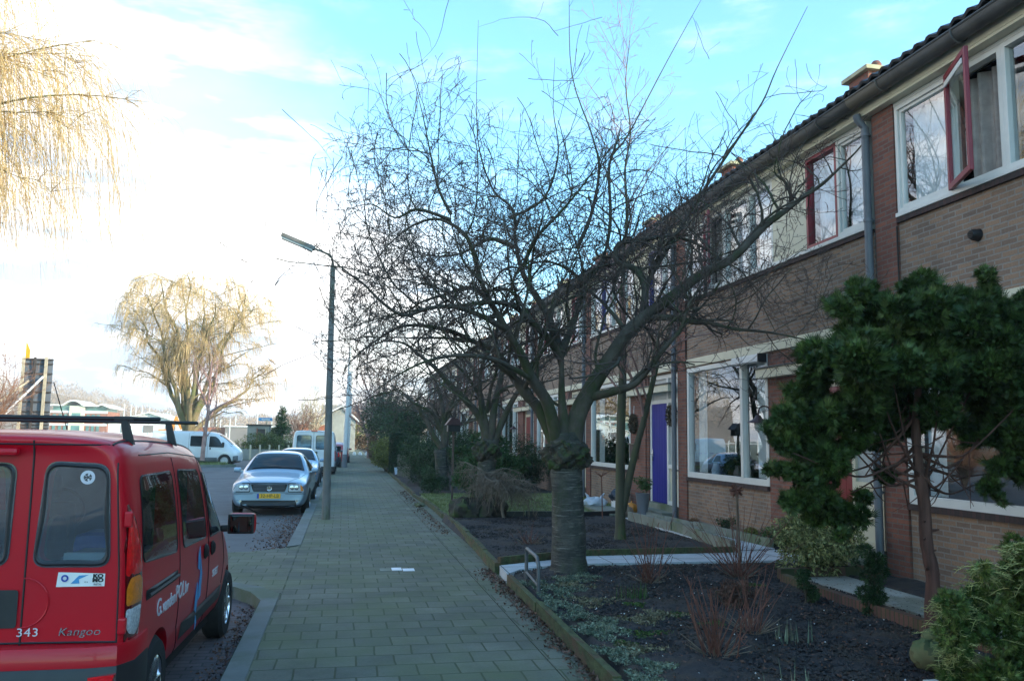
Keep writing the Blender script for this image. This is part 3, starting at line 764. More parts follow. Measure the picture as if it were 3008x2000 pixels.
def sec(zb, wl, wm, zm, wb, zb2, wt, zt, zc):
    """half section: sill, lower side, widest, belt, roof edge, roof centre"""
    return [(0, zb), (wl*.85, zb), (wl, zb+.07), (wm, zm), (wb, zb2), ((wb+wt)/2+.012, (zb2+zt)/2), (wt, zt-.035), (wt-.10, zt+(zc-zt)*.45), (wt*.5, zt+(zc-zt)*.85), (0, zc)]

# ---- red van in front on the left
def red_van():
    R = empty('delivery_van', (-1.93, 4.93, -.13), 'red panel van with black roof bars parked at the kerb, nearest on the left', 'van', rz=rad(-2.0))
    S = []
    def st(y, *a): S.append((y, sec(*a)))
    st(.135, .36, .66, .68, .8, .66, 1.10, .60, 1.70, 1.74)
    st(.10, .32, .74, .765, .75, .755, 1.10, .685, 1.765, 1.81)
    st(.135, .30, .77, .80, .72, .79, 1.10, .71, 1.785, 1.83)
    st(.24, .28, .79, .822, .72, .81, 1.10, .725, 1.80, 1.85)
    st(.6, .27, .80, .83, .72, .818, 1.08, .725, 1.80, 1.865)
    st(1.3, .26, .80, .83, .70, .818, 1.06, .72, 1.785, 1.865)
    st(2.0, .26, .80, .83, .70, .816, 1.05, .705, 1.75, 1.835)
    st(2.5, .26, .80, .83, .70, .81, 1.04, .68, 1.69, 1.77)
    st(2.8, .26, .80, .825, .70, .80, 1.03, .66, 1.48, 1.56)
    st(3.12, .26, .80, .82, .70, .79, 1.00, .66, 1.14, 1.20)
    st(3.35, .26, .79, .81, .66, .77, .93, .66, 1.03, 1.09)
    st(3.8, .26, .74, .77, .60, .70, .82, .58, .90, .95)
    st(4.02, .28, .62, .66, .55, .60, .70, .48, .74, .77)
    st(4.06, .30, .55, .60, .52, .52, .62, .42, .66, .69)
    o = loft(S, 10)
    RW = [(.33, 1.69), (.292, 1.115), (.70, 1.115), (.665, 1.675)]; LW = [(-.60, 1.665), (-.62, 1.12), (.175, 1.12), (.185, 1.68)]
    SW = [[(.36, 1.60), (.34, 1.10), (1.20, 1.05), (1.16, 1.60)], [(1.33, 1.60), (1.36, 1.05), (2.22, 1.03), (2.12, 1.57)]]
    def shrink(pl, k=.955):
        cx_ = sum(p[0] for p in pl)/len(pl); cz_ = sum(p[1] for p in pl)/len(pl); return [(cx_+(p[0]-cx_)*k, cz_+(p[1]-cz_)*k) for p in pl]
    cuts = [MB().box(-.66, .66, .24, 2.55, .62, 1.655)]
    for pl in (RW, LW): cuts.append(MB().prism(shrink(rpoly(pl, .075), .93), -.1, .30, 'Y'))
    for pl in SW:
        for s in (-1, 1): cuts.append(MB().prism(shrink(rpoly(pl, .07)), min(s*.60, s*1.0), max(s*.60, s*1.0), 'X'))
    body, bv = carve(o, [(.78, .30), (3.38, .30)], .345, .50, 'body', [M['vanred'], M['vaninside']], R, cuts, (.66, .24, 2.55, .62, 1.655))
    V = lambda n, mb, m, p=None: mb.build(n, M[m], p or R, world=False)
    # rear doors: seams, windows with black rubber
    door = body
    V('door_seam', seam(bv, [(.262, .70), (.262, 1.80)], 'B', .006, .001), 'ink')
    V('door_seam', seam(bv, [(-.74, .72), (.76, .72)], 'B', .006, .001), 'ink')
    V('door_seam', seam(bv, [(.755, .72), (.745, 1.1), (.70, 1.68)], 'B', .005, .001), 'ink')
    V('door_seam', seam(bv, [(-.66, 1.778), (.685, 1.778)], 'B', .005, .001), 'ink')
    # cabin: seats, load and papers seen through the glass
    for s in (-1, 1):
        b = MB(); b.box(s*.14, s*.60, 2.02, 2.16, .66, 1.32, bev=.05); b.box(s*.14, s*.60, 2.0, 2.48, .66, .86, bev=.05); b = V('seat', b, 'seatcloth'); V('headrest', MB().box(s*.25, s*.49, 2.05, 2.14, 1.34, 1.52, bev=.04), 'seatcloth', b)
    V('load_floor', MB().box(-.65, .65, .26, 1.9, .63, .98), 'vaninside'); V('load_box', MB().box(.36, .63, .34, .75, .985, 1.14, bev=.01), 'greypipe'); V('papers', MB().box(.40, .62, .28, .33, .99, 1.17, bev=.004), 'lettering')
    V('blue_bag', MB().box(.26, .50, .80, 1.15, .985, 1.22, bev=.07), 'plateblue'); V('cable_drum', MB().lathe([(0, -.05), (.17, -.05), (.17, -.03), (.07, -.03), (.07, .03), (.17, .03), (.17, .05), (0, .05)], 20, (.1, .9, 1.16), 'X'), 'wornwood')
    V('cargo_box', MB().box(-.60, -.15, .4, 1.0, .985, 1.35, bev=.01), 'wornwood')
    V('steering_wheel', MB().tube([(-.37+.17*math.cos(2*PI*i/20), 2.5-.02, 1.22+.17*math.sin(2*PI*i/20)) for i in range(21)], .014, 6), 'ink')
    for nm, ol in (('rear_window', [(.335, 1.665), (.365, 1.135), (.635, 1.135), (.62, 1.65)]), ('rear_window', [(-.60, 1.665), (-.62, 1.12), (.175, 1.12), (.185, 1.68)])):
        if ol[0][0] > 0: ol = [(.33, 1.69), (.292, 1.115), (.70, 1.115), (.665, 1.675)]
        pl = rpoly(ol, .075)
        w = V(nm, patch(bv, pl, 'B', .006, rings=6), 'vanpane')
        V('rubber_seal', patch(bv, pl, 'B', .012, hole=.040, thick=.01), 'blackplastic', w)
    c0 = hit(bv, .55, 1.60, 'B')[0]; e = MB(); e.lathe([(.022, -.008), (.038, -.008), (.038, -.0095), (.022, -.0095), (.022, -.008)], 20, tuple(c0), 'Y')
    for q in range(5): a = 2*PI*q/5; e.bar((c0.x+.008*math.cos(a), c0.y-.0088, c0.z+.008*math.sin(a)), (c0.x+.024*math.cos(a), c0.y-.0088, c0.z+.024*math.sin(a)), .009, .0015)
    V('window_sticker', e, 'lettering')
    # what can be seen behind the right rear pane stays dark; sticker and badge text
    stk = V('sticker', patch(bv, [(.425, 1.012), (.675, 1.015), (.675, 1.082), (.432, 1.09)][::-1], 'B', .005, rings=3), 'white')
    yy = hit(bv, .55, 1.05, 'B')[0].y-.0065
    T = lambda x, z, y: Matrix.Translation((x, y, z)) @ Matrix.Rotation(PI/2, 4, 'X')
    for s_, z_ in (('KO', 1.069), ('MO', 1.047)): textmesh('lettering', s_, .028, M['ink'], stk, T(.640, z_, hit(bv, .655, z_, 'B')[0].y-.0075), .0006, 1.05, offset=.0016, sx=1.25)
    textmesh('lettering', 'INSTAL', .013, M['ink'], stk, T(.640, 1.025, hit(bv, .655, 1.025, 'B')[0].y-.0075), .0006)
    MB().prism([(.50, 1.03), (.545, 1.03), (.54, 1.052), (.59, 1.075), (.54, 1.072)], yy, yy+.0008, 'Y').build('swoosh', M['cyan'], stk, world=False)
    g = MB(); g.lathe([(.010, 0), (.019, 0), (.019, .0008), (.010, .0008)], 18, (.468, yy, 1.058), 'Y'); g.build('emblem', M['plateblue'], stk, world=False)
    textmesh('lettering', 'VCA', .010, M['ink'], stk, T(.578, 1.037, yy), .0006)
    yy = hit(bv, .55, .74, 'B')[0].y-.004
    textmesh('badge', 'Kangoo', .058, M['chrome'], R, T(.56, .775, yy), .003, 1.05, shear=.2, sx=1.15)
    textmesh('lettering', '343', .062, M['lettering'], R, T(.30, .775, yy), .001, 1.1, sx=1.15)
    V('door_handle', MB().box(-.02, .20, .06, .115, 1.715, 1.755, bev=.018), 'vanred')
    hp = patch(bv, rpoly([(-.1, .80), (.24, .80), (.24, 1.0), (-.1, 1.0)], .02), 'B', .01, rings=3); V('plate_recess', hp, 'blackplastic')
    hd = MB(); c0 = hit(bv, .40, .90, 'B')[0]
    vs = [(.262+.13*math.cos(t), c0.y-.004, .93+.13*math.sin(t)) for t in [-PI/2+PI*i/14 for i in range(15)]]
    hd.tube(vs, [.004]*15, 6); V('pressed_recess_edge', hd, 'vanred')
    # bumper: red step, grey lower part, red reflector
    b = MB()
    def bumper_ring(z0, z1, d, mat, name, xs=.83):
        pts = [(-xs, .46), (-xs, .2), (-xs+.06, .07), (-xs+.2, .035), (0, .02), (xs-.2, .035), (xs-.06, .07), (xs, .2), (xs, .46)]
        vs = []; n = len(pts)
        for z, e in ((z0, 0), (z0+.01, d), (z1-.03, d), (z1, d*.3), (z1+.001, -.08)):
            for x, y in pts: s_ = 1+e*.6; vs.append((x*s_ if abs(x) > .3 else x, y-e, z))
        fs = [(i*n+k, i*n+k+1, (i+1)*n+k+1, (i+1)*n+k) for i in range(4) for k in range(n-1)]
        return V(name, MB().add(vs, fs, 0, True), mat)
    bumper_ring(.60, .712, .02, 'vanred', 'bumper')
    bumper_ring(.28, .625, .028, 'blackplastic', 'bumper_lower', .832)
    V('reflector', MB().prism([(.655, .46), (.655, .565), (.785, .575), (.765, .50), (.73, .46)], .0, .07, 'Y'), 'lampred')
    # side glass
    def sidewin(pts, nm, rr=.07):
        for f in ('R', 'L'):
            pl = rpoly(pts, rr); w = V(nm, patch(bv, pl, f, .004, rings=6), 'vansidepane' if nm == 'side_window' else 'carglass')
            V('rubber_seal', patch(bv, pl, f, .007, hole=.02, thick=.006), 'ink', w)
    sidewin([(.36, 1.60), (.34, 1.10), (1.20, 1.05), (1.16, 1.60)], 'side_window')
    sidewin([(1.33, 1.60), (1.36, 1.05), (2.22, 1.03), (2.12, 1.57)], 'side_window')
    sidewin([(2.32, 1.54), (2.36, 1.01), (3.02, 1.0), (2.72, 1.42), (2.55, 1.53)], 'front_side_window', .05)
    V('windscreen', patch(bv, rpoly([(-.55, 2.58), (.55, 2.58), (.66, 3.08), (-.66, 3.08)], .06), 'T', .004), 'carglass')
    for f in ('R',):
        V('door_seam', seam(bv, [(1.25, 1.68), (1.27, .95), (1.27, .55), (1.45, .33)], f, .005, 0), 'ink')
        V('door_seam', seam(bv, [(2.27, 1.66), (2.31, .9), (2.31, .33)], f, .005, 0), 'ink')
        V('door_seam', seam(bv, [(3.06, 1.0), (3.08, .75), (2.98, .55)], f, .005, 0), 'ink')
        V('door_seam', seam(bv, [(.45, 1.715), (1.2, 1.715), (2.3, 1.66), (2.62, 1.56)], f, .004, .001), 'ink')
    V('slide_rail', patch(bv, rpoly([(.42, .875), (1.22, .875), (1.22, .935), (.42, .935)], .02), 'R', .012, rings=3, thick=.01), 'ink')
    V('rail_trim', seam(bv, [(.46, .90), (1.2, .90)], 'R', .012, .01), 'blackplastic')
    V('side_trim', patch(bv, rpoly([(1.42, .42), (3.0, .42), (3.0, .54), (1.42, .54)], .02), 'R', .018, rings=3, thick=.015), 'blackplastic')
    for y, z in ((2.15, .93), (2.44, .92)):
        x = hit(bv, y, z, 'R')[0].x
        h = MB(); h.lathe([(0, .0), (.042, .0), (.05, .01), (.03, .03), (0, .034)], 16, (x-.002, 0, 0), 'X')
        h.v = [(v[0], y+(v[1])*1.25, z+(v[2])*1.2) for v in h.v]; V('side_handle', h, 'ink')
    # lettering on the side (follows the flank)
    def side_text(s, size, y0, z, mat='lettering', sx=1.0, sp=1.0):
        x = hit(bv, y0, z, 'R')[0].x+.003
        M4 = Matrix.Translation((x+.0, y0, z)) @ Matrix(((0, 0, 1, 0), (1, 0, 0, 0), (0, 1, 0, 0), (0, 0, 0, 1)))
        return textmesh('lettering', s, size, M[mat], R, M4, .002, sp, sx=sx, offset=.0006)
    side_text('G.', .15, .745, .775, sx=1.0); side_text('vanden', .125, .99, .765, sx=.95); side_text('POL', .15, 1.30, .775, sx=.95); side_text('bv', .125, 1.50, .77, sx=.9)
    side_text('SOEST', .085, 2.62, .70, sx=1.0)
    x = hit(bv, 1.9, .8, 'R')[0].x+.003
    for pts in ([(1.90, 1.0), (1.95, .9), (1.93, .82), (1.87, .84), (1.86, .92)], [(1.96, .90), (2.03, .78), (2.0, .62), (1.92, .60), (1.92, .70), (1.96, .78)], [(1.87, .74), (1.91, .62), (1.86, .52), (1.81, .55), (1.82, .64)], [(1.86, .50), (1.90, .44), (1.85, .40)]):
        MB().prism(pts, x, x+.003, 'X').build('painted_emblem', M['cyan'], R, world=False)
    # tail lamps wrapping the corner
    for f, sx in (('R', 1), ('L', -1)):
        def lamp(pts, m, nm, par=None, off=.008): 
            return V(nm, patch(bv, rpoly(pts, .02, 4), f, off, rings=4, thick=.006), m, par)
        tl = lamp([(.118, .68), (.31, .68), (.35, .95), (.33, 1.2), (.25, 1.36), (.17, 1.45), (.15, 1.45), (.12, 1.2)], 'lampdark', 'tail_lamp', off=.006)
        lamp([(.125, 1.06), (.325, 1.06), (.31, 1.22), (.24, 1.34), (.175, 1.41), (.155, 1.41), (.13, 1.2)], 'lampred', 'brake_lens', tl, .012)
        lamp([(.13, .90), (.33, .90), (.335, 1.02), (.28, 1.05), (.16, 1.05), (.13, 1.0)], 'lampamber', 'indicator_lens', tl, .013)
        lamp([(.13, .885), (.32, .885), (.30, .78), (.24, .73), (.16, .75), (.13, .80)], 'lampclear', 'reversing_lens', tl, .013)
    # hinges
    for z in (.76, 1.33): V('hinge', MB().box(.758, .80, .095, .135, z, z+.085, bev=.01), 'vanred')
    # mirror
    for s in (1, -1):
        m = MB(); m.box(s*.80, s*.90, 2.86, 2.95, 1.0, 1.06, bev=.02); m = V('door_mirror', m, 'ink')
        hs = MB(); hs.box(s*.86, s*1.10, 2.84, 2.95, .98, 1.16, bev=.045); V('mirror_housing', hs, 'vanred', m)
        V('mirror_rim', MB().box(s*.868, s*1.09, 2.832, 2.86, .985, 1.155, bev=.04), 'ink', m)
        V('mirror_glass', MB().box(s*.885, s*1.072, 2.826, 2.834, 1.0, 1.14, bev=.003), 'mirror', m)
    # roof bars: two crossbars on feet, tip over both sides, plus black roof strips and aerial
    for y in (.46, 1.55):
        b = MB(); zt = hit(bv, 0, y, 'T')[0].z+.075
        b.tube([(-.83, y, zt), (-.82, y, zt), (.82, y, zt), (.83, y, zt)], [.007, .013, .013, .007], 10)
        for s in (-1, 1):
            zf = hit(bv, s*.62, y, 'T')[0].z
            b.prism([(s*.605, zt+.004), (s*.642, zt+.004), (s*.69, zf-.035), (s*.63, zf-.01)], y-.018, y+.018, 'Y')
            b.box(s*.57, s*.68, y-.02, y+.02, zt-.013, zt+.014, bev=.006)
        V('roof_bar', b, 'ink')
    for s in (-1, 1): V('roof_strip', seam(bv, [(s*.655, .16), (s*.66, 1.2), (s*.62, 2.45)], 'T', .008, .0), 'ink')
    V('aerial', MB().tube([(-.30, 2.35, 1.78), (-.33, 2.0, 2.22)], .004, 5), 'ink')
    for y in (.78, 3.38):
        for s in (-1, 1): wheel(R, s*.725, y, .30, .30, .18, 7, 'chrome', s)
    V('underbody', MB().box(-.7, .7, .2, 3.95, .2, .34), 'under')
    # steering wheel and seats would be behind the dark glass
    return R
M['mirror'] = pm('mirror_glass', (.12, .13, .13), .03, .02, 3, metallic=1)
red_van()

# ---- silver saloon facing the camera
def saloon(root, paintm, W2=.873, L_=4.7, H_=1.46, hatch=False, details=True, estate=False):
    # local y=0 at the FRONT bumper, +y to the rear (the camera sees the front)
    S = []
    def st(y, *a): S.append((y, sec(*a)))
    k = W2/.873
    st(.05, .30, .62*k, .68*k, .45, .67*k, .64, .62*k, .74, .75)
    st(.0, .24, .72*k, .79*k, .47, .775*k, .65, .71*k, .765, .78)
    st(.10, .20, .78*k, .845*k, .48, .82*k, .68, .74*k, .79, .805)
    st(.35, .19, .80*k, .862*k, .50, .84*k, .73, .745*k, .825, .86)
    st(.8, .19, .80*k, .873*k, .52, .84*k, .76, .74*k, .86, .92)
    st(1.25, .19, .80*k, .873*k, .54, .845*k, .82, .76*k, .92, .985)
    st(1.42, .19, .80*k, .873*k, .54, .845*k, .85, .75*k, .99, 1.06)
    st(1.9, .19, .80*k, .873*k, .55, .84*k, .90, .62*k, 1.32*H_/1.46, 1.36*H_/1.46)
    st(2.15, .19, .80*k, .873*k, .55, .84*k, .91, .58*k, 1.39*H_/1.46, 1.435*H_/1.46)
    st(2.7, .19, .80*k, .873*k, .55, .84*k, .92, .57*k, 1.40*H_/1.46, 1.46*H_/1.46)
    e = 1.0 if not hatch else .78
    st(3.3*e+.05, .19, .80*k, .873*k, .55, .84*k, .93, .56*k, 1.36*H_/1.46, 1.42*H_/1.46)
    if hatch:
        st(3.3, .2, .78*k, .85*k, .55, .82*k, .94, .56*k, 1.28, 1.34); st(3.6, .24, .72*k, .80*k, .55, .76*k, .92, .52*k, 1.06, 1.10); st(3.7, .28, .66*k, .72*k, .55, .68*k, .8, .5*k, .9, .92)
    else:
        st(3.8, .19, .80*k, .87*k, .55, .83*k, .94, .60*k, 1.14, 1.19)
        st(4.05, .2, .79*k, .86*k, .56, .82*k, .94, .68*k, 1.0, 1.04)
        st(4.5, .24, .74*k, .80*k, .56, .77*k, .90, .66*k, .98, 1.01)
        st(4.68, .28, .66*k, .72*k, .55, .69*k, .78, .58*k, .86, .88)
    o = loft(S, 10)
    wb = (.88, 3.58) if not hatch else (.72, 3.12)
    body, bv = carve(o, [(y, .30) for y in wb], .335, .56, 'body', M[paintm], root)
    V = lambda n, mb, m, p=None: mb.build(n, M[m], p or root, world=False)
    pl = rpoly([(-.70*k, 1.36), (.70*k, 1.36), (.52*k, 2.02), (-.52*k, 2.02)], .06)
    ws = V('windscreen', patch(bv, pl, 'T', .004), 'carglass')
    V('screen_seal', patch(bv, pl, 'T', .007, hole=.022, thick=.004), 'ink', ws)
    for f in ('R', 'L'):
        V('side_window', patch(bv, rpoly([(1.72, .95), (2.5, .97), (2.5, 1.33*H_/1.46), (2.12, 1.30*H_/1.46)], .03), f, .004), 'carglass')
        V('side_window', patch(bv, rpoly([(2.58, .97), (3.3 if not hatch else 3.0, .99), (3.1 if not hatch else 2.9, 1.28), (2.58, 1.34*H_/1.46)], .03), f, .004), 'carglass')
    for s in (-1, 1):
        V('headlight_surround', patch(bv, rpoly([(s*.415*k, .555), (s*.425*k, .765), (s*.71*k, .76), (s*.81*k, .555)], .03), 'B', .003, rings=4), 'blackplastic')
        hl = V('headlight', patch(bv, rpoly([(s*.43*k, .575), (s*.44*k, .745), (s*.70*k, .74), (s*.79*k, .575)], .03), 'F' if False else 'B', .006, rings=4), 'lampclear')
        for dx in (.51, .61):
            hh = hit(bv, s*dx*k, .66, 'B')[0]
            V('reflector', MB().lathe([(0, -.012), (.04, -.014), (.055, -.008)], 16, (hh.x, hh.y, hh.z), 'Y'), 'chrome', hl)
        V('indicator', patch(bv, rpoly([(s*.70*k, .585), (s*.69*k, .725), (s*.73*k, .70), (s*.77*k, .585)], .02), 'B', .010, rings=3), 'lampamber' if s == 1 else 'lampclear', hl)
        V('fog_lamp', MB().lathe([(0, -.02), (.03, -.02), (.036, .01)], 14, (s*.62*k, hit(bv, s*.62*k, .36, 'B')[0].y-.01, .36), 'Y'), 'chrome')
        m = MB(); m.box(s*.84*k, s*1.02*k, 1.60, 1.70, .93, 1.05, bev=.04); m.box(s*.80*k, s*.88*k, 1.62, 1.67, .94, .98); V('door_mirror', m, paintm)
    V('lower_grille', patch(bv, rpoly([(-.83*k, .215), (-.80*k, .375), (.80*k, .375), (.83*k, .215)], .03), 'B', .008, rings=4), 'ink')
    y0 = hit(bv, 0, .64, 'B')[0].y
    gr = MB(); gr.add(*[(patch(bv, rpoly([(-.35*k, .565), (-.41*k, .735), (.41*k, .735), (.35*k, .565)], .03), 'B', .006, rings=3)).v, (patch(bv, rpoly([(-.35*k, .565), (-.41*k, .735), (.41*k, .735), (.35*k, .565)], .03), 'B', .006, rings=3)).f])
    g = V('grille', gr, 'ink')
    s_ = MB()
    for z in (.59, .62, .65, .68, .71):
        pts = []
        for i in range(9):
            x = -.35*k+.70*k*i/8; h = hit(bv, x, z, 'B'); pts.append(h[0]+Vector((0, -.010, 0)))
        s_.tube(pts, .0045, 4)
    V('grille_slats', s_, 'greypipe', g)
    for s in (-1, 1):
        V('hood_seam', seam(bv, [(s*.43*k, .06), (s*.62*k, .5), (s*.72*k, 1.25)], 'T', .005, .0), 'ink')
        V('bumper_strip', seam(bv, [(s*.36*k, .52), (s*.81*k, .52)], 'B', .010, .002), 'greypipe')
    V('bumper_seam', seam(bv, [(-.84*k, .545), (.84*k, .545)], 'B', .005, .0), 'ink')
    V('hood_edge', seam(bv, [(-.42*k, .755), (.42*k, .755)], 'B', .005, .0), 'ink')
    V('wiper', seam(bv, [(-.55*k, 1.40), (.1*k, 1.44)], 'T', .008, .012), 'ink'); V('wiper', seam(bv, [(.05*k, 1.40), (.62*k, 1.42)], 'T', .008, .012), 'ink')
    if details:
        yb = hit(bv, 0, .645, 'B')[0].y-.022
        e = MB(); e.lathe([(.047, .0), (.058, -.004), (.058, .008), (.047, .008), (.047, 0)], 28, (0, yb, .645), 'Y')
        for sg in (-1, 1):
            for a, b_ in (((.0, .006), (.016, .048)), ((.0, .008), (.013, -.040)), ((.013, -.040), (.044, .028)), ):
                e.bar((sg*a[0], yb, .645+a[1]), (sg*b_[0], yb, .645+b_[1]), .007, .008)
        V('emblem', e, 'chrome', g)
        V('emblem_back', MB().lathe([(0, .004), (.05, .004)], 24, (0, yb, .645), 'Y'), 'ink', g)
    return body, bv
def plate(root, bv, s, x=0, z=.47, back=False, sx=1):
    y = hit(bv, x, z, 'B')[0].y-.02
    p = MB(); p.box(x-.26, x+.26, y-.006, y+.03, z-.056, z+.056, bev=.006); p = p.build('number_plate', M['plateyel'], root, world=False)
    MB().box(x-.262, x-.215, y-.0085, y+.0, z-.054, z+.054).build('plate_band', M['plateblue'], p, world=False)
    textmesh('plate_lettering', s, .115, M['ink'], p, Matrix.Translation((x+.02, y-.0075, z)) @ Matrix.Rotation(PI/2, 4, 'X'), .001, 1.05, sx=.86)
R = empty('parked_car', (-1.63, 20.0, -.15), 'silver blue saloon car facing the camera in front of the tall lamp post', 'car', rz=rad(-1.0))
body, bv = saloon(R, 'carsilver'); plate(R, bv, '32-HP-LB')
kb = MB(); kb.box(-.7, .7, .3, 4.4, .17, .3); kb.build('underbody', M['under'], R, world=False)
for y in (.88, 3.58):
    for s in (-1, 1): wheel(R, s*.775, y, .31, .31, .2, 8, 'chrome', s)
R2 = empty('parked_car', (-1.58, 28.6, -.15), 'pale blue small car half hidden between the silver saloon and the white van', 'car')
saloon(R2, 'carblue', .83, 3.9, 1.42, hatch=True, details=False)
for y in (.72, 3.12):
    for s in (-1, 1): wheel(R2, s*.74, y, .30, .30, .19, 6, 'chrome', s)
MB().box(-.66, .66, .3, 3.4, .17, .3).build('underbody', M['under'], R2, world=False)

# ---- vans
def van_body(root, mat, L_=4.8, Wd=.95, H_=1.95, rear=True):
    S = []
    def st(y, *a): S.append((y, sec(*a)))
    st(.03, .34, Wd*.86, Wd*.88, .9, Wd*.86, 1.15, Wd*.80, H_-.08, H_-.05)
    st(.0, .30, Wd*.93, Wd*.95, .9, Wd*.93, 1.15, Wd*.86, H_-.03, H_)
    st(.08, .27, Wd*.96, Wd*.985, .9, Wd*.97, 1.15, Wd*.89, H_-.02, H_+.01)
    st(.3, .25, Wd*.97, Wd, .9, Wd*.98, 1.15, Wd*.90, H_-.02, H_+.01)
    st(2.2, .25, Wd*.97, Wd, .9, Wd*.98, 1.15, Wd*.90, H_-.02, H_+.01)
    st(3.2, .25, Wd*.97, Wd, .85, Wd*.975, 1.12, Wd*.86, H_-.05, H_-.01)
    st(3.55, .25, Wd*.97, Wd, .85, Wd*.965, 1.10, Wd*.80, H_-.16, H_-.12)
    st(4.1, .25, Wd*.96, Wd*.99, .8, Wd*.93, 1.02, Wd*.76, 1.42, 1.47)
    st(4.4, .25, Wd*.94, Wd*.97, .75, Wd*.90, .95, Wd*.72, 1.14, 1.19)
    st(4.68, .27, Wd*.84, Wd*.88, .65, Wd*.80, .82, Wd*.62, .95, .99)
    st(4.8, .30, Wd*.7, Wd*.74, .6, Wd*.66, .7, Wd*.5, .78, .8)
    o = loft(S, 10)
    return carve(o, [(.95, .33), (4.0, .33)], .37, .62, 'body', M[mat], root)
def fit_van(root, bv, Wd, side='R'):
    V = lambda n, mb, m, p=None: mb.build(n, M[m], p or root, world=False)
    for y in (.95, 4.0):
        for s in (-1, 1): wheel(root, s*(Wd-.11), y, .33, .33, .2, 6, 'lampclear', s)
    V('underbody', MB().box(-Wd*.85, Wd*.85, .2, 4.6, .2, .34), 'under')
    for f in ('R', 'L'):
        for ol in ([(3.12, 1.08), (3.95, 1.06), (3.62, 1.55), (3.45, 1.68), (3.14, 1.70)], [(2.1, 1.12), (2.98, 1.10), (2.98, 1.70), (2.1, 1.70)]):
            w = V('side_window', patch(bv, rpoly(ol, .06), f, .004), 'carglass')
            V('window_seal', patch(bv, rpoly(ol, .06), f, .007, hole=.02), 'ink', w)
        V('door_seam', seam(bv, [(3.05, 1.85), (3.05, .35)], f, .006), 'ink'); V('door_seam', seam(bv, [(2.02, 1.85), (2.02, .35)], f, .006), 'ink')
        V('sill_trim', patch(bv, rpoly([(1.35, .30), (3.6, .30), (3.6, .50), (1.35, .50)], .03), f, .012, rings=3), 'greypipe')
        for y in (2.9, 3.2):
            x = hit(bv, y, 1.0, f); V('side_handle', MB().box(x[0].x-.015, x[0].x+.015, y-.03, y+.03, .93, 1.06, bev=.012), 'ink')
        V('front_bumper', patch(bv, rpoly([(4.45, .30), (4.72, .34), (4.72, .62), (4.45, .58)], .04), f, .012, rings=3), 'greypipe')
    V('windscreen', patch(bv, rpoly([(-Wd*.7, 3.62), (Wd*.7, 3.62), (Wd*.8, 4.36), (-Wd*.8, 4.36)], .06), 'T', .004), 'carglass')
    for s in (-1, 1): V('door_mirror', MB().box(s*Wd*.98, s*(Wd+.17), 3.85, 3.97, 1.10, 1.36, bev=.04), 'ink')
R = empty('parked_van', (-1.27, 37.6, -.16), 'white van with two rear windows parked behind the silver and blue cars', 'van', rz=rad(-.5))
body, bv = van_body(R, 'carwhite', H_=2.06); fit_van(R, bv, .95)
V = lambda n, mb, m, p=None: mb.build(n, M[m], p or R, world=False)
for x0, x1 in ((-.74, -.10), (.08, .74)):
    pl = rpoly([(x0, 1.25), (x1, 1.25), (x1-.02*(x1 > 0), 1.86), (x0+.02*(x0 < 0), 1.86)], .09)
    w = V('rear_window', patch(bv, pl, 'B', .006), 'vanglass'); V('window_seal', patch(bv, pl, 'B', .010, hole=.03), 'blackplastic', w)
V('door_seam', seam(bv, [(-.01, .4), (-.01, 2.0)], 'B', .007), 'ink')
V('brake_light', MB().box(-.12, .14, -.02, .03, 2.03, 2.07, bev=.008), 'lampred')
V('door_handle', MB().box(.03, .17, -.03, .02, 1.06, 1.16, bev=.015), 'ink')
V('bumper', MB().box(-.93, .93, -.07, .1, .3, .52, bev=.03), 'blackplastic')
for s in (-1, 1): V('tail_lamp', patch(bv, rpoly([(.03, .75), (.22, .75), (.2, 1.2), (.03, 1.2)], .03), 'R' if s > 0 else 'L', .012), 'lampred')
R = empty('parked_van', (-10.55, 51.2, -.13), 'white panel van parked sideways beyond the grass strip, under the big willow', 'van', rz=rad(-90-3))
# long side turned to the camera, nose to the right
body, bv = van_body(R, 'carwhite', H_=1.97); fit_van(R, bv, .95)
V = lambda n, mb, m, p=None: mb.build(n, M[m], p or R, world=False)
for y in (.5, .9, 1.3, 1.7): V('side_marking', patch(bv, [(y, 1.0), (y+.22, 1.0), (y+.22, 1.05), (y, 1.05)], 'R', .006, rings=2), 'violet')
# ---- dark red car beyond the white van
R = empty('parked_car', (-.96, 46.0, -.16), 'dark car with red tail lamp showing its flank past the white van', 'car', rz=PI)
R.location = (-.93, 50.0, -.16)
body, bv = saloon(R, 'cardark', .82, 3.9, 1.45, hatch=True, details=False)
for y in (.72, 3.12):
    for s in (-1, 1): wheel(R, s*.74, y, .30, .30, .19, 6, 'chrome', s)
for f in ('R', 'L'): patch(bv, rpoly([(3.5, .72), (3.66, .72), (3.6, .95), (3.45, .95)], .03), f, .01).build('tail_lamp', M['lampred'], R, world=False)
R = empty('parked_car', (-.42, 57.5, -.16), 'small distant red car parked furthest along the kerb', 'car', rz=PI)
body, bv = saloon(R, 'carred', .82, 3.9, 1.45, hatch=True, details=False)
for y in (.72, 3.12):
    for s in (-1, 1): wheel(R, s*.74, y, .30, .30, .19, 6, 'chrome', s)
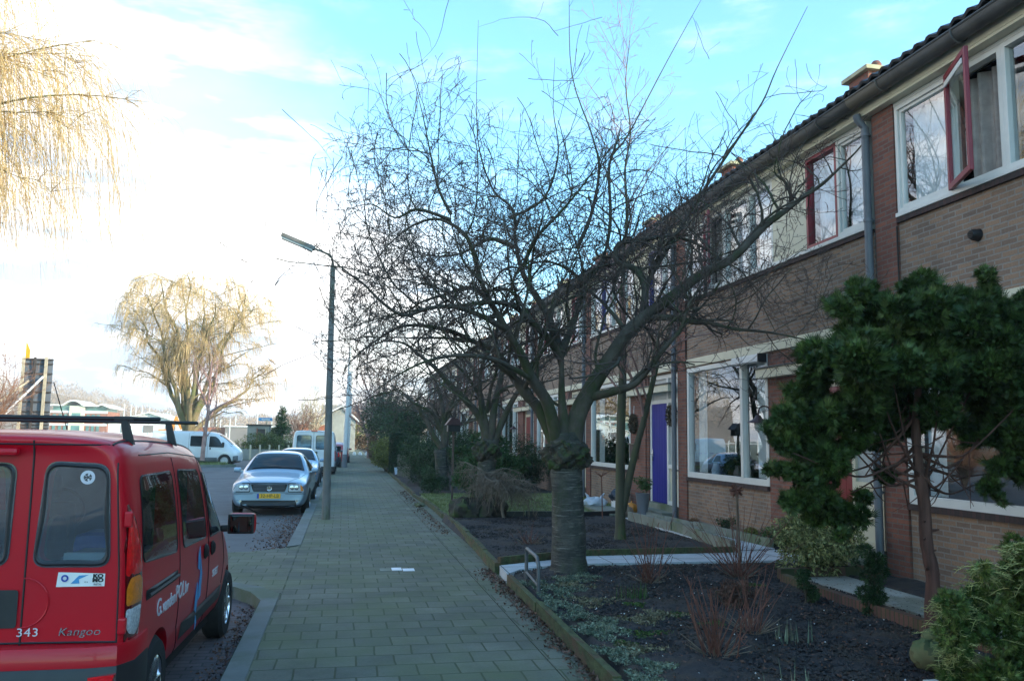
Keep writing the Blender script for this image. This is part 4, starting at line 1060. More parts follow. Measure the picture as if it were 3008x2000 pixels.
# ------------------------------------------------------------------ trees and plants
M['bark'] = pm('mossy_bark', (.085, .068, .05), .95, .4, 6, .8, 40, stretch=(1, 1, .5), dirt=(.05, .062, .02))
def cherrybark():
    m, t, b = newmat('cherry_bark'); co = objco(t, 'Object', (1, 1, 1)); cs = objco(t, 'Object', (.8, .8, 5.5)); cf = objco(t, 'Object', (1.2, 1.2, 16))
    base = ramp(t, noise(t, co, 5, 6, .7), [(.3, (.035, .036, .031)), (.52, (.085, .082, .068)), (.75, (.17, .155, .125))])
    col = mixc(t, ramp(t, noise(t, cs, 4, 4, .6), [(.45, (0, 0, 0)), (.62, (.7, .7, .7))]), base, (.035, .033, .03))
    col = mixc(t, ramp(t, noise(t, cf, 3.2, 3, .5), [(.60, (0, 0, 0)), (.66, (.85, .85, .85))]), col, (.20, .19, .17))
    col = mixc(t, ramp(t, noise(t, co, 2.3, 6, .7), [(.50, (0, 0, 0)), (.66, (.85, .85, .85))]), col, (.035, .052, .018))
    t.links.new(col, b.inputs['Base Color']); b.inputs['Roughness'].default_value = .9
    mm_ = node(t, 'ShaderNodeMath', operation='ADD'); t.links.new(noise(t, cs, 9, 5, .7), mm_.inputs[0]); t.links.new(noise(t, co, 30, 4, .6), mm_.inputs[1])
    bump(t, b, mm_.outputs[0], 1.0, .02); return m
M['cherrybark'] = cherrybark()
M['twig'] = pm('dark_twig', (.10, .068, .055), .9, .35, 3)
M['palebark'] = pm('green_grey_bark', (.085, .085, .055), .9, .3, 4, .5, 40, stretch=(1, 1, .3), dirt=(.09, .12, .035))
M['willowbark'] = pm('willow_bark', (.22, .17, .09), .9, .3, 2, .5, 12, dirt=(.16, .17, .06))
M['willowtwig'] = pm('golden_willow_twig', (.60, .41, .19), .8, .25, 2)
M['burl'] = pm('burl_bark', (.05, .042, .032), .97, .5, 7, 1.0, 16, dirt=(.045, .075, .015))
class Tubes:                                   # many tapering tubes gathered into one mesh, quickly
    def __init__(s): s.V = []; s.F = []; s.n = 0
    def add(s, P, R, k):
        P = np.asarray(P, float); m = len(P)
        T = np.gradient(P, axis=0); T /= (np.linalg.norm(T, axis=1, keepdims=True)+1e-9)
        ref = np.array([.31, .17, .93]) if abs(T[0, 2]) < .85 else np.array([.93, .2, .1])
        A = np.cross(T, ref); A /= (np.linalg.norm(A, axis=1, keepdims=True)+1e-9); B = np.cross(T, A)
        a = np.arange(k)*2*PI/k; R = np.asarray(R, float)
        V = P[:, None, :] + R[:, None, None]*(A[:, None, :]*np.cos(a)[None, :, None] + B[:, None, :]*np.sin(a)[None, :, None])
        s.V.append(V.reshape(-1, 3))
        i = np.arange(m-1)[:, None]; j = np.arange(k)[None, :]; jn = (j+1) % k
        F = np.stack([i*k+j, i*k+jn, (i+1)*k+jn, (i+1)*k+j], -1).reshape(-1, 4)+s.n
        s.F.append(F); s.n += m*k
    def build(s, name, mat, parent, smooth=True): return npmesh(name, np.concatenate(s.V), np.concatenate(s.F), mat, parent, smooth=smooth)
def smoothpath(pts, k=4):
    P = [np.array(p, float) for p in pts]; out = []
    for i in range(len(P)-1):
        p0 = P[max(i-1, 0)]; p1 = P[i]; p2 = P[i+1]; p3 = P[min(i+2, len(P)-1)]
        for j in range(k):
            t = j/k; out.append(.5*((2*p1)+(-p0+p2)*t+(2*p0-5*p1+4*p2-p3)*t*t+(-p0+3*p1-3*p2+p3)*t**3))
    out.append(P[-1]); return np.array(out)
class Grower:
    def __init__(s, seed, levels, buds=None):
        s.r = np.random.RandomState(seed); s.lv = levels; s.t = Tubes(); s.tt = Tubes(); s.count = 0; s.zf = buds; s.zmin = 2.0 if buds is not None or levels[0]['len'] == 1.45 else -9
    def seg(s, p, d, L, r0, lev):
        c = s.lv[lev]; r = s.r; n = c['n']; step = L/n; P = [p.copy()]; d = d.copy()
        bend = r.randn(3)*c['bend']
        for i in range(n):
            d = d + r.randn(3)*c['wig'] + bend/n + np.array([0, 0, c['up']])*(1.0/n)*(i/n+.3)
            d /= np.linalg.norm(d); p = p + d*step; P.append(p.copy())
        return np.array(P)
    def grow(s, P, R, lev):
        """put children along the limb P with radii R, children are of level lev"""
        if lev >= len(s.lv): return
        c = s.lv[lev]; r = s.r; L = np.linalg.norm(np.diff(P, axis=0), axis=1).sum()
        n = r.poisson(c['dens']*L) if lev else 0
        n = int(round(c['dens']*L + r.rand()-.5))
        for q in range(max(n, c.get('min', 0))):
            if s.zf and P[0][2] > -9:
                zc = P[min(int((q+.5)/max(n, 1)*(len(P)-1)), len(P)-1)][2]
                if zc > s.zf[0] and r.rand() > max(s.zf[2], 1-(zc-s.zf[0])/(s.zf[1]-s.zf[0])): continue
            t = c['t0'] + (1-c['t0'])*(q+r.rand())/max(n, 1); t = min(t, .99); f = t*(len(P)-1); i = int(f); fr = f-i
            p = P[i]*(1-fr)+P[min(i+1, len(P)-1)]*fr; tang = P[min(i+1, len(P)-1)]-P[max(i-1, 0)]; tang /= np.linalg.norm(tang)+1e-9
            v = r.randn(3); v[2] += c.get('side_up', .6); v -= tang*v.dot(tang)*(1-.0); v /= np.linalg.norm(v)+1e-9
            ang = c['ang']*(.7+.6*r.rand()); d = tang*math.cos(ang)+v*math.sin(ang)
            LL = c['len']*(.45+.9*r.rand())*(1-.35*t); rr = min(R[i]*c['rr'], c['rmax'])*(.7+.5*r.rand())
            C = s.seg(p, d, LL, rr, lev)
            if C[:, 2].min() < s.zmin: continue
            if s.zf and C[-1][0] < -.35 and r.rand() < .8: continue
            RR = np.linspace(rr, max(rr*.35, c.get('rmin', .002)), len(C))
            (s.t if c['k'] > 4 else s.tt).add(C, RR, c['k']); s.count += 1
            s.grow(C, RR, lev+1)
def cherry_levels(dens=1.0, rmin=.003):
    return [dict(len=1.45, dens=3.4*dens, t0=.16, ang=1.0, bend=1.5, wig=.11, up=.75, n=12, rr=.5, rmax=.026, k=5, side_up=.7, rmin=rmin*1.3),
            dict(len=.85, dens=4.6*dens, t0=.10, ang=.85, bend=1.4, wig=.12, up=.45, n=9, rr=.6, rmax=.012, k=3, side_up=.3, rmin=rmin),
            dict(len=.42, dens=4.0*dens, t0=.1, ang=.8, bend=1.0, wig=.12, up=.4, n=6, rr=.6, rmax=.0065, k=3, side_up=.3, rmin=rmin*.9),
            dict(len=.07, dens=7.0*dens, t0=.1, ang=.9, bend=.2, wig=.1, up=.3, n=2, rr=.7, rmax=.0038, k=3, side_up=.4, rmin=rmin)]
def street_tree(root_xy, base_z, limbs, trunk, burl, label, seed, dens=1.0, group='bare street trees', lv=None, rmin=.003, name='cherry_tree', zf=None):
    R = empty(name, (root_xy[0], root_xy[1], base_z), label, 'tree', group)
    g = Grower(seed, lv or cherry_levels(dens, rmin), zf)
    # trunk
    tb = MB(); tb.tube(smoothpath([p for p, r in trunk], 5), list(np.interp(np.linspace(0, len(trunk)-1, (len(trunk)-1)*5+1), range(len(trunk)), [r for p, r in trunk])), 20, cap=False)
    rs = np.random.RandomState(seed)
    ax_, ay_ = trunk[0][0][0], trunk[0][0][1]
    tb.v = [(ax_+(v[0]-ax_)*(1+.05*math.sin(5*math.atan2(v[1]-ay_, v[0]-ax_)+v[2]*2)+rs.randn()*.02), ay_+(v[1]-ay_)*(1+.05*math.sin(4*math.atan2(v[1]-ay_, v[0]-ax_)+1-v[2])), v[2]+rs.randn()*.004) for v in tb.v]
    tr = tb.build('trunk', M['cherrybark'], R)
    if burl:
        c, rx, rz = burl; b = MB(); n = 60; rows = 36; vs = []
        for i in range(rows+1):
            ph = PI*i/rows
            for k in range(n):
                a = 2*PI*k/n; lump = 1+.11*math.sin(3*a+ph*4)+.08*math.sin(7*a-ph*6+1)+.07*math.sin(11*a+9*ph)+.05*math.sin(19*a-13*ph)+rs.randn()*.035
                vs.append((c[0]+rx*lump*math.sin(ph)**.8*math.cos(a), c[1]+rx*lump*math.sin(ph)**.8*math.sin(a), c[2]+rz*math.cos(ph)*(1+.1*math.sin(2*a))))
        b.add(vs, [(i*n+k, i*n+(k+1) % n, (i+1)*n+(k+1) % n, (i+1)*n+k) for i in range(rows) for k in range(n)], 0, True); b.build('burl', M['burl'], R)
    for pts, r0, r1 in limbs:
        P = smoothpath(pts, 4); tt_ = np.linspace(0, 1, len(P)); r1 = r1*.35; RR = r1+(r0-r1)*(1-tt_)**1.2
        g.t.add(P, RR, 10); g.grow(P, RR, 0)
    # one crown: boughs as a part with the fine twigs as its sub-part
    cr = g.t.build('crown', M['bark'], R); g.tt.build('twigs', M['twig'], cr)
    return R
def px(pts, Y, dz=0, yoff=None):
    out = []
    for i, q in enumerate(pts):
        yy = Y + (q[2] if len(q) > 2 else 0); v = at(q[0], q[1], yy); out.append((v.x, v.y, v.z))
    return out
def z1(pts): return [(900+p[0]/1.96, 600+p[1]/1.96) + tuple(p[2:]) for p in pts]
T1 = 10.2
tr1 = [(tuple(at(1672, 1715, T1)), .34), (tuple(at(1672, 1690, T1)), .25), (tuple(at(1672, 1640, T1)), .215), (tuple(at(1668, 1500, T1)), .20), (tuple(at(1662, 1390, T1)), .20), (tuple(at(1660, 1320, T1)), .22), (tuple(at(1660, 1270, T1)), .15)]
limbs = [
 (px(z1([(1440, 1400), (1340, 1180, .1), (1250, 1080, .2), (1150, 930, .4), (1080, 840, .6), (960, 790, .8), (800, 770, 1.0), (640, 770, 1.1), (330, 760, 1.3)]), T1), .085, .014),
 (px(z1([(1450, 1400), (1390, 1150, -.2), (1300, 1010, -.3), (1240, 870, -.4), (1150, 720, -.6), (1060, 560, -.7), (1000, 440, -.8), (900, 320, -.9), (830, 90, -1.0)]), T1), .085, .018),
 (px(z1([(1480, 1400), (1480, 1250), (1470, 1100), (1470, 850)]), T1), .10, .075),
 (px(z1([(1470, 860), (1430, 760, .1), (1380, 620, .2), (1290, 480, .2), (1240, 380, .3), (1210, 250, .3), (1205, 140, .3), (1260, 40, .4), (1330, -10, .5)]), T1), .066, .02),
 (px(z1([(1460, 880), (1400, 780, -.2), (1300, 680, -.4), (1200, 590, -.6), (1080, 565, -.8), (900, 580, -1.0), (700, 600, -1.1), (480, 640, -1.2), (230, 715, -1.3)]), T1), .055, .012),
 (px(z1([(1470, 850), (1510, 750, .3), (1560, 620, .6), (1600, 450, .8), (1560, 250, 1.0), (1480, 50, 1.2)]), T1), .058, .018),
 (px(z1([(1530, 1420), (1560, 1220), (1640, 1060), (1740, 900, -.1), (1850, 740, -.2), (1960, 640, -.2), (2120, 520, -.3), (2280, 400, -.3)])+[(2150, 760, -.4), (2248, 663, -.4), (2302, 623, -.4), (2360, 578, -.4), (2413, 543, -.4), (2462, 498, -.5), (2516, 445, -.5), (2547, 405, -.5)], T1), .125, .02),
 (px(z1([(1640, 1110), (1760, 1080, -.3), (1880, 1040, -.5), (1960, 960, -.6), (2060, 830, -.8), (2160, 710, -.9), (2200, 580, -1.0), (2290, 440, -1.0)])+[(2120, 740, -1.1)], T1), .06, .02),
 (px(z1([(1930, 670), (2050, 650, -.4), (2250, 680, -.6)])+[(2070, 945, -.8), (2150, 965, -.9), (2257, 976, -.9), (2346, 993, -1.0), (2427, 1010, -1.0)], T1), .05, .012),
 (px([(2330, 600, -.3), (2310, 540, -.3), (2275, 505, -.3), (2290, 440, -.4)], T1), .03, .01),
 (px(z1([(1930, 670), (1950, 500, .2), (1900, 380, .3), (1790, 330, .4), (1800, 230, .4), (1950, 205, .5), (2100, 185, .6), (2250, 230, .7), (2370, 310, .8)])+[(2180, 800, .8), (2230, 880, .8), (2290, 1000, .7)], T1), .055, .012),
 (px(z1([(1960, 640), (1950, 520, .4), (1990, 400, .5)])+[(1980, 700, .5), (2066, 561, .6), (2168, 408, .7), (2240, 300, .7), (2283, 200, .7), (2372, 20, .7)], T1), .05, .012),
 (px(z1([(1300, 1010, -.3), (1100, 900, -.9), (900, 870, -1.4), (700, 900, -1.7), (500, 1000, -1.9), (300, 1150, -2.0)]), T1), .035, .008),
 (px(z1([(1600, 450, .8), (1700, 330, .9), (1750, 100, 1.0)])+[(1790, 480, 1.0), (1830, 420, 1.0), (1860, 370, 1.1), (1960, 180, 1.1), (2060, 0, 1.2)], T1), .035, .010),
  (px(z1([(1150, 720, -.6), (1000, 640, -.9), (850, 590, -1.2), (700, 600, -1.4), (560, 640, -1.6), (430, 560, -1.7), (330, 460, -1.8), (220, 380, -1.9), (120, 290, -2), (0, 200, -2.1)]), T1), .034, .006),
 (px(z1([(1060, 560, -.7), (950, 480, -.5), (800, 520, -.3), (650, 570, -.2), (520, 680, 0), (400, 860, .2)]), T1), .034, .008),
 (px(z1([(1000, 440, -.8), (930, 200, -.6), (780, 90, -.4), (640, 110, -.2), (520, 190, 0), (420, 300, .1), (405, 420, .2)]), T1), .03, .007),
 (px(z1([(960, 790, .8), (800, 720, .4), (560, 700, .2), (380, 800, .0), (260, 900, -.2), (190, 1010, -.3)]), T1), .034, .007),
 (px(z1([(1300, 680, -.4), (1180, 500, -.1), (1040, 500, .2), (880, 470, .4), (740, 400, .6), (620, 420, .8)]), T1), .03, .007),
 (px(z1([(1210, 250, .3), (1060, 200, .6), (900, 280, .8), (760, 300, 1.0), (600, 260, 1.2), (460, 160, 1.3)]), T1), .03, .007),
 (px(z1([(1600, 450, .8), (1480, 360, .9), (1350, 330, 1.0), (1200, 380, 1.1), (1060, 360, 1.2)]), T1), .028, .007),
 (px(z1([(1850, 740, -.2), (1700, 560, .4), (1560, 470, .8), (1420, 500, 1.1), (1300, 600, 1.3)]), T1), .03, .007),
 (px(z1([(1240, 380, .3), (1320, 200, .0), (1450, 60, -.2)])+[(1700, 560, -.3), (1760, 470, -.4), (1800, 330, -.4)], T1), .03, .007),
 (px(z1([(1560, 250, 1.0), (1640, 60, 1.1)])+[(1760, 500, 1.2), (1740, 400, 1.2), (1680, 220, 1.3), (1672, 0, 1.3)], T1), .032, .010),
 (px(z1([(1210, 150, .3), (1180, 20, .2)])+[(1450, 560, .2), (1410, 450, .2), (1400, 320, .2), (1405, 60, .2)], T1), .022, .006),
 (px(z1([(830, 90, -1.0), (640, 30, -1.1)])+[(1160, 640, -1.1), (1090, 600, -1.2), (1010, 620, -1.2)], T1), .022, .008),
 (px([(1325, 630, -1.0), (1290, 560, -1.0), (1270, 480, -1.1), (1240, 330, -1.1), (1205, 200, -1.1)], T1), .02, .006),
 (px([(1500, 640, .3), (1600, 580, .6), (1640, 450, .6), (1625, 320, .6), (1630, 170, .6)], T1), .022, .006),
]
T_bush = street_tree((tr1[0][0][0], T1), .08, limbs, tr1, ((at(1665, 1330, T1).x, T1, at(1665, 1338, T1).z), .29, .21), 'large bare pruned tree with a swollen mossy burl, nearest on the right of the pavement', 11, 1.35, group=None, rmin=.0038, zf=(4.9, 6.6, .32))
def auto_limbs(base, n, h, spread, seed, r0=.07, lean=(0, 0)):
    rs = np.random.RandomState(seed); out = []
    for i in range(n):
        a = 2*PI*(i+rs.rand()*.5)/n; p = np.array(base, float); P = [p+np.array([0, 0, -.25])]; d = np.array([math.cos(a)*.55, math.sin(a)*.55, 1.0])
        L_ = h*(.85+.35*rs.rand())
        for k in range(7):
            d = d + np.array([math.cos(a)*spread, math.sin(a)*spread, -.02])+rs.randn(3)*.16; d /= np.linalg.norm(d); p = p + d*L_/7; P.append(p.copy())
        out.append(([tuple(q) for q in P], r0*(.8+.4*rs.rand()), r0*.18))
    return out
def zz(x, y, Y): v = at(x, y, Y); return (v.x, v.y, v.z)
T2 = 18.9
tr2 = [(zz(1420, 1545, T2), .24), (zz(1420, 1480, T2), .2), (zz(1425, 1400, T2), .19), (zz(1435, 1330, T2), .22), (zz(1440, 1290, T2), .18)]
l2 = [(px(z1([(1040, 1370), (1000, 1230), (900, 1110, -.2), (820, 1030, -.3), (740, 940, -.5), (640, 860, -.6), (560, 800, -.8), (440, 790, -1), (300, 850, -1.2)]), T2), .10, .02),
      (px(z1([(1050, 1370), (1020, 1200), (1000, 1080, .2), (960, 950, .4), (880, 850, .6), (780, 720, .8)]), T2), .09, .02),
      (px(z1([(1060, 1370), (1080, 1180), (1120, 1000, .3), (1160, 900, .4), (1210, 740, .5), (1260, 600, .6)]), T2), .10, .025),
      (px(z1([(1080, 1370), (1150, 1200), (1230, 1060, -.3), (1330, 960, -.5), (1420, 880, -.6), (1500, 860, -.8)]), T2), .09, .02),
      (px(z1([(1010, 1260), (1000, 1000, -.3), (1040, 850, -.6), (1080, 700, -.9), (1060, 500, -1.2)]), T2), .06, .015)]
street_tree((tr2[0][0][0], T2), .05, l2+auto_limbs(zz(1430, 1180, T2), 4, 2.4, .28, 5, .05), tr2, ((at(1430, 1330, T2).x, T2, at(1430, 1325, T2).z), .30, .26), 'bare pruned tree rising from a mossy stump, second along the pavement', 12, .85, None, rmin=.004)
T3 = 26
tr3 = [(zz(1303, 1470, T3), .22), (zz(1300, 1420, T3), .2), (zz(1296, 1370, T3), .19), (zz(1292, 1320, T3), .2)]
l3 = [(px(z1([(780, 1400), (730, 1330), (690, 1240), (640, 1170, .2), (590, 1110, .4), (500, 1050, .8), (400, 1020, 1)]), T3), .10, .025),
      (px(z1([(790, 1400), (790, 1230), (770, 1100), (740, 1010), (680, 900), (640, 780)]), T3), .10, .025),
      (px(z1([(800, 1390), (820, 1200), (860, 1090), (880, 980), (900, 800)]), T3), .09, .025)]
street_tree((tr3[0][0][0], T3), .05, l3+auto_limbs(zz(1295, 1240, T3), 4, 2.6, .3, 8, .055), tr3, None, 'bare pruned tree in front of the dark hedge, third along the pavement', 13, .8, None, rmin=.005)
for i, (x, y, Y, lab) in enumerate(((1215, 1395, 36, 'bare tree behind the yellow-green bushes, fourth along the pavement'), (1160, 1330, 52, 'small bare tree near the far end of the pavement, fifth in line'))):
    b = zz(x, y, Y); street_tree((b[0]+1.3, Y), .05, auto_limbs((b[0]+1.3, Y, 1.7), 6, 3.4, .26, 20+i, .08), [((b[0]+1.3, Y, 0), .16), ((b[0]+1.3, Y, 1.0), .14), ((b[0]+1.3, Y, 1.8), .13)], None, lab, 31+i, 1.0, None, rmin=.006)
# slender young tree with a fork, behind the big one
YT = 13.3
def young():
    R = empty('young_tree', (at(1825, 1600, YT).x, YT, .08), 'slender smooth green-grey tree forking low, standing in the empty soil bed before the blue door', 'tree')
    t = MB()
    P = px([(1822, 1600), (1822, 1540), (1822, 1400), (1824, 1250), (1830, 1050), (1828, 850), (1842, 640), (1836, 500), (1852, 390), (1838, 250), (1850, 120)], YT)
    P = smoothpath(P, 4); RR = np.interp(np.arange(len(P))/(len(P)-1), [0, .08, .35, .5, .7, 1], [.13, .085, .070, .038, .018, .005])
    t.tube(P, list(RR), 16)
    F = smoothpath(px([(1828, 1500), (1847, 1410, -.05), (1870, 1312, -.1), (1892, 1232, -.15), (1919, 1116, -.2), (1940, 1040, -.2), (1980, 930, -.2), (2010, 800, -.2), (2040, 640, -.2)], YT), 4); FR = np.linspace(.07, .015, len(F))
    t.tube(F, list(FR), 12); t.build('trunk', M['palebark'], R)
    lv = [dict(len=1.9, dens=3.0, t0=.33, ang=.55, bend=.5, wig=.07, up=.6, n=9, rr=.6, rmax=.024, k=5, side_up=.5, rmin=.003),
          dict(len=.7, dens=4.2, t0=.15, ang=.75, bend=.3, wig=.1, up=.4, n=6, rr=.6, rmax=.009, k=3, side_up=.4, rmin=.004),
          dict(len=.3, dens=5.5, t0=.1, ang=.8, bend=.3, wig=.1, up=.3, n=3, rr=.6, rmax=.005, k=3, side_up=.4, rmin=.0025),
          dict(len=.09, dens=9, t0=.1, ang=.9, bend=.3, wig=.1, up=.3, n=2, rr=.7, rmax=.004, k=3, side_up=.4, rmin=.003)]
    g = Grower(77, lv); g.grow(P, RR, 0); g.grow(F, FR, 0)
    cr = g.t.build('crown', M['twigsunlit'], R); g.tt.build('twigs', M['twigsunlit'], cr)
M['twigsunlit'] = pm('sunlit_toned_twig', (.36, .22, .19), .9, .3, 3)  # pinkish tone puts low sunlight into the twig colour
young()

# ---- willows: arching limbs with long hanging golden strands
def willow(name, base, h, rad_, label, seed, nl=9, strands=900, sl=3.0, trunkr=.45, kr=.012, floor=0, n2=10, fine=.03, trunk_h=.13, extra=()):
    """limbs climb steeply and end on a domed shell; thin strands arch out of them and hang"""
    R = empty(name, base, label, 'tree'); rs = np.random.RandomState(seed); t = Tubes(); s = Tubes(); b = np.array(base, float); th = h*trunk_h
    tr = MB(); tr.tube([tuple(b+[0, 0, -.3]), tuple(b+[0, 0, th*.5]), tuple(b+[0, 0, th])], [trunkr*1.2, trunkr, trunkr*1.1], 16); tr.build('trunk', M['willowbark'], R)
    ends = []
    def reach(p0, target, r0, r1, k, wob, n=9):
        p0 = np.array(p0); tg = np.array(target); L_ = np.linalg.norm(tg-p0); out = [p0]
        mid = p0*.55+tg*.45+[0, 0, L_*.13]+rs.randn(3)*wob*L_
        for i in range(1, n+1):
            u = i/n; q = p0*(1-u)**2+mid*2*u*(1-u)+tg*u*u+rs.randn(3)*wob*L_*.22; out.append(q)
        P = smoothpath(out, 2); RR = r1+(r0-r1)*(1-np.linspace(0, 1, len(P)))**1.2; t.add(P, RR, k); ends.append(P); return P, RR
    c = b+[0, 0, h*.42]
    for i in range(nl):
        a = 2*PI*(i+rs.rand()*.7)/nl; el = rs.uniform(.15, 1.35); v = np.array([math.cos(a)*math.cos(el)*rad_*.86, math.sin(a)*math.cos(el)*rad_*.86, math.sin(el)*h*.52])
        P, RR = reach(b+[0, 0, th*.9], c+v, trunkr*.42, .035, 8, .05, 10)
        for j in range(n2):
            i0 = rs.randint(5, len(P)-2); u = rs.randn(3)*[.9, .9, .5]+v/np.linalg.norm(v); u /= np.linalg.norm(u)
            tg = P[i0]+u*rad_*rs.uniform(.25, .55); q = tg-c; m = math.sqrt((q[0]/rad_)**2+(q[1]/rad_)**2+(q[2]/(h*.57))**2)
            if m > 1: tg = c+q/m
            Q, QR = reach(P[i0], tg, RR[i0]*.45, .014, 5, .06, 6)
            for j2 in range(4):
                i1 = rs.randint(3, len(Q)); u = rs.randn(3)*[1, 1, .4]+[0, 0, .35]; tg = Q[i1]+u/np.linalg.norm(u)*rad_*rs.uniform(.12, .28); q = tg-c; m = math.sqrt((q[0]/rad_)**2+(q[1]/rad_)**2+(q[2]/(h*.58))**2)
                if m > 1: tg = c+q/m
                reach(Q[i1], tg, fine*.7, .006, 4, .08, 4)
    for x_, y_, Y_, r_ in extra:
        tg = np.array(at(x_, y_, Y_)); p0 = c+(tg-c)*.12; P, RR = reach(p0, tg, r_, .008, 6, .03, 9)
        for j in range(7):
            i1 = rs.randint(4, len(P)); reach(P[i1], P[i1]+np.array([rs.rand()*1.1-.3, rs.randn()*.4, -.2-rs.rand()*.5]), .012, .004, 4, .08, 4)
        ends += [P[len(P)//3:]]*3
    for i in range(strands):
        P = ends[rs.randint(len(ends))]; j = rs.randint(int(len(P)*.45), len(P)); p = P[j].copy(); Q = [p]; q = p-b; hr = math.hypot(q[0], q[1])+.01
        d = np.array([q[0]/hr*.7, q[1]/hr*.7, .35])+rs.randn(3)*.4; L_ = sl*(.35+.9*rs.rand()); n = 8
        for k in range(n):
            d = d*.74+np.array([0, 0, -.36])+rs.randn(3)*.08; p = p+d/np.linalg.norm(d)*L_/n; Q.append(p)
            if p[2] < floor+rs.rand()*1.4 and k > 1: break
        s.add(np.array(Q), np.linspace(kr, kr*.45, len(Q)), 3)
    cr = t.build('crown', M['willowbark'], R); s.build('twigs', M['willowtwig'], cr); return R
W1 = at(578, 1265, 62)
willow('willow_tree', (W1.x-.6, 62, -.15), 13.6, 7.4, 'broad golden weeping willow standing behind the sideways white van', 3, 10, 7500, 1.5, .5, .011, floor=3.2, n2=12)
willow('willow_tree', (-15.2, 21.5, -.15), 17.0, 8.6, 'golden weeping willow whose hanging branches enter the picture at upper left', 9, 13, 10500, 4.8, .45, .0072, floor=5.3, n2=9, fine=.022, extra=((250, 130, 20.5, .09), (350, 290, 20, .10), (200, 150, 21, .06), (150, 330, 19.5, .08), (60, 520, 19, .07), (20, 100, 19, .09)))

bt = auto_limbs((-1.0, -13.0, 2.6), 7, 4.6, .2, 44, .10)
street_tree((-1.0, -13.0), .0, bt, [((-1.0, -13.0, -.1), .22), ((-1.0, -13.0, 1.4), .19), ((-1.0, -13.0, 2.7), .2)], None, 'bare tree standing behind the camera, seen only as a reflection in the van window', 45, .8, None, rmin=.008)
# ------------------------------------------------------------------ garden plants and small things
M['cypress'] = leafmat('cypress_foliage', (.020, .042, .009), (.075, .12, .026), 5)
M['goldcypress'] = leafmat('golden_cypress_foliage', (.035, .078, .014), (.14, .17, .04), 6)
M['goldtip'] = leafmat('golden_cypress_tip', (.30, .30, .10), (.42, .40, .16), 6)
M['holly'] = leafmat('variegated_holly', (.06, .095, .03), (.48, .46, .20), 14)
M['darkleaf'] = leafmat('dark_evergreen', (.016, .042, .014), (.042, .09, .028), 3)
M['yew'] = leafmat('clipped_evergreen', (.010, .03, .010), (.025, .055, .02), 3)
M['midleaf'] = leafmat('mid_green_leaf', (.032, .078, .02), (.07, .14, .04), 3)
M['yellowleaf'] = leafmat('yellow_green_leaf', (.10, .12, .025), (.26, .25, .06), 5)
M['brownleaf'] = leafmat('beech_brown_leaf', (.10, .05, .022), (.22, .12, .05), 5)
M['litter'] = leafmat('fallen_leaf', (.07, .035, .025), (.19, .10, .07), 8)
M['groundcover'] = leafmat('blue_green_cover', (.09, .125, .085), (.24, .27, .18), 6)
M['moss'] = leafmat('green_moss', (.04, .09, .015), (.08, .14, .03), 6)
M['strawcover'] = leafmat('dry_cover', (.13, .12, .07), (.22, .19, .11), 6)
M['redbark'] = pm('red_brown_trunk', (.115, .055, .04), .95, .45, 8, .9, 30, stretch=(3, 3, .25))
M['redstem'] = pm('red_brown_stem', (.16, .062, .042), .7, .4, 5)
M['wicker'] = pm('grey_brown_twig', (.19, .15, .11), .9, .35, 6)
M['stone'] = pm('mossy_stone', (.13, .13, .07), .95, .35, 8, .4, 40, dirt=(.08, .10, .03))
M['terracotta'] = pm('mossy_terracotta', (.13, .125, .055), .9, .3, 7, .3, 40, dirt=(.10, .13, .05))
M['plasticbag'] = pm('white_plastic_bag', (.62, .66, .72), .35, .15, 6, .3, 12)
M['navybag'] = pm('dark_plastic_bag', (.03, .04, .06), .3, .4, 8, .3, 12)
M['orange'] = pm('orange_gourd', (.65, .24, .03), .5, .2, 5)
M['bucketblue'] = pm('pale_blue_plastic', (.42, .55, .68), .4, .05, 5)
M['galv'] = pm('weathered_steel_tube', (.13, .135, .14), .55, .25, 12, metallic=.4)
M['fencewood'] = pm('grey_fence_wood', (.13, .13, .10), .9, .3, 4, .3, 40, stretch=(4, 4, .4))
M['palewood'] = pm('pale_cut_wood', (.55, .53, .48), .8, .2, 9, .3, 40)
def leaves(name, C, S, n, mat, parent, size, seed=0, flat=.0, droop=0, shell=.6, aspect=.5, up=0):
    """leaf-sized faces through clump ellipsoids: C centres (m,3), S radii (m,3)"""
    rs = np.random.RandomState(seed); C = np.asarray(C, float); S = np.asarray(S, float)
    vol = S.prod(1)**(2/3); k = rs.choice(len(C), n, p=vol/vol.sum())
    u = rs.randn(n, 3); u /= np.linalg.norm(u, axis=1, keepdims=True); rr = (shell+(1-shell)*rs.rand(n)**.5)[:, None]*(1+.12*rs.randn(n))[:, None]
    P = C[k]+u*S[k]*rr
    a = u*.8+rs.randn(n, 3)*.55; a[:, 2] += up-droop; a /= np.linalg.norm(a, axis=1, keepdims=True)
    b = np.cross(a, rs.randn(n, 3)); b /= np.linalg.norm(b, axis=1, keepdims=True)+1e-9
    sz = size*(.55+.9*rs.rand(n))[:, None]; V = np.stack([P-b*sz*aspect*.5, P+a*sz*.55-b*sz*aspect*.1+0, P+a*sz, P+b*sz*aspect*.5+a*sz*.3], 1)
    return npmesh(name, V.reshape(-1, 3), np.arange(4*n).reshape(n, 4), mat, parent)
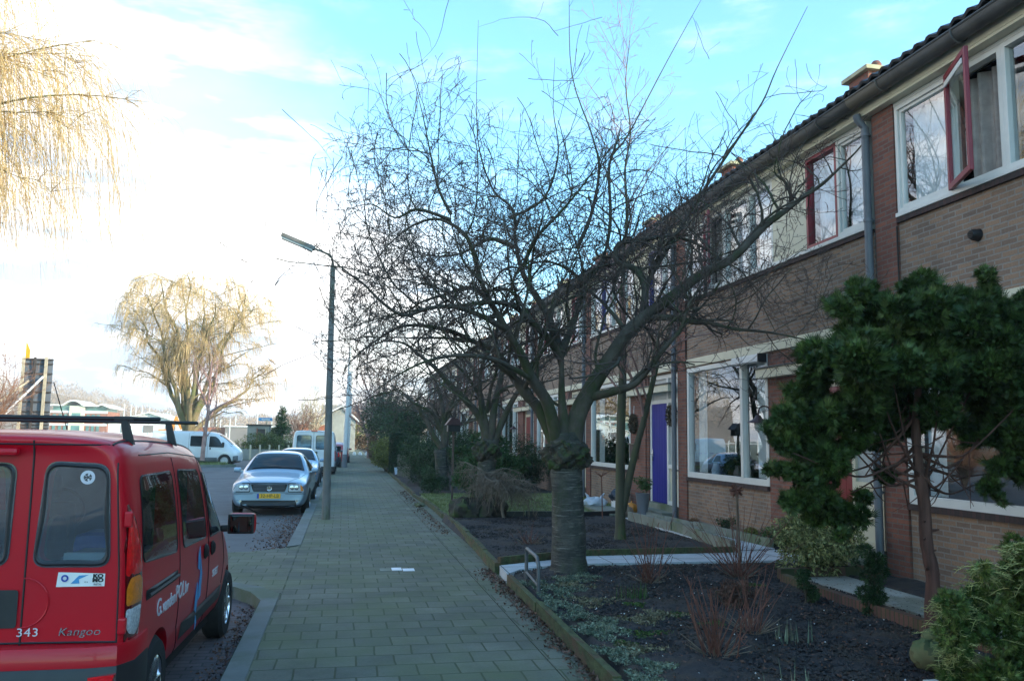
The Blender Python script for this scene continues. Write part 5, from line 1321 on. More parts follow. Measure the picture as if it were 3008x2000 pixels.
def sprays(name, C, S, n, mat, parent, size, seed=0, fing=5, shell=.7, up=.2, w=.16):
    """flat fan sprays of scale leaves, each several narrow fingers"""
    rs = np.random.RandomState(seed); C = np.asarray(C, float); S = np.asarray(S, float)
    vol = S.prod(1)**(2/3); k = rs.choice(len(C), n, p=vol/vol.sum())
    u = rs.randn(n, 3); u /= np.linalg.norm(u, axis=1, keepdims=True); P = C[k]+u*S[k]*(shell+(1.05-shell)*rs.rand(n))[:, None]
    a = u+rs.randn(n, 3)*.45; a[:, 2] += up; a /= np.linalg.norm(a, axis=1, keepdims=True)
    b = np.cross(a, rs.randn(n, 3)); b /= np.linalg.norm(b, axis=1, keepdims=True)+1e-9; sz = (size*(.6+.8*rs.rand(n)))[:, None]
    Vs = []
    for f in range(fing):
        th = (f-(fing-1)/2)/((fing-1)/2)*.75; dirn = a*math.cos(th)+b*math.sin(th); wd = b*math.cos(th)-a*math.sin(th); L_ = sz*(1-.35*abs(th))*(.8+.4*rs.rand(n))[:, None]
        Vs.append(np.stack([P, P+dirn*L_*.5-wd*sz*w, P+dirn*L_, P+dirn*L_*.5+wd*sz*w], 1))
    V = np.concatenate(Vs, 1).reshape(-1, 3); m = len(V)//4
    return npmesh(name, V, np.arange(4*m).reshape(m, 4), mat, parent)
def blob_clumps(c, r, n, rs, k=.38, zmin=None, j=.8):
    C = []; S = []
    for i in range(n):
        u = rs.randn(3); u /= np.linalg.norm(u); p = np.array(c)+u*np.array(r)*(j*rs.rand()**.4)
        if zmin is not None and p[2] < zmin: p[2] = zmin+rs.rand()*.1
        C.append(p); s = k*min(r)*(.6+.7*rs.rand()); S.append([s, s, s*.8])
    return C, S
# ---- the conifer on the right: bare red-brown trunk, lobed cypress crown
CY = 6.4
def conifer():
    b = at(2735, 1870, CY); R = empty('cypress_tree', (b.x, CY, .08), 'dark green cypress with a bare reddish trunk and wide rounded crown, right of the path', 'tree')
    t = MB()
    P = smoothpath(px([(2735, 1890), (2740, 1700), (2722, 1600), (2715, 1480), (2700, 1380), (2690, 1250), (2700, 1100), (2700, 950)], CY), 5)
    rs = np.random.RandomState(4); RR = np.interp(np.linspace(0, 1, len(P)), [0, .25, .5, 1], [.068, .052, .05, .012])*(1+.1*rs.randn(len(P))*.6)
    t.tube(P, list(RR), 16); 
    for z, a in ((1560, .5), (1585, 2.8), (1620, 1.0), (1670, 2.2), (1690, 0.2), (1535, 3.6)):
        q = at(2725, z, CY); t.tube([(q.x, q.y, q.z), (q.x+.085*math.cos(a), q.y-.05, q.z+.02)], [.02, .007], 6)
    t.build('trunk', M['redbark'], R)
    g = Tubes()
    ends = [(2480, 1290), (2420, 1400), (2330, 1330), (2560, 1180), (2620, 1100), (2560, 1330), (2830, 1350), (2900, 1260), (2960, 1380), (2850, 1150), (2760, 1020), (2400, 1180), (2650, 980), (2530, 1000), (2980, 1200), (2870, 1420), (2500, 1450)]
    for i, e in enumerate(ends):
        j = rs.randint(int(len(P)*.42), int(len(P)*.75)); q = at(e[0], e[1], CY+rs.uniform(-.5, .5)); m = (P[j]+np.array(q))/2; m[2] -= rs.uniform(.05, .22); m[1] += rs.uniform(-.1, .1)
        Q = smoothpath([P[j], m*.5+P[j]*.5-[0, 0, .03], m, np.array(q)], 4); g.add(Q, np.linspace(.017, .005, len(Q)), 6)
        for k in range(3):
            j2 = rs.randint(3, len(Q)); d = rs.randn(3)*.12; S_ = [Q[j2], Q[j2]+d, Q[j2]+d*1.9+[0, 0, .04]]; g.add(np.array(S_), [.008, .005, .003], 4)
    fol_parent = R
    # crown clumps given by photo outline (x, y, radius in photo px, depth offset)
    cl = [(2620, 900, 95, 0), (2740, 900, 90, .1), (2560, 960, 100, -.1), (2680, 960, 100, -.2), (2800, 940, 90, 0), (2895, 870, 42, 0), (2895, 815, 30, 0), (2900, 960, 90, .1), (2500, 1000, 90, .1), (2480, 900, 55, 0), (2540, 870, 55, 0), (2690, 840, 45, 0),
          (2440, 1060, 80, -.1), (2580, 1070, 100, -.3), (2700, 1080, 100, -.3), (2820, 1060, 100, -.2), (2940, 1060, 95, 0), (3020, 1000, 90, .1), (2400, 1120, 75, 0), (2500, 1160, 85, -.2), (2390, 1200, 70, .1), (2330, 1250, 60, 0), (2420, 1260, 75, -.1),
          (2320, 1300, 50, 0), (2380, 1320, 60, .1), (2290, 1260, 35, 0), (2430, 1360, 60, 0), (2350, 1400, 45, 0), (2300, 1380, 35, 0), (2270, 1375, 25, 0), (2420, 1440, 50, 0), (2330, 1475, 35, 0), (2380, 1480, 45, 0), (2530, 1240, 70, .1), (2640, 1170, 80, .3), (2760, 1170, 80, .3), (2880, 1170, 85, .2), (2980, 1160, 85, 0),
          (2920, 1270, 55, .2), (3000, 1280, 65, 0), (2850, 1270, 45, .3), (2960, 1350, 45, .1), (3020, 1390, 50, 0), (2480, 1320, 45, .2), (2560, 1300, 35, .3), (2900, 1420, 28, 0), (2940, 1470, 22, 0), (2450, 1500, 45, .1), (2520, 1520, 32, .1), (2400, 1530, 35, .2), (2475, 1560, 28, .1), (2700, 1240, 45, .35), (2800, 1250, 45, .35), (2620, 1260, 50, .3), (2600, 1400, 30, .25), (2540, 1460, 30, .2), (2350, 1180, 55, .1), (3060, 1100, 90, .2), (3050, 900, 60, .2), (3080, 1260, 80, 0)]
    C = []; S = []
    for x, y, r, dy in cl:
        for k in range(5):
            yy = CY+dy+rs.uniform(-.55, .45)*(r/90); q = at(x+rs.uniform(-.6, .6)*r, y+rs.uniform(-.55, .55)*r, yy); s = r/2450*CY*rs.uniform(.38, .7)
            C.append(q); S.append((s, s, s*.8))
    cr = sprays('crown', C, S, 95000, M['cypress'], R, .046, 5, 5, .55, .30, .10)
    sprays('crown_tips', C, np.array(S)*1.04, 7000, M['cypress'], R, .085, 15, 7, .9, .55, .045)
    g.build('branch', M['redbark'], R)
conifer()
# ---- golden cypress shrub, bottom right
def golden():
    R = empty('golden_cypress', (4.25, 4.7, .08), 'feathery golden green cypress shrub in the bottom right corner', 'shrub'); rs = np.random.RandomState(9)
    pts = [(2800, 1760, 70), (2860, 1720, 90), (2940, 1680, 90), (2990, 1640, 70), (2800, 1860, 90), (2900, 1820, 110), (2990, 1780, 110), (2820, 1960, 90), (2930, 1940, 110), (3020, 1900, 110), (2760, 1760, 40), (2770, 1900, 45), (2860, 2030, 100), (3000, 2030, 100), (3080, 1720, 110), (3080, 1850, 110), (2860, 1660, 35), (2960, 1590, 45)]
    C = []; S = []
    for x, y, r in pts:
        for k in range(4):
            q = at(x+20+rs.uniform(-.45, .45)*r, y+25+rs.uniform(-.45, .45)*r, 4.8+rs.uniform(-.2, .5)); s = r/2450*4.6*rs.uniform(.4, .65); C.append(q); S.append((s, s, s))
    sprays('foliage', C, S, 20000, M['goldcypress'], R, .042, 6, 5, .5, .1, .08)
    t = Tubes()
    for k in range(620):
        i = rs.randint(len(C)); p = np.array(C[i])+rs.randn(3)*S[i][0]*.55; d = np.array([rs.randn()-.5, rs.randn()*.5-.6, .35]); P = [p]
        for j in range(5): d = d/np.linalg.norm(d)+np.array([0, 0, -.16])+rs.randn(3)*.15; p = p+d*.028; P.append(p)
        t.add(np.array(P), np.linspace(.0035, .0012, len(P)), 3)
        for j in range(2, 5):
            for s_ in (-1, 1): q = P[j]; t.add(np.array([q, q+np.array([s_*.018, rs.randn()*.008, .008]), q+np.array([s_*.03, 0, .004])]), [.0025, .002, .001], 3)
    t.build('shoot_tips', M['goldtip'], R)
    Tubes_ = MB(); Tubes_.tube([(4.3, 4.7, .0), (4.35, 4.65, .35), (4.3, 4.6, .7)], [.04, .03, .01], 8); Tubes_.build('stem', M['redbark'], R)
golden()
def shrub(name, label, c, r, n, mat, size, seed, clumps=26, aspect=.5, stems=6, cat='shrub', zmin=.12, k=.42, fn='leaves', stemmat='bark', shell=.55, group=None, j=.8):
    R = empty(name, (c[0], c[1], .05), label, cat, group); rs = np.random.RandomState(seed)
    C, S = blob_clumps(c, r, clumps, rs, k, zmin, j)
    (leaves if fn == 'leaves' else sprays)('foliage', C, S, n, M[mat], R, size, seed, **(dict(aspect=aspect, shell=shell) if fn == 'leaves' else dict(shell=shell)))
    t = Tubes()
    for i in range(stems):
        e = np.array(C[rs.randint(len(C))]); P = smoothpath([(c[0]+rs.randn()*.05, c[1]+rs.randn()*.05, .0), (c[0]*.5+e[0]*.5, c[1]*.5+e[1]*.5, e[2]*.45), e], 4); t.add(P, np.linspace(.018, .005, len(P)), 5)
    t.build('stems', M[stemmat], R); return R
shrub('holly_bush', 'rounded variegated holly bush with cream-edged leaves under the dark cypress', (5.85, 9.6, .48), (.66, .5, .42), 9500, 'holly', .05, 21, 34, .62)
shrub('evergreen_shrub', 'dark narrow evergreen shrub just left of the cypress trunk', (5.0, 7.4, .42), (.17, .15, .42), 5200, 'darkleaf', .035, 22, 16, .4, zmin=.1)
shrub('evergreen_shrub', 'small dark shrub by the upright brick edging, left of the taller dark shrub', (4.72, 8.0, .30), (.12, .12, .26), 2200, 'darkleaf', .03, 23, 10, .4)
shrub('heather_plant', 'low rusty brown plant between the two nearest red-stemmed shrubs', (3.85, 7.9, .20), (.32, .22, .14), 2600, 'litter', .03, 24, 16, .4)
# hedge group beyond the lawn
shrub('evergreen_hedge', 'broad dark green evergreen shrub beyond the lawn, behind the big pruned tree', (4.6, 25.6, .95), (1.7, 1.0, .95), 15000, 'midleaf', .07, 25, 50, .4, k=.35, fn='sprays')
shrub('evergreen_hedge', 'dark evergreen shrub in front of the living room window beyond the lawn', (5.9, 27.0, 1.0), (1.0, .9, .9), 9000, 'darkleaf', .08, 26, 30, .4)
shrub('evergreen_hedge', 'bulky dark hedge with rusty patches behind the third pruned tree', (2.75, 29.6, .95), (.75, 2.2, .95), 14000, 'darkleaf', .08, 27, 44, .4, k=.5)
shrub('evergreen_hedge', 'taller dark green shrub right of the third pruned tree', (4.3, 31.0, 1.2), (1.2, 1.6, 1.1), 11000, 'darkleaf', .09, 28, 36, .4)
shrub('fern_shrub', 'soft light green shrub spreading behind the mossy stump tree', (3.3, 20.3, .72), (.85, .6, .62), 15000, 'midleaf', .045, 29, 36, .25, shell=.3, fn='sprays')
shrub('evergreen_shrub', 'low dark shrubs bordering the pavement beside the lawn end', (2.6, 24.7, .5), (.4, .9, .45), 5200, 'darkleaf', .06, 30, 20, .4)
shrub('euonymus_bush', 'bright yellow-green bush at the pavement edge in the distance', (2.05, 41.5, .85), (.75, 1.7, .85), 9000, 'yellowleaf', .09, 31, 40, .5)
shrub('evergreen_shrub', 'tall dark ivy-covered shrub in the distance behind the yellow-green bush', (3.6, 50, 2.0), (1.9, 2.5, 1.9), 13000, 'darkleaf', .14, 32, 44, .5)
shrub('evergreen_shrub', 'large dark tree-like evergreen at the far end of the row', (3.4, 62, 2.6), (2.3, 3, 2.3), 11000, 'darkleaf', .17, 33, 44, .5)
shrub('beech_hedge', 'brown beech hedge along the pavement far away, before the grey gate', (2.0, 54, .85), (.3, 3.0, .85), 6000, 'brownleaf', .11, 34, 34, .5, k=.8)
shrub('beech_hedge', 'dark brown hedge closing off the far end of the pavement', (2.0, 98, .8), (2.6, .6, .75), 7000, 'brownleaf', .16, 35, 30, .5, k=.7)
shrub('sunlit_bush', 'pale sunlit bush above the hedge at the very end of the street', (1.6, 104, 1.9), (3.2, 1.2, 1.6), 6000, 'yellowleaf', .2, 36, 30, .5)
# box-clipped shrub with bucket and low paling
R = empty('clipped_shrub', (2.45, 38.6, 0), 'dark square-clipped evergreen beside the pale blue bucket', 'shrub')
rs = np.random.RandomState(40); n = 9000; P = rs.rand(n, 3)*[.72, .9, 1.75]+[2.1, 38.2, .05]; f = rs.randint(0, 3, n); sgn = rs.randint(0, 2, n)
for ax, (lo, hi) in enumerate(((2.1, 2.82), (38.2, 39.1), (.05, 1.8))): m_ = f == ax; P[m_, ax] = np.where(sgn[m_] > 0, hi, lo)+rs.randn(m_.sum())*.02
u = rs.randn(n, 3); u /= np.linalg.norm(u, axis=1)[:, None]; b = np.cross(u, rs.randn(n, 3)); b /= np.linalg.norm(b, axis=1)[:, None]
npmesh('foliage', np.stack([P-b*.02, P+u*.07, P+b*.02], 1).reshape(-1, 3), np.arange(3*n).reshape(n, 3), M['yew'], R)
MB().box(2.14, 2.78, 38.24, 39.06, .0, 1.76).build('inner_mass', M['yew'], R)
k = MB(); k.lathe([(0, .0), (.12, .0), (.165, .34), (.18, .35), (.165, .35), (.15, .33), (.11, .03), (0, .03)], 18, (2.38, 37.2, 0)); tag(k.build('bucket', M['bucketblue']), 'pale blue plastic bucket on the pavement edge by the clipped shrub', 'bucket')
R = empty('paling_fence', (2.35, 34.5, 0), 'low grey wooden paling right of the blue bucket, before the dark hedge', 'fence')
for i in range(14): MB().box(2.30+.02*i, 2.33+.02*i, 36.2-i*.26, 36.4-i*.26, -.02, .95+rnd(-.03, .03)).build('paling', M['fencewood'], R)
MB().bar((2.36, 36.4, .7), (2.64, 32.7, .7), .03, .06).build('rail', M['fencewood'], R)

# ---- stem shrubs of red-brown canes
def canes(name, label, x, y, n, h, spread, seed, mat='redstem', r=.005, group='bare red-stemmed shrubs in the near flower bed'):
    R = empty(name, (x, y, .08), label, 'shrub', group); rs = np.random.RandomState(seed); t = Tubes(); s = Tubes()
    for i in range(n):
        a = rs.rand()*2*PI; l = spread*(rs.rand()**.7); d = np.array([math.cos(a)*l, math.sin(a)*l, 1.0]); d /= np.linalg.norm(d); L_ = h*(.4+.7*rs.rand()); p = np.array([x+rs.randn()*.05, y+rs.randn()*.05, .06]); P = [p]
        for k in range(6): d = d+rs.randn(3)*.06+[0, 0, .02]; d /= np.linalg.norm(d); p = p+d*L_/6; P.append(p)
        P = np.array(P); t.add(P, np.linspace(r*(.8+.6*rs.rand()), r*.45, len(P)), 5)
        for k in range(rs.randint(0, 4)):
            j = rs.randint(2, 6); e = d+rs.randn(3)*.5; e /= np.linalg.norm(e); t.add(np.array([P[j], P[j]+e*.05, P[j]+e*.1+[0, 0, .03]]), [.003, .0022, .0015], 4)
    t.build('stems', M[mat], R)
    for i in range(60):
        a = rs.rand()*2*PI; p = np.array([x+math.cos(a)*.06, y+math.sin(a)*.06, .08]); e = np.array([math.cos(a), math.sin(a), .25+rs.rand()*.6])*.22*rs.rand(); s.add(np.array([p, p+e*.6, p+e]), [.004, .003, .002], 4)
    s.build('old_wood', M['wicker'], R); return R
canes('red_stemmed_shrub', 'red-stemmed bare shrub just right of the big tree trunk, beside the white path', 3.5, 9.35, 30, .85, 1.1, 51)
canes('red_stemmed_shrub', 'widest red-stemmed bare shrub, left of the holly bush', 4.72, 9.55, 44, 1.08, 1.25, 52)
canes('red_stemmed_shrub', 'nearest red-stemmed bare shrub at the bottom of the picture', 2.85, 6.2, 34, .66, .8, 53, r=.0058)
canes('red_stemmed_shrub', 'smallest red-stemmed shrub, tucked right behind the nearest one', 3.5, 6.85, 18, .62, .9, 54)
canes('red_stemmed_shrub', 'tiny cut-back shrub in the empty soil bed beyond the white path', 2.85, 12.8, 12, .33, 1.2, 55, group=None)
# weeping bare shrub before the stump tree
def weeper():
    R = empty('weeping_shrub', (2.9, 17.4, .08), 'tangled bare weeping shrub in front of the second street tree', 'shrub'); rs = np.random.RandomState(61); t = Tubes(); s = Tubes()
    P = smoothpath([(3.25, 16.9, .05), (3.2, 16.95, .35), (3.3, 17.0, .55), (3.05, 17.1, .8), (2.9, 17.2, .95)], 4); t.add(P, np.linspace(.035, .02, len(P)), 8)
    for i in range(26):
        a = rs.rand()*2*PI; p = P[rs.randint(8, len(P))]; d = np.array([math.cos(a), math.sin(a), .7]); Q = [p]
        for k in range(7): d = d/np.linalg.norm(d)+rs.randn(3)*.15+[0, 0, -.16]; p = p+d*.10; Q.append(p)
        Q = np.array(Q); t.add(Q, np.linspace(.014, .005, len(Q)), 5)
        for j in range(34):
            q = Q[rs.randint(2, len(Q))]; e = rs.randn(3)*.6; e[2] = abs(e[2])*.2; S_ = [q]
            for k in range(6): e = e*.8+np.array([0, 0, -.22])+rs.randn(3)*.16; q = q+e/np.linalg.norm(e)*.07; S_.append(q)
            s.add(np.array(S_), np.linspace(.0045, .002, len(S_)), 3)
    t.build('stems', M['wicker'], R); s.build('twigs', M['wicker'], R)
weeper()
# pollarded rose stem with a knob, by the path
R = empty('standard_shrub', (5.05, 10.5, .08), 'slim grey stem with a knobbly pruned head beside the widest red-stemmed shrub', 'shrub')
q = [at(2175, 1650, 10.5), at(2168, 1560, 10.5), at(2165, 1470, 10.5), at(2162, 1440, 10.5)]
k = MB(); k.tube(q, [.022, .02, .018, .03], 10); k.build('stem', M['wicker'], R)
g = Tubes(); rs = np.random.RandomState(62)
for i in range(60): u = rs.randn(3); u /= np.linalg.norm(u); c = np.array(q[3]); g.add(np.array([c, c+u*.05, c+u*(.06+.05*rs.rand())]), [.02, .016, .006], 5)
g.build('knob', M['redstem'], R)
R = empty('staked_sapling', (5.1, 17.0, .1), 'thin sapling in front of the white bags on the lawn', 'tree')
k = MB(); k.tube(px([(1770, 1540), (1768, 1440), (1766, 1400)], 16.6), [.012, .011, .01], 6); k.build('trunk', M['redstem'], R)
g = Tubes()
for i in range(14):
    a = at(1766, 1400, 16.6); e = np.array([rs.randn()*.12, rs.randn()*.1, .05+rs.rand()*.12]); g.add(np.array([a, np.array(a)+e*.6, np.array(a)+e*[1.6, 1.6, 1.0]]), [.006, .004, .002], 4)
g.build('crown', M['redstem'], R)
# ground cover, moss, litter, pebbles
def scatter(name, n, area, mat, size, label, cat, seed, h=.03, aspect=.6, up=.6):
    rs = np.random.RandomState(seed); P = area(rs, n); a = rs.randn(n, 3); a[:, 2] = np.abs(a[:, 2])*up; a /= np.linalg.norm(a, axis=1)[:, None]; b = np.cross(a, rs.randn(n, 3)); b /= np.linalg.norm(b, axis=1)[:, None]; s = size*(.5+rs.rand(n))[:, None]
    P[:, 2] += rs.rand(n)*h
    V = np.stack([P-b*s*aspect*.5, P+a*s*.5-b*s*.2*aspect, P+a*s, P+b*s*aspect*.5], 1)
    return tag(npmesh(name, V.reshape(-1, 3), np.arange(4*n).reshape(n, 4), M[mat]), label, cat, kind='stuff')
def spots(cs):
    def f(rs, n):
        k = rs.randint(0, len(cs), n); c = np.array(cs, float)[k]; P = np.zeros((n, 3)); a = rs.rand(n)*2*PI; r = np.sqrt(rs.rand(n))*(.75+.5*np.sin(a*3+k))
        P[:, 0] = c[:, 0]+np.cos(a)*r*c[:, 2]; P[:, 1] = c[:, 1]+np.sin(a)*r*c[:, 3]; P[:, 2] = .085; return P
    return f
gcs = [(2.15, 9.3, .16, .35), (2.35, 8.9, .25, .4), (2.6, 9.5, .25, .25), (2.1, 8.3, .14, .5), (2.2, 7.7, .2, .4), (2.3, 7.2, .2, .3), (2.15, 7.0, .2, .3), (2.1, 6.3, .18, .25), (2.25, 5.9, .15, .2), (2.05, 5.6, .12, .2), (2.85, 9.8, .2, .2)]
scatter('ground_cover', 15000, spots(gcs), 'groundcover', .022, 'blue-green creeping plants along the timber edging', 'ground cover', 71)
scatter('dry_cover', 3600, spots([(2.7, 7.4, .3, .2), (2.5, 8.3, .3, .3), (2.3, 6.4, .2, .2), (2.95, 7.6, .25, .15), (2.5, 9.2, .3, .2)]), 'strawcover', .025, 'dry straw-coloured creeping stems in the near flower bed', 'ground cover', 72)
scatter('moss', 5000, spots([(2.9, 8.1, .12, .12), (2.55, 6.9, .22, .15), (3.15, 7.6, .10, .12), (2.25, 6.6, .1, .1), (4.6, 9.0, .15, .1), (3.3, 7.2, .12, .1), (4.2, 8.6, .2, .08)]), 'moss', .016, 'green moss patches in the near flower bed', 'moss', 73, .02)
def area_box(x0, x1, y0, y1, z): return lambda rs, n: np.stack([x0+rs.rand(n)*(x1-x0), y0+rs.rand(n)*(y1-y0), np.full(n, z)], 1)
def edge_litter(rs, n):
    y = 3+rs.rand(n)**1.3*8; x = 1.9-np.abs(rs.randn(n))*.09+.02*(y-6)/4; return np.stack([x, y, np.full(n, .004)], 1)
scatter('leaf_litter', 2600, edge_litter, 'litter', .028, 'brown fallen leaves gathered along the timber edging of the pavement', 'fallen leaves', 74, .02, .8, .35)
scatter('leaf_litter', 900, lambda rs, n: np.stack([1.95-np.abs(rs.randn(n))*.15, 15+rs.rand(n)*12, np.full(n, .004)], 1), 'litter', .03, 'fallen leaves on the pavement edge beside the lawn', 'fallen leaves', 75, .015, .8, .35)
scatter('leaf_litter', 1500, lambda rs, n: np.stack([-.85-np.abs(rs.randn(n))*.28, 13.2+rs.rand(n)**1.4*7, np.full(n, -.126)], 1), 'litter', .03, 'fallen leaves in the gutter in front of the silver saloon', 'fallen leaves', 76, .015, .8, .3)
scatter('leaf_litter', 500, lambda rs, n: np.stack([-.85-np.abs(rs.randn(n))*.10, 6+rs.rand(n)*3.6, np.full(n, -.118)], 1), 'litter', .026, 'fallen leaves in the gutter beside the red van', 'fallen leaves', 77, .015, .8, .3)
scatter('leaf_litter', 4600, area_box(2.1, 6.0, 4.6, 10.6, .09), 'litter', .022, 'scattered dead leaves over the near flower bed', 'fallen leaves', 78, .012, .7, .3)
def pebbles(name, n, area, mat, r, label, seed):
    rs = np.random.RandomState(seed); P = area(rs, n); V = []; F = []
    oct_ = np.array([(1, 0, 0), (0, 1, 0), (-1, 0, 0), (0, -1, 0), (0, 0, .7), (0, 0, -.7)])
    fc = np.array([(0, 1, 4), (1, 2, 4), (2, 3, 4), (3, 0, 4), (1, 0, 5), (2, 1, 5), (3, 2, 5), (0, 3, 5)])
    S = r*(.4+rs.rand(n, 3)*.9); V = P[:, None, :]+oct_[None]*S[:, None, :]; F = fc[None]+np.arange(n)[:, None, None]*6
    return tag(npmesh(name, V.reshape(-1, 3), F.reshape(-1, 3), M[mat]), label, 'gravel', kind='stuff')
pebbles('pebbles', 150, area_box(2.1, 6.0, 4.8, 10.5, .10), 'white', .009, 'small white pebbles scattered over the near flower bed', 81)
pebbles('soil_crumbs', 11000, area_box(2.1, 6.6, 4.8, 10.6, .09), 'soil', .024, 'dark crumbs of soil in the near flower bed', 82)
pebbles('soil_crumbs', 6000, area_box(2.15, 5.8, 11.5, 17.0, .10), 'soil', .02, 'dark crumbs of soil in the empty bed beyond the white path', 83)
# bulb shoots
for i, (x, y, n, lab) in enumerate(((2.98, 8.45, 60, 'cluster of thin green bulb shoots right of the ground cover by the big tree'), (3.66, 6.5, 26, 'cluster of blue-green bulb shoots near the bottom of the flower bed'), (3.05, 5.35, 12, 'few bulb shoots at the lower edge of the flower bed'))):
    def ar(rs, n_, x=x, y=y): return np.stack([x+rs.randn(n_)*.09, y+rs.randn(n_)*.05, np.full(n_, .07)], 1)
    tag(blades('bulb_shoots', n, ar, .15, .006, M['midleaf'] if i == 0 else M['groundcover'], None, .08, 90+i), lab, 'bulb shoots')
# metal hoop by the path
k = MB(); k.tube(smoothpath([(2.14, 9.72, .0), (2.14, 9.72, .36), (2.13, 9.66, .44), (2.11, 9.45, .45), (2.08, 8.95, .45), (2.07, 8.85, .42), (2.07, 8.80, .34), (2.07, 8.80, .0)], 4), .021, 10)
R = empty('bicycle_hoop', (2.1, 9.2, 0), 'weathered grey tube hoop at the corner of the flower bed beside the white path', 'bike stand'); k.build('hoop', M['galv'], R)
MB().tube([(2.14, 9.72, .17), (2.07, 8.80, .17)], .014, 8).build('crossbar', M['galv'], R)
# wall plants
for i, (x, y, h, m_, lab) in enumerate(((6.5, 13.6, .22, 'darkleaf', 'small dark evergreen at the left end of the bed under the living room window'), (6.48, 12.8, .16, 'yellowleaf', 'small pale variegated plant in the middle of the bed under the window'), (6.5, 12.2, .2, 'midleaf', 'small green plant in the bed under the window, next to the pale one'), (6.5, 11.5, .26, 'darkleaf', 'dark round plant at the right end of the bed under the window'), (6.5, 15.0, .14, 'redstemleaf', 'little rusty plant beside the downpipe near the blue door'))):
    shrub('wall_plant', lab, (x, y, .12+h*.6), (.17, .22, h), 700, m_ if m_ in M else 'brownleaf', .04, 100+i, 7, .5, 3, 'plant', .1)
# pots and gourds by the blue door
px_, py_ = 6.15, 16.75
R = empty('potted_plant', (px_, py_, .14), 'tall grey zinc pot with a leafy plant by the blue front door', 'potted plant')
k = MB(); k.lathe([(0, .0), (.10, .0), (.145, .44), (.152, .45), (.152, .47), (.135, .47), (.13, .42), (0, .42)], 20, (px_, py_, .14)); k.build('pot', M['greypipe'], R)
rs = np.random.RandomState(3); C, S = blob_clumps((px_, py_, .82), (.17, .17, .2), 14, rs, .45); leaves('foliage', C, S, 900, M['midleaf'], R, .05, 3, aspect=.45)
def gourd(name, c, r, mat, label, cat):
    b = MB(); n = 24; vs = []; rows = 12
    for i in range(rows+1):
        ph = PI*i/rows
        for q in range(n): a = 2*PI*q/n; l = 1+.07*math.cos(8*a); vs.append((c[0]+r*l*math.sin(ph)*math.cos(a), c[1]+r*l*math.sin(ph)*math.sin(a), c[2]+r*.82*math.cos(ph)))
    b.add(vs, [(i*n+q, i*n+(q+1) % n, (i+1)*n+(q+1) % n, (i+1)*n+q) for i in range(rows) for q in range(n)], 0, True); b.tube([(c[0], c[1], c[2]+r*.7), (c[0]+.02, c[1], c[2]+r*1.1)], [.02, .012], 6)
    return tag(b.build(name, M[mat]), label, cat)
gourd('pumpkin', (5.98, 17.0, .27), .15, 'orange', 'orange pumpkin behind the grey zinc pot at the blue door', 'pumpkin')
gourd('gourd', (5.82, 16.75, .24), .12, 'wicker', 'brown ribbed gourd left of the orange pumpkin', 'gourd')
# bags on the lawn
def bag(name, c, r, mat, label, seed, ears=True):
    rs = np.random.RandomState(seed); b = MB(); n = 26; rows = 14; vs = []
    for i in range(rows+1):
        ph = PI*i/rows
        for q in range(n): a = 2*PI*q/n; l = 1+.10*math.sin(5*a+ph*3)+.06*math.sin(9*a-5*ph)+.02*rs.randn(); vs.append((c[0]+r[0]*l*math.sin(ph)*math.cos(a), c[1]+r[1]*l*math.sin(ph)*math.sin(a), max(.08, c[2]+r[2]*l*math.cos(ph))))
    b.add(vs, [(i*n+q, i*n+(q+1) % n, (i+1)*n+(q+1) % n, (i+1)*n+q) for i in range(rows) for q in range(n)], 0, True)
    if ears:
        for s in (-1, 1): b.tube([(c[0]+s*r[0]*.5, c[1], c[2]+r[2]*.6), (c[0]+s*r[0]*.62, c[1], c[2]+r[2]*1.3), (c[0]+s*r[0]*.8, c[1], c[2]+r[2]*1.75)], [.05, .03, .012], 7)
    return tag(b.build(name, M[mat]), label, 'bag')
bag('plastic_bag', (5.95, 19.5, .20), (.30, .22, .13), 'plasticbag', 'knotted white plastic bag lying on the lawn below the window', 1)
bag('bin_bag', (6.40, 19.0, .40), (.23, .2, .16), 'navybag', 'dark blue bag sitting on the white crate by the brick wall', 2, False)
k = MB(); k.prism([(6.25, 18.85), (6.55, 18.85), (6.55, 19.15), (6.25, 19.15)], .08, .30); tag(k.build('crate', M['white']), 'small white crate under the dark blue bag', 'crate')
# stump mass and mossy rocks at the second tree
def rock(c, r, mat, label, seed, name='rock', cat='rock', lobes=4):
    rs = np.random.RandomState(seed); b = MB(); n = 24; rows = 14; vs = []; o = rs.rand(4)*6
    for i in range(rows+1):
        ph = PI*i/rows
        for q in range(n):
            a = 2*PI*q/n; l = 1+.14*math.sin(lobes*a+o[0]+ph*2)+.10*math.sin(7*a+o[1]-ph*5)+.06*math.sin(13*a+o[2]+7*ph)+.02*rs.randn(); vs.append((c[0]+r[0]*l*math.sin(ph)*math.cos(a), c[1]+r[1]*l*math.sin(ph)*math.sin(a), c[2]+r[2]*l*math.cos(ph)))
    b.add(vs, [(i*n+q, i*n+(q+1) % n, (i+1)*n+(q+1) % n, (i+1)*n+q) for i in range(rows) for q in range(n)], 0, True)
    return tag(b.build(name, M[mat]), label, cat)
rock((2.5, 17.25, .2), (.33, .3, .26), 'burl', 'mossy boulder at the foot of the second street tree, nearest the pavement', 5)
rock((2.98, 17.3, .22), (.36, .35, .3), 'burl', 'mossy root mass between the boulder and the weeping shrub stem', 6)
rock((1.9, 21.0, .03), (.12, .2, .06), 'stone', 'small flat stone lying on the pavement edge beside the lawn', 7)
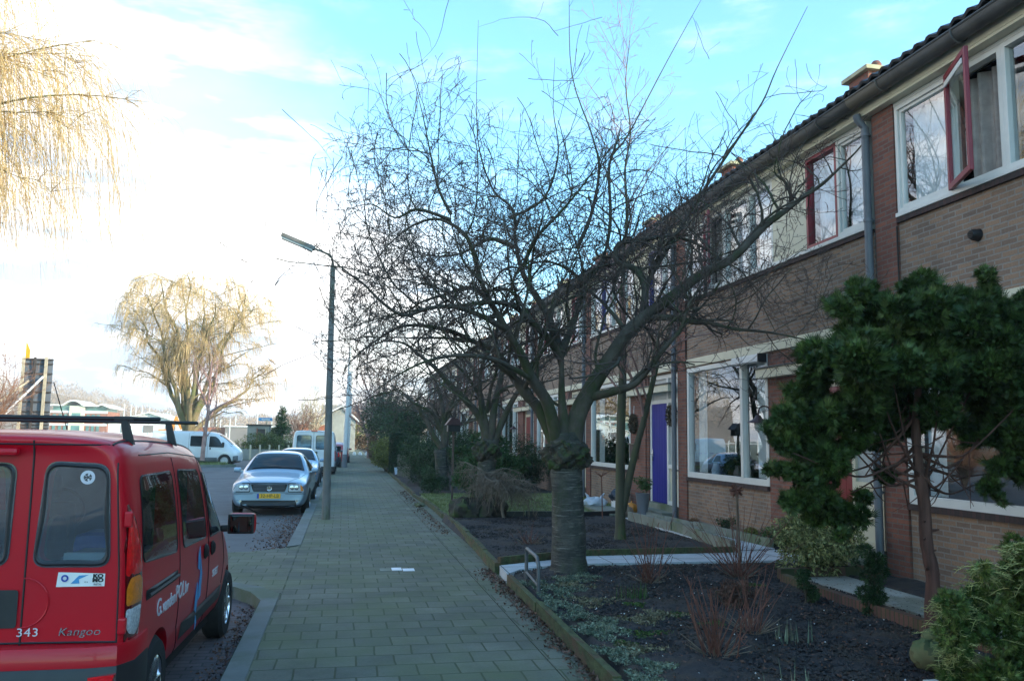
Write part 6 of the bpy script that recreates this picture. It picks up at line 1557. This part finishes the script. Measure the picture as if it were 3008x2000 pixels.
# mossy pots under the cypress
for c, r, lab in (((4.24, 5.55, .19), (.125, .12, .12), 'large round mossy terracotta pot at the foot of the cypress'), ((4.34, 5.62, .30), (.09, .08, .065), 'mossy lid-shaped pot piece lying on top of the large round one'), ((4.42, 5.5, .17), (.085, .08, .09), 'middle mossy pot lying against the large round one')): rock(c, r, 'terracotta', lab, 8, 'garden_pot', 'pot', 0)
k = MB(); k.lathe([(.0, .14), (.05, .13), (.085, .06), (.09, 0), (.065, -.06), (.075, -.09), (.06, -.09), (.045, -.05), (.06, .0), (0, .1)], 18, (0, 0, 0), 'Y'); k.v = [(v[0]+4.53, v[1]+5.42, v[2]+.13) for v in k.v]; tag(k.build('garden_pot', M['terracotta']), 'smallest pot lying on its side with its mouth open, right of the other pots', 'pot')
R = empty('cut_post', (3.68, 4.85, .05), 'pale sawn wooden stake end at the bottom of the picture', 'stake'); MB().box(3.64, 3.73, 4.82, 4.86, -.02, .24, bev=.004).build('board', M['palewood'], R); MB().box(3.735, 3.76, 4.83, 4.87, -.02, .20, bev=.004).build('splinter', M['palewood'], R)
# white patch of tiles in the pavement and the cast cover
k = MB(); tx = [(.57, .68), (.685, .80)]
tag(MB().box(.52, .66, 11.05, 11.26, .0, .006, bev=.002).build('paving_stone', M['concretewhite'] if 'concretewhite' in M else M['concrete']), 'left pale small paving stone let into the grey pavement', 'paving stone')
tag(MB().box(.67, .80, 11.08, 11.30, .0, .006, bev=.002).build('paving_stone', M['plasticbag']), 'brightest middle paving stone let into the grey pavement', 'paving stone')
tag(MB().box(.81, .96, 11.02, 11.22, .0, .006, bev=.002).build('paving_stone', M['violetstone'] if 'violetstone' in M else M['plasticbag']), 'right lilac grey paving stone let into the grey pavement', 'paving stone')
# wreaths, lamp, plaque on the houses
def wreath(c, label, seed):
    rs = np.random.RandomState(seed); n = 900; a = rs.rand(n)*2*PI; b = rs.rand(n)*2*PI; rr = .17+.05*np.cos(b); P = np.stack([c[0]-.05+.04*np.sin(b), c[1]+np.cos(a)*rr, c[2]+np.sin(a)*rr], 1)
    u = rs.randn(n, 3); u /= np.linalg.norm(u, axis=1)[:, None]; v = np.cross(u, rs.randn(n, 3)); v /= np.linalg.norm(v, axis=1)[:, None]
    R = empty('wreath', c, label, 'wreath'); npmesh('foliage', np.stack([P-v*.012, P+u*.05, P+v*.012], 1).reshape(-1, 3), np.arange(3*n).reshape(n, 3), M['leafwreath'], R)
    MB().tube([(c[0]-.03, c[1]+math.cos(t)*.17, c[2]+math.sin(t)*.17) for t in [2*PI*i/20 for i in range(21)]], .03, 8).build('ring', M['wicker'], R)
    MB().tube([(c[0]-.03, c[1], c[2]+.18), (c[0]-.02, c[1], c[2]+.42)], .008, 5).build('ribbon', M['white'], R)
M['leafwreath'] = leafmat('wreath_leaf', (.035, .045, .02), (.12, .07, .04), 20)
wreath((FX-.015, world_y(2, 2.55), 2.08), 'leafy wreath hung on the brick pier left of the blue door', 1)
wreath((FX+.07, world_y(2, .42), 2.22), 'brownish wreath hung on the frosted sidelight right of the blue door', 2)
R = empty('wall_plaque', (FX, world_y(2, 2.45), 1.3), 'dark wooden bird box on the pier below the leafy wreath', 'bird box'); MB().box(FX-.14, FX-.012, world_y(2, 2.3), world_y(2, 2.6), 1.28, 1.60, bev=.01).build('box', M['twig'], R); MB().box(FX-.17, FX-.012, world_y(2, 2.27), world_y(2, 2.63), 1.60, 1.63).build('lid', M['wicker'], R)
def gooseneck(y, z, label):
    R = empty('wall_lamp', (FX, y, z), label, 'lamp'); a = [(FX-.012, y, z), (FX-.07, y, z+.16), (FX-.16, y, z+.21), (FX-.25, y, z+.17), (FX-.27, y, z+.05)]
    MB().tube(smoothpath(a, 5), .011, 8).build('arm', M['browniron'], R)
    MB().lathe([(.02, .07), (.04, .06), (.06, .02), (.17, -.05), (.172, -.055), (.05, .0), (0, .03)], 24, (FX-.27, y, z-.0)).build('lamp_shade', M['browniron'], R)
    MB().lathe([(0, -.20), (.05, -.17), (.06, -.12), (.045, -.06), (.04, -.02)], 18, (FX-.27, y, z)).build('bulb_glass', M['frosted'], R); MB().lathe([(0, -.0), (.03, 0), (.03, .02), (0, .02)], 12, (FX-.012, y, z), 'X').build('wall_plate', M['browniron'], R)
M['browniron'] = pm('brown_iron', (.07, .03, .03), .5, .2, 5)
gooseneck(world_y(1, 2.72), 2.06, 'brown gooseneck wall lamp on the red brick pier left of the cypress')
gooseneck(world_y(4, 2.4), 2.1, 'dark wall lamp on the brick pier of the distant house with the red door')
R = empty('wall_vent', (FX, world_y(0, 4.83), 3.98), 'round black vent cap on the upper brick wall of the nearest house', 'vent')
MB().lathe([(0, -.10), (.045, -.10), (.062, -.07), (.066, -.0), (.07, .0)], 22, (FX, world_y(0, 4.83), 3.98), 'X').build('cap', M['ink'], R)
for i in range(3): MB().box(FX-.106, FX-.10, world_y(0, 4.80)-.0, world_y(0, 4.87), 3.955+i*.02, 3.962+i*.02).build('louvre', M['blackplastic'], R)
R = empty('awning_box', (FX, world_y(1, 3.3), 3.05), 'white roller awning box above the right pane of the window behind the red-stemmed shrubs', 'awning'); MB().box(FX-.17, FX-.016, world_y(1, 2.9), world_y(1, 3.85), 3.0, 3.13, bev=.02).build('box', M['white'], R); MB().box(FX-.172, FX-.01, world_y(1, 2.885), world_y(1, 2.899), 2.99, 3.135).build('end_cap', M['ink'], R)
# bird house with red roof
R = empty('bird_house', (2.78, 21.6, .1), 'small dark bird house on a post with a hipped roof, before the far front doors', 'bird house'); 
MB().box(2.755, 2.805, 21.575, 21.625, .05, 1.85).build('post', M['twig'], R); MB().box(2.62, 2.94, 21.45, 21.75, 1.85, 2.02, bev=.01).build('box', M['blackplastic'], R); MB().prism([(2.56, 2.02), (3.0, 2.02), (2.86, 2.2), (2.70, 2.2)], 21.4, 21.8, 'Y').build('roof', M['browniron'], R)
# items on the living room sills inside
for i, (y, h, m_, lab) in enumerate(((world_y(1, 5.2), .3, 'bucketblue', 'blue glass jar on the window sill behind the left pane'), (world_y(1, 4.3), .26, 'galv', 'grey vase on the window sill behind the left pane, middle one'), (world_y(1, 4.0), .34, 'white', 'white vase on the window sill next to the mullion'))):
    k = MB(); k.lathe([(0, 0), (.07, 0), (.09, h*.5), (.05, h*.85), (.06, h), (.04, h), (0, .02)], 16, (FX+.16, y, 1.02)); tag(k.build('vase', M[m_]), lab, 'vase')
M['windowplant'] = M['darkleaf']
for y, lab in ((world_y(1, 4.75), 'dark bushy houseplant behind the big pane of the window with the awning box'), (world_y(2, 4.2), 'dark green houseplants filling the lower part of the window beside the blue door')):
    R = empty('houseplant', (FX+.28, y, 1.0), lab, 'houseplant'); rs = np.random.RandomState(int(y)); C, S = blob_clumps((FX+.3, y, 1.45), (.14, .45 if y > 18 else .2, .35), 16, rs, .7); leaves('foliage', C, S, 1500, M['darkleaf'], R, .08, 4)
    MB().lathe([(0, 0), (.09, 0), (.12, .2), (0, .2)], 14, (FX+.3, y, 1.0)).build('pot', M['terracotta'], R)
# ------------------------------------------------------------------ lamp posts, far side of the street, background
M['postgrey'] = pm('weathered_post', (.165, .16, .15), .85, .25, 4, .2, 60, stretch=(1, 1, .3), dirt=(.09, .10, .06))
M['postwhite'] = pm('white_post', (.60, .61, .60), .6, .1, 3)
M['redbrickfar'] = pm('far_red_brick', (.34, .13, .08), .9, .2, 1)
M['lightwood'] = pm('pale_timber', (.50, .42, .30), .8, .2, 3)
M['boardback'] = pm('board_back', (.14, .16, .19), .8, .2, 1.5)
M['darkwood'] = pm('dark_slats', (.06, .05, .045), .8, .3, 3)
M['tealglass'] = pm('teal_glass', (.10, .22, .21), .15, .3, .6)
M['slate'] = pm('grey_roof', (.22, .20, .19), .8, .2, .5)
M['hillmat'] = pm('winter_wood_floor', (.26, .17, .11), .95, .3, .05)
M['wood_far'] = leafmat('far_bare_wood', (.30, .20, .14), (.42, .29, .19), .05)
M['concrete2'] = pm('shed_concrete', (.30, .30, .27), .9, .2, 1.2, .2, 30)
M['ivy'] = leafmat('hedge_leaf', (.06, .10, .025), (.17, .19, .05), 2)
M['pinktwig'] = pm('reddish_twig', (.30, .16, .10), .9, .25, 2)
def lamp_post(x, y, h, r0, r1, mat, label, lean=(0, 0), head=None, darkbase=None, group=None):
    R = empty('street_lamp', (x, y, 0), label, 'street lamp')
    k = MB(); n = 9; k.tube([(x+lean[0]*i/(n-1), y+lean[1]*i/(n-1), -.05+h*i/(n-1)) for i in range(n)], list(np.linspace(r0, r1, n)), 16); k.build('post', M[mat], R)
    if darkbase: MB().tube([(x, y, -.05), (x+lean[0]*darkbase/h, y, darkbase)], [r0*1.12, r0*1.08], 16).build('base_sleeve', M['greypipe'], R)
    if head:
        tx, ty = x+lean[0], y+lean[1]; (ax, az), (bx, bz) = head
        MB().tube(smoothpath([(tx, ty, h-.1), (tx-.02, ty, h+.10), (tx-.12, ty, h+.20), (bx+.02, ty, bz+.02)], 4), .022, 8).build('arm', M['postgrey'], R)
        d = Vector((bx-ax, 0, bz-az)).normalized(); up = Vector((-d.z, 0, d.x)); up = up if up.z > 0 else -up
        hd = MB(); a = Vector((ax, ty, az)); b = Vector((bx, ty, bz)); hd.bar(a+up*.03, b+up*.03, .20, .07); hd = hd.build('lamp_head', M['postgrey'], R)
        MB().bar(a-up*.025+d*.03, b-up*.025-d*.03, .15, .045).build('lens', M['frosted'], hd)
    return R
lamp_post(-.30, 17.9, 5.35, .088, .052, 'postgrey', 'tall weathered grey lamp post with a long flat lamp head, beside the silver saloon', (-.06, 0), ((-1.45, 5.88), (-.76, 5.62)))
p2 = at(1008, 1376, 46.3); lamp_post(.08, 46.3, 6.5, .13, .08, 'postwhite', 'white lamp post with a dark base sleeve, second along the kerb', (.12, 0), None, .7)
p3 = at(1020, 1325, 72); lamp_post(p3.x+.05, 72, 7.5, .12, .08, 'postwhite', 'slim white post lit by the sun, third and farthest along the kerb', (.15, 0), None, .5)
for i, (x, y) in enumerate(((1041, 1331), (1058, 1331), (1077, 1333))):
    v = at(x, y, 76); k = MB(); k.lathe([(0, -.05), (.14, -.05), (.15, .12), (.10, .24), (0, .27)], 14, (v.x, 76, 0)); tag(k.build('marker_stone', M['white']), ('left', 'middle', 'right')[i]+' of the three white marker stones on the far pavement', 'marker stone')
# grass strip with a young tree, low wall and hedge on the far side of the road
struct(MB().prism([(-16, 48.8), (-6.6, 48.8), (-5.9, 49.6), (-6.2, 50.2), (-16, 50.2)], -.14, .0).build('grass_strip', M['kerb']))
struct(MB().prism([(-16, 48.95), (-6.7, 48.95), (-6.1, 49.6), (-6.4, 50.05), (-16, 50.05)], -.0, .02).build('grass_strip_turf', M['lawn']))
tag(blades('grass', 9000, lambda r, n: np.stack([-15+r.rand(n)*8.6, 49+r.rand(n)*1.0, np.full(n, .0)], 1), .12, .014, M['grass'], seed=8, lean=.3), 'strip of grass in front of the sideways white van', 'grass', kind='stuff')
struct(MB().quad((-80, 62.0, -.11), (-5.4, 62.0, -.11), (-3.4, 110, -.11), (-80, 110, -.11)).build('far_ground', M['earth']))
YB = 49.4
def simple_tree(name, base, trunk_pts, r0, label, seed, lv, barkm, twigm, limbs, cat='tree'):
    R = empty(name, base, label, cat); g = Grower(seed, lv); P = smoothpath(trunk_pts, 3); RR = np.linspace(r0, r0*.35, len(P)); k = MB(); k.tube(P, list(RR), 10); k.build('trunk', M[barkm], R)
    for pts, a, b in limbs: Q = smoothpath(pts, 3); QR = np.linspace(a, b, len(Q)); g.t.add(Q, QR, 6); g.grow(Q, QR, 0)
    g.grow(P, RR, 0); cr = g.t.build('crown', M[barkm], R); g.tt.build('twigs', M[twigm], cr); return R
lvf = [dict(len=1.8, dens=2.2, t0=.2, ang=.7, bend=.5, wig=.1, up=.5, n=8, rr=.5, rmax=.04, k=5, side_up=.5, rmin=.008),
       dict(len=.9, dens=3.0, t0=.15, ang=.8, bend=.6, wig=.12, up=.3, n=6, rr=.6, rmax=.02, k=3, side_up=.3, rmin=.007),
       dict(len=.45, dens=3.5, t0=.1, ang=.8, bend=.6, wig=.12, up=.3, n=4, rr=.6, rmax=.012, k=3, side_up=.3, rmin=.006)]
pt = lambda L_, Y: [zz(x, y, Y) for x, y in L_]
simple_tree('young_tree', zz(597, 1352, YB), pt([(594, 1352), (600, 1290), (611, 1215), (615, 1150), (622, 1060)], YB), .13, 'slim young tree growing in the grass strip in front of the sideways van', 91, lvf, 'twigsunlit', 'twigsunlit', [(pt([(611, 1215), (640, 1195), (670, 1180), (700, 1165)], YB), .07, .02), (pt([(608, 1190), (585, 1130), (570, 1080)], YB), .06, .02), (pt([(613, 1200), (632, 1130), (640, 1060)], YB), .06, .02)])
# low wall, then hedge, shed, conifer, sign
tag(MB().prism([(-8.8, 63.6), (-3.9, 63.6), (-3.9, 63.9), (-8.8, 63.9)], -.2, .62).build('garden_wall', M['concrete2']), 'low grey garden wall in front of the sunlit hedge beyond the road', 'wall')
shrub('hedge', 'sunlit green and yellow hedge behind the low grey wall', (-5.3, 65.0, .85), (2.3, .8, .65), 9000, 'ivy', .14, 120, 40, .5, zmin=.4, cat='hedge', k=.8, j=1.0)
R = empty('shed', (-6.1, 64, 0), 'small grey concrete shed with a dark doorway beside the hedge', 'shed')
MB().box(-7.15, -5.6, 66, 68, -.2, 2.35).build('wall', M['concrete2'], R); MB().box(-7.25, -5.5, 65.9, 68.1, 2.352, 2.45).build('roof', M['darkwood'], R)
MB().box(-6.4, -5.85, 65.95, 66, 1.0, 2.1).build('opening', M['darkwood'], R); MB().box(-6.47, -6.4, 65.93, 66, .95, 2.17).build('window_frame', M['redbrickfar'], R); MB().box(-5.85, -5.78, 65.93, 66, .95, 2.17).build('window_frame', M['lightwood'], R)
def conifer_far(x, y, h, r, label, seed, mat='midleaf'):
    R = empty('fir_tree', (x, y, 0), label, 'tree'); rs = np.random.RandomState(seed); C = []; S = []
    for i in range(46): t_ = rs.rand()**.8; z = .5+t_*(h-.7); rr = r*(1-t_*.92); a = rs.rand()*2*PI; C.append((x+math.cos(a)*rr*.6, y+math.sin(a)*rr*.6, z)); S.append((rr*.4+.1, rr*.4+.1, .22))
    leaves('crown', C, S, 5200, M[mat], R, .16, seed, aspect=.4); MB().tube([(x, y, -.1), (x, y, h*.9)], [.1, .02], 8).build('trunk', M['bark'], R)
v = at(826, 1290, 68); conifer_far(v.x, 68, 4.0, 1.15, 'small conifer rising behind the sunlit hedge', 7)
v = at(805, 1290, 70); shrub('evergreen_shrub', 'dense green shrub at the left foot of the small conifer', (v.x, 70, 1.3), (1.1, .8, 1.0), 3500, 'midleaf', .15, 121, 20, .5)
R = empty('signboard', (-6.7, 75, 0), 'blue and white sign board on a yellow pole behind the hedge', 'sign'); MB().box(-7.25, -6.1, 75, 75.06, 2.85, 3.12, bev=.01).build('board', M['cyan'], R); MB().box(-7.0, -6.3, 74.99, 75.0, 2.93, 3.02).build('stripe', M['white'], R); MB().tube([(-6.55, 75.03, -.1), (-6.55, 75.03, 2.9)], .06, 8).build('pole', M['yellowpole'] if 'yellowpole' in M else M['lightwood'], R)
ORD_ = ['first', 'second', 'third', 'fourth', 'fifth']
# fence palings between the shed and the willow
for i in range(5):
    v = at(735+i*28, 1325, 62.8); tag(MB().box(v.x-.06, v.x+.06, 62.8, 62.92, -.15, .95, bev=.01).build('fence_post', M['lightwood']), ORD_[i]+' of the five short pale posts before the low grey wall, counted from the left', 'post', 'pale posts before the low wall')
# reddish garden wall and pale house further up the street
tag(MB().box(-4.6, -1.6, 86, 86.3, -.2, 2.75).build('garden_wall', M['redbrickfar']), 'reddish brick garden wall rising behind the white van', 'wall')
R = empty('gabled_house', (-1.5, 90, 0), 'pale grey house with white barge boards behind the white van', 'house')
MB().prism([(-3.3, -.1), (1.2, -.1), (1.2, 3.2), (-.3, 4.6), (-3.3, 3.1)], 92, 100, 'Y').build('wall', M['concrete2'], R)
MB().bar((-3.6, 91.8, 3.0), (-.25, 91.8, 4.85), .25, .12).build('barge_board', M['white'], R); MB().bar((-.25, 91.8, 4.85), (1.6, 91.8, 3.2), .25, .12).build('barge_board', M['white'], R)
MB().add([(-3.5, 91.9, 3.05), (-.25, 91.9, 4.8), (-.25, 100, 4.8), (-3.5, 100, 3.05)], [(0, 1, 2, 3)]).build('roof', M['slate'], R)
R = empty('gabled_house', (2.5, 122, 0), 'distant house with a grey tiled roof and white eaves at the end of the street', 'house')
MB().box(-3, 9, 124, 132, -.1, 3.3).build('wall', M['cream'], R); MB().prism([(123, 3.3), (133, 3.3), (128, 6.2)], -3.4, 9.4, 'X').build('roof', M['slate'], R); MB().box(-3.4, 9.4, 122.95, 123.05, 3.2, 3.45).build('eaves', M['white'], R)
# back of a large sign board with raking shores, left
R = empty('hoarding', (-14.0, 42, 0), 'back of a tall sign board propped by pale raking timbers, beside the reddish bush', 'hoarding')
MB().box(-14.55, -13.35, 42.0, 42.06, 1.0, 5.05).build('board', M['boardback'], R)
for z in (5.0, 4.8, 4.35, 3.95, 3.5, 3.05, 2.6, 2.45, 2.3, 2.15, 2.0, 1.85): MB().box(-14.6, -13.32, 41.93, 41.995, z-.025, z+.025).build('slat', M['darkwood'], R)
MB().box(-14.62, -14.5, 41.84, 41.92, -.1, 5.1).build('post', M['lightwood'], R); MB().box(-14.12, -14.03, 41.84, 41.92, -.1, 5.1).build('post', M['darkwood'], R); MB().box(-13.66, -13.54, 41.84, 41.92, -.1, 5.12).build('post', M['lightwood'], R)
MB().bar((-13.66, 41.78, 4.2), (-15.4, 40.6, 1.6), .13, .08).build('shore', M['white'], R); MB().bar((-14.25, 41.78, 4.0), (-15.9, 40.6, 2.2), .13, .08).build('shore', M['lightwood'], R)
R = empty('flag', (-14.7, 43, 0), 'narrow yellow banner on a pole behind the sign board', 'flag'); MB().tube([(-14.9, 43, -.1), (-14.9, 43, 6.1)], .03, 6).build('pole', M['white'], R); MB().prism([(-14.88, 4.2), (-14.70, 4.4), (-14.70, 5.5), (-14.88, 5.9)], 42.98, 43.02, 'Y').build('cloth', M['plateyel'], R)
lvb = [dict(len=1.6, dens=3.0, t0=.1, ang=.8, bend=.8, wig=.12, up=.5, n=8, rr=.5, rmax=.02, k=5, side_up=.6, rmin=.006),
       dict(len=.9, dens=4.5, t0=.1, ang=.8, bend=.7, wig=.13, up=.4, n=6, rr=.6, rmax=.012, k=3, side_up=.3, rmin=.006),
       dict(len=.45, dens=4.5, t0=.1, ang=.8, bend=.6, wig=.13, up=.3, n=4, rr=.6, rmax=.008, k=3, side_up=.3, rmin=.005)]
bb = (-12.1, 31.0, -.1); lb = []
rs = np.random.RandomState(15)
for i in range(13):
    a = 2*PI*i/13; lb.append(([bb, (bb[0]+math.cos(a)*.5, bb[1]+math.sin(a)*.5, 1.6), (bb[0]+math.cos(a)*1.2, bb[1]+math.sin(a)*1.2, 2.9+rs.rand()*.8)], .05, .012))
simple_tree('bare_bush', bb, [bb, (bb[0], bb[1], .8), (bb[0]+.1, bb[1], 2.0)], .09, 'reddish bare twiggy bush at the left edge beside the sign board', 92, lvb, 'pinktwig', 'pinktwig', lb)
# office building, low white hall, masts, hill with a bare wood
R = empty('office_building', (-66.5, 232, 0), 'distant red brick office with a curved white roof edge and teal glass', 'building')
MB().box(-73.4, -59.9, 232, 244, -.2, 6.9).build('wall', M['redbrickfar'], R)
MB().box(-68.9, -65.3, 231.5, 232, -.2, 8.2).build('bay', M['cream'], R)
MB().box(-73.0, -60.3, 232.4, 243, 6.9, 8.35).build('glass_storey', M['tealglass'], R)
MB().box(-73.42, -59.88, 231.8, 232, 6.4, 7.0).build('white_band', M['white'], R); MB().box(-73.42, -59.88, 231.8, 232, 3.2, 3.7).build('white_band', M['white'], R)
pr = [(-74.3, 8.5), (-70.5, 8.5)]+[(-70.5+4.9*i/12, 8.5+1.25*math.sin(PI*i/12)) for i in range(1, 12)]+[(-65.6, 8.5), (-62.2, 8.45), (-61.3, 8.9), (-59.0, 8.0)]
MB().prism(pr+[(x, z-.35) for x, z in reversed(pr)], 231, 244, 'Y').build('roof', M['white'], R)
for x in (-72.4, -71.0, -69.8, -64.4, -63.2, -62.0): 
    for z in (4.2, 1.2): w_ = MB().box(x-.35, x+.35, 231.75, 231.79, z, z+1.9).build('window', M['tealglass'], R)
for z in (4.0, .8): MB().box(-68.2, -66.2, 231.4, 231.49, z, z+2.4).build('window', M['tealglass'], R)
R = empty('low_hall', (-32, 150, 0), 'long low white hall with a shallow gable roof in the distance', 'building')
MB().prism([(-38.5, -.2), (-26.5, -.2), (-26.5, 3.2), (-32.2, 5.0), (-38.5, 3.3)], 150, 165, 'Y').build('wall', M['white'], R); MB().prism([(-39.2, 3.15), (-32.2, 5.15), (-25.8, 3.05), (-25.8, 2.9), (-32.2, 4.95), (-39.2, 3.0)], 149.4, 166, 'Y').build('roof', M['whiteframe'], R)
for x in (-36.5, -33.0, -29.5): MB().box(x, x+1.6, 149.9, 149.99, 1.7, 2.9).build('window', M['slate'], R)
ORD = ['first', 'second', 'third', 'fourth', 'fifth', 'sixth', 'seventh', 'eighth', 'ninth', 'tenth', 'eleventh', 'twelfth', 'thirteenth', 'fourteenth', 'fifteenth', 'sixteenth']
MASTL = [ORD[i]+' pale mast from the left in front of the wooded hill' for i in range(16)]
for i, (x, y, Y) in enumerate(((366, 1186, 140), (386, 1188, 150), (400, 1190, 140), (418, 1193, 160), (440, 1193, 150), (491, 1210, 150), (501, 1209, 140), (590, 1226, 140), (597, 1222, 150), (615, 1224, 140), (637, 1220, 150), (649, 1219, 140), (676, 1230, 120), (693, 1221, 150), (757, 1213, 150), (800, 1212, 160))):
    v = at(x, y, Y); tag(MB().tube([(v.x, Y, -.2), (v.x, Y, v.z)], [.12, .07], 6).build('mast', M['postwhite']), MASTL[i], 'mast', 'masts in the distant yard')
R = empty('yard_fence', (-26, 95, -.2), 'white post fence of the distant yard seen just above the red van roof', 'fence')
for i in range(30): x = -40+i*.95; MB().box(x-.05, x+.05, 95, 95.1, -.2, 1.75).build('post', M['white'], R)
MB().box(-40, -12.4, 95.03, 95.07, 1.3, 1.4).build('rail', M['white'], R)
R = empty('excavator', (-22.3, 120, 0), 'small orange excavator arm beside the trunk of the far willow', 'excavator'); MB().bar((-23.0, 120, 1.2), (-22.3, 120, 3.9), .3, .3).build('boom', M['orange'], R); MB().bar((-22.3, 120, 3.9), (-21.6, 120, 2.2), .25, .25).build('stick', M['orange'], R); MB().box(-24.4, -22.6, 119.2, 121, .5, 2.2, bev=.15).build('cab', M['orange'], R); MB().box(-24.6, -22.4, 119, 121.2, -.1, .5, bev=.1).build('track', M['rubber'], R)
tag(MB().box(-22.5, -15.5, 130, 136, -.2, 2.6).build('low_building', M['redbrickfar']), 'low reddish building beyond the far willow, right of its trunk', 'building')
R = empty('low_building', (-12, 128, 0), 'low grey building left of the shed in the distance', 'building'); MB().box(-17, -9.5, 128, 134, -.2, 2.7).build('wall', M['slate'], R); MB().box(-17.2, -9.3, 127.8, 134.2, 2.702, 2.9).build('roof', M['white'], R)
# hill
def hill_profile():
    pts = [(-260, 26), (0, 24), (150, 25), (240, 21), (330, 17.5), (420, 12), (480, 11.2), (600, 8.0), (860, 10), (940, 11), (1000, 10), (1200, 9), (1700, 8)]
    return [(at(x, 1270, 420).x, z) for x, z in pts]
hp = hill_profile(); xs = np.linspace(hp[0][0], hp[-1][0], 160); zs = np.interp(xs, [p[0] for p in hp], [p[1] for p in hp])
V = []; F = []
for j, (yy, k) in enumerate(((330, 0), (350, .3), (380, .62), (420, .80), (470, .84), (600, .6))):
    for x, z in zip(xs, zs): V.append((x*(yy/420), yy, z*k-.3+ (1.2*math.sin(x*.23+j) if k else 0)*.4))
n = len(xs)
for j in range(5):
    for i in range(n-1): F.append((j*n+i, j*n+i+1, (j+1)*n+i+1, (j+1)*n+i))
struct(npmesh('hill', V, F, M['hillmat'], smooth=True))
rs = np.random.RandomState(33); nw = 110000
xx = xs[0]+rs.rand(nw)*(xs[-1]-xs[0]); jj = rs.rand(nw); yy = 345+jj*110; base = np.interp(xx, xs, zs)*np.interp(yy, [330, 350, 380, 420, 470], [0, .3, .62, .80, .84]); X = xx*(yy/420)
hgt = np.interp(xx, xs, zs)*.16+2.2; P = np.stack([X, yy, base-.3+rs.rand(nw)*hgt*(1+.25*np.sin(xx*.6)+.2*np.sin(xx*1.7+yy*.2))], 1)
a = rs.randn(nw, 3)*[.35, .35, .2]+[0, 0, 1]; a /= np.linalg.norm(a, axis=1)[:, None]; b = rs.randn(nw, 3); b[:, 2] *= .2; b /= np.linalg.norm(b, axis=1)[:, None]; s_ = (.16+.42*rs.rand(nw))[:, None]
tag(npmesh('woodland', np.stack([P-b*s_*.22, P+a*s_*1.5, P+b*s_*.22], 1).reshape(-1, 3), np.arange(3*nw).reshape(nw, 3), M['wood_far']), 'bare brown wood covering the distant hill', 'woodland', kind='stuff')
# bare trees over the far roofs
lvd = [dict(len=2.4, dens=1.6, t0=.2, ang=.7, bend=.5, wig=.1, up=.5, n=7, rr=.5, rmax=.06, k=5, side_up=.5, rmin=.016),
       dict(len=1.3, dens=2.2, t0=.15, ang=.8, bend=.6, wig=.12, up=.3, n=5, rr=.6, rmax=.03, k=3, side_up=.3, rmin=.015),
       dict(len=.7, dens=2.4, t0=.1, ang=.8, bend=.6, wig=.12, up=.3, n=4, rr=.6, rmax=.02, k=3, side_up=.3, rmin=.014)]
for i, (x, Y, h, lab, bm_) in enumerate(((920, 84, 5.2, 'pale sunlit bare tree above the white van', 'lightwood'), (880, 82, 3.6, 'lower reddish bare tree left of the pale one above the white van', 'pinktwig'), (1045, 108, 5.5, 'bare brown tree behind the white posts at the end of the street', 'pinktwig'), (1120, 75, 8.5, 'tall bare tree at the far end of the row of houses', 'twig'), (1085, 66, 5.0, 'bare grey shrub-like tree over the brown beech hedge', 'twigsunlit'))):
    v = at(x, 1270, Y); b_ = (v.x, Y, -.1); L_ = []
    for q in range(7):
        a_ = 2*PI*q/7; L_.append(([(b_[0], b_[1], h*.25), (b_[0]+math.cos(a_)*h*.12, b_[1]+math.sin(a_)*h*.12, h*.55), (b_[0]+math.cos(a_)*h*.26, b_[1]+math.sin(a_)*h*.26, h*.85)], .09, .03))
    simple_tree('bare_tree', b_, [b_, (b_[0], b_[1], h*.4), (b_[0]+.2, b_[1], h*.8)], .16, lab, 200+i, lvd, bm_, bm_, L_)
# ------------------------------------------------------------------ haze: closed box of thin even air, added to imitate far glare
hm = D.materials.new('glare_haze_air'); hm.use_nodes = True; ht = hm.node_tree
for n_ in list(ht.nodes): ht.nodes.remove(n_)
ho = ht.nodes.new('ShaderNodeOutputMaterial'); hv = ht.nodes.new('ShaderNodeVolumePrincipled')
hv.inputs['Color'].default_value = (1.0, .96, .90, 1); hv.inputs['Density'].default_value = .0008; hv.inputs['Anisotropy'].default_value = .2
ht.links.new(hv.outputs[0], ho.inputs['Volume'])
hz = MB().box(-560, 560, -60, 720, -1.6, 40).build('haze', hm); hz['kind'] = 'stuff'; hz['label'] = 'thin pale haze added to imitate glare over the street and yard'; hz['category'] = 'haze'
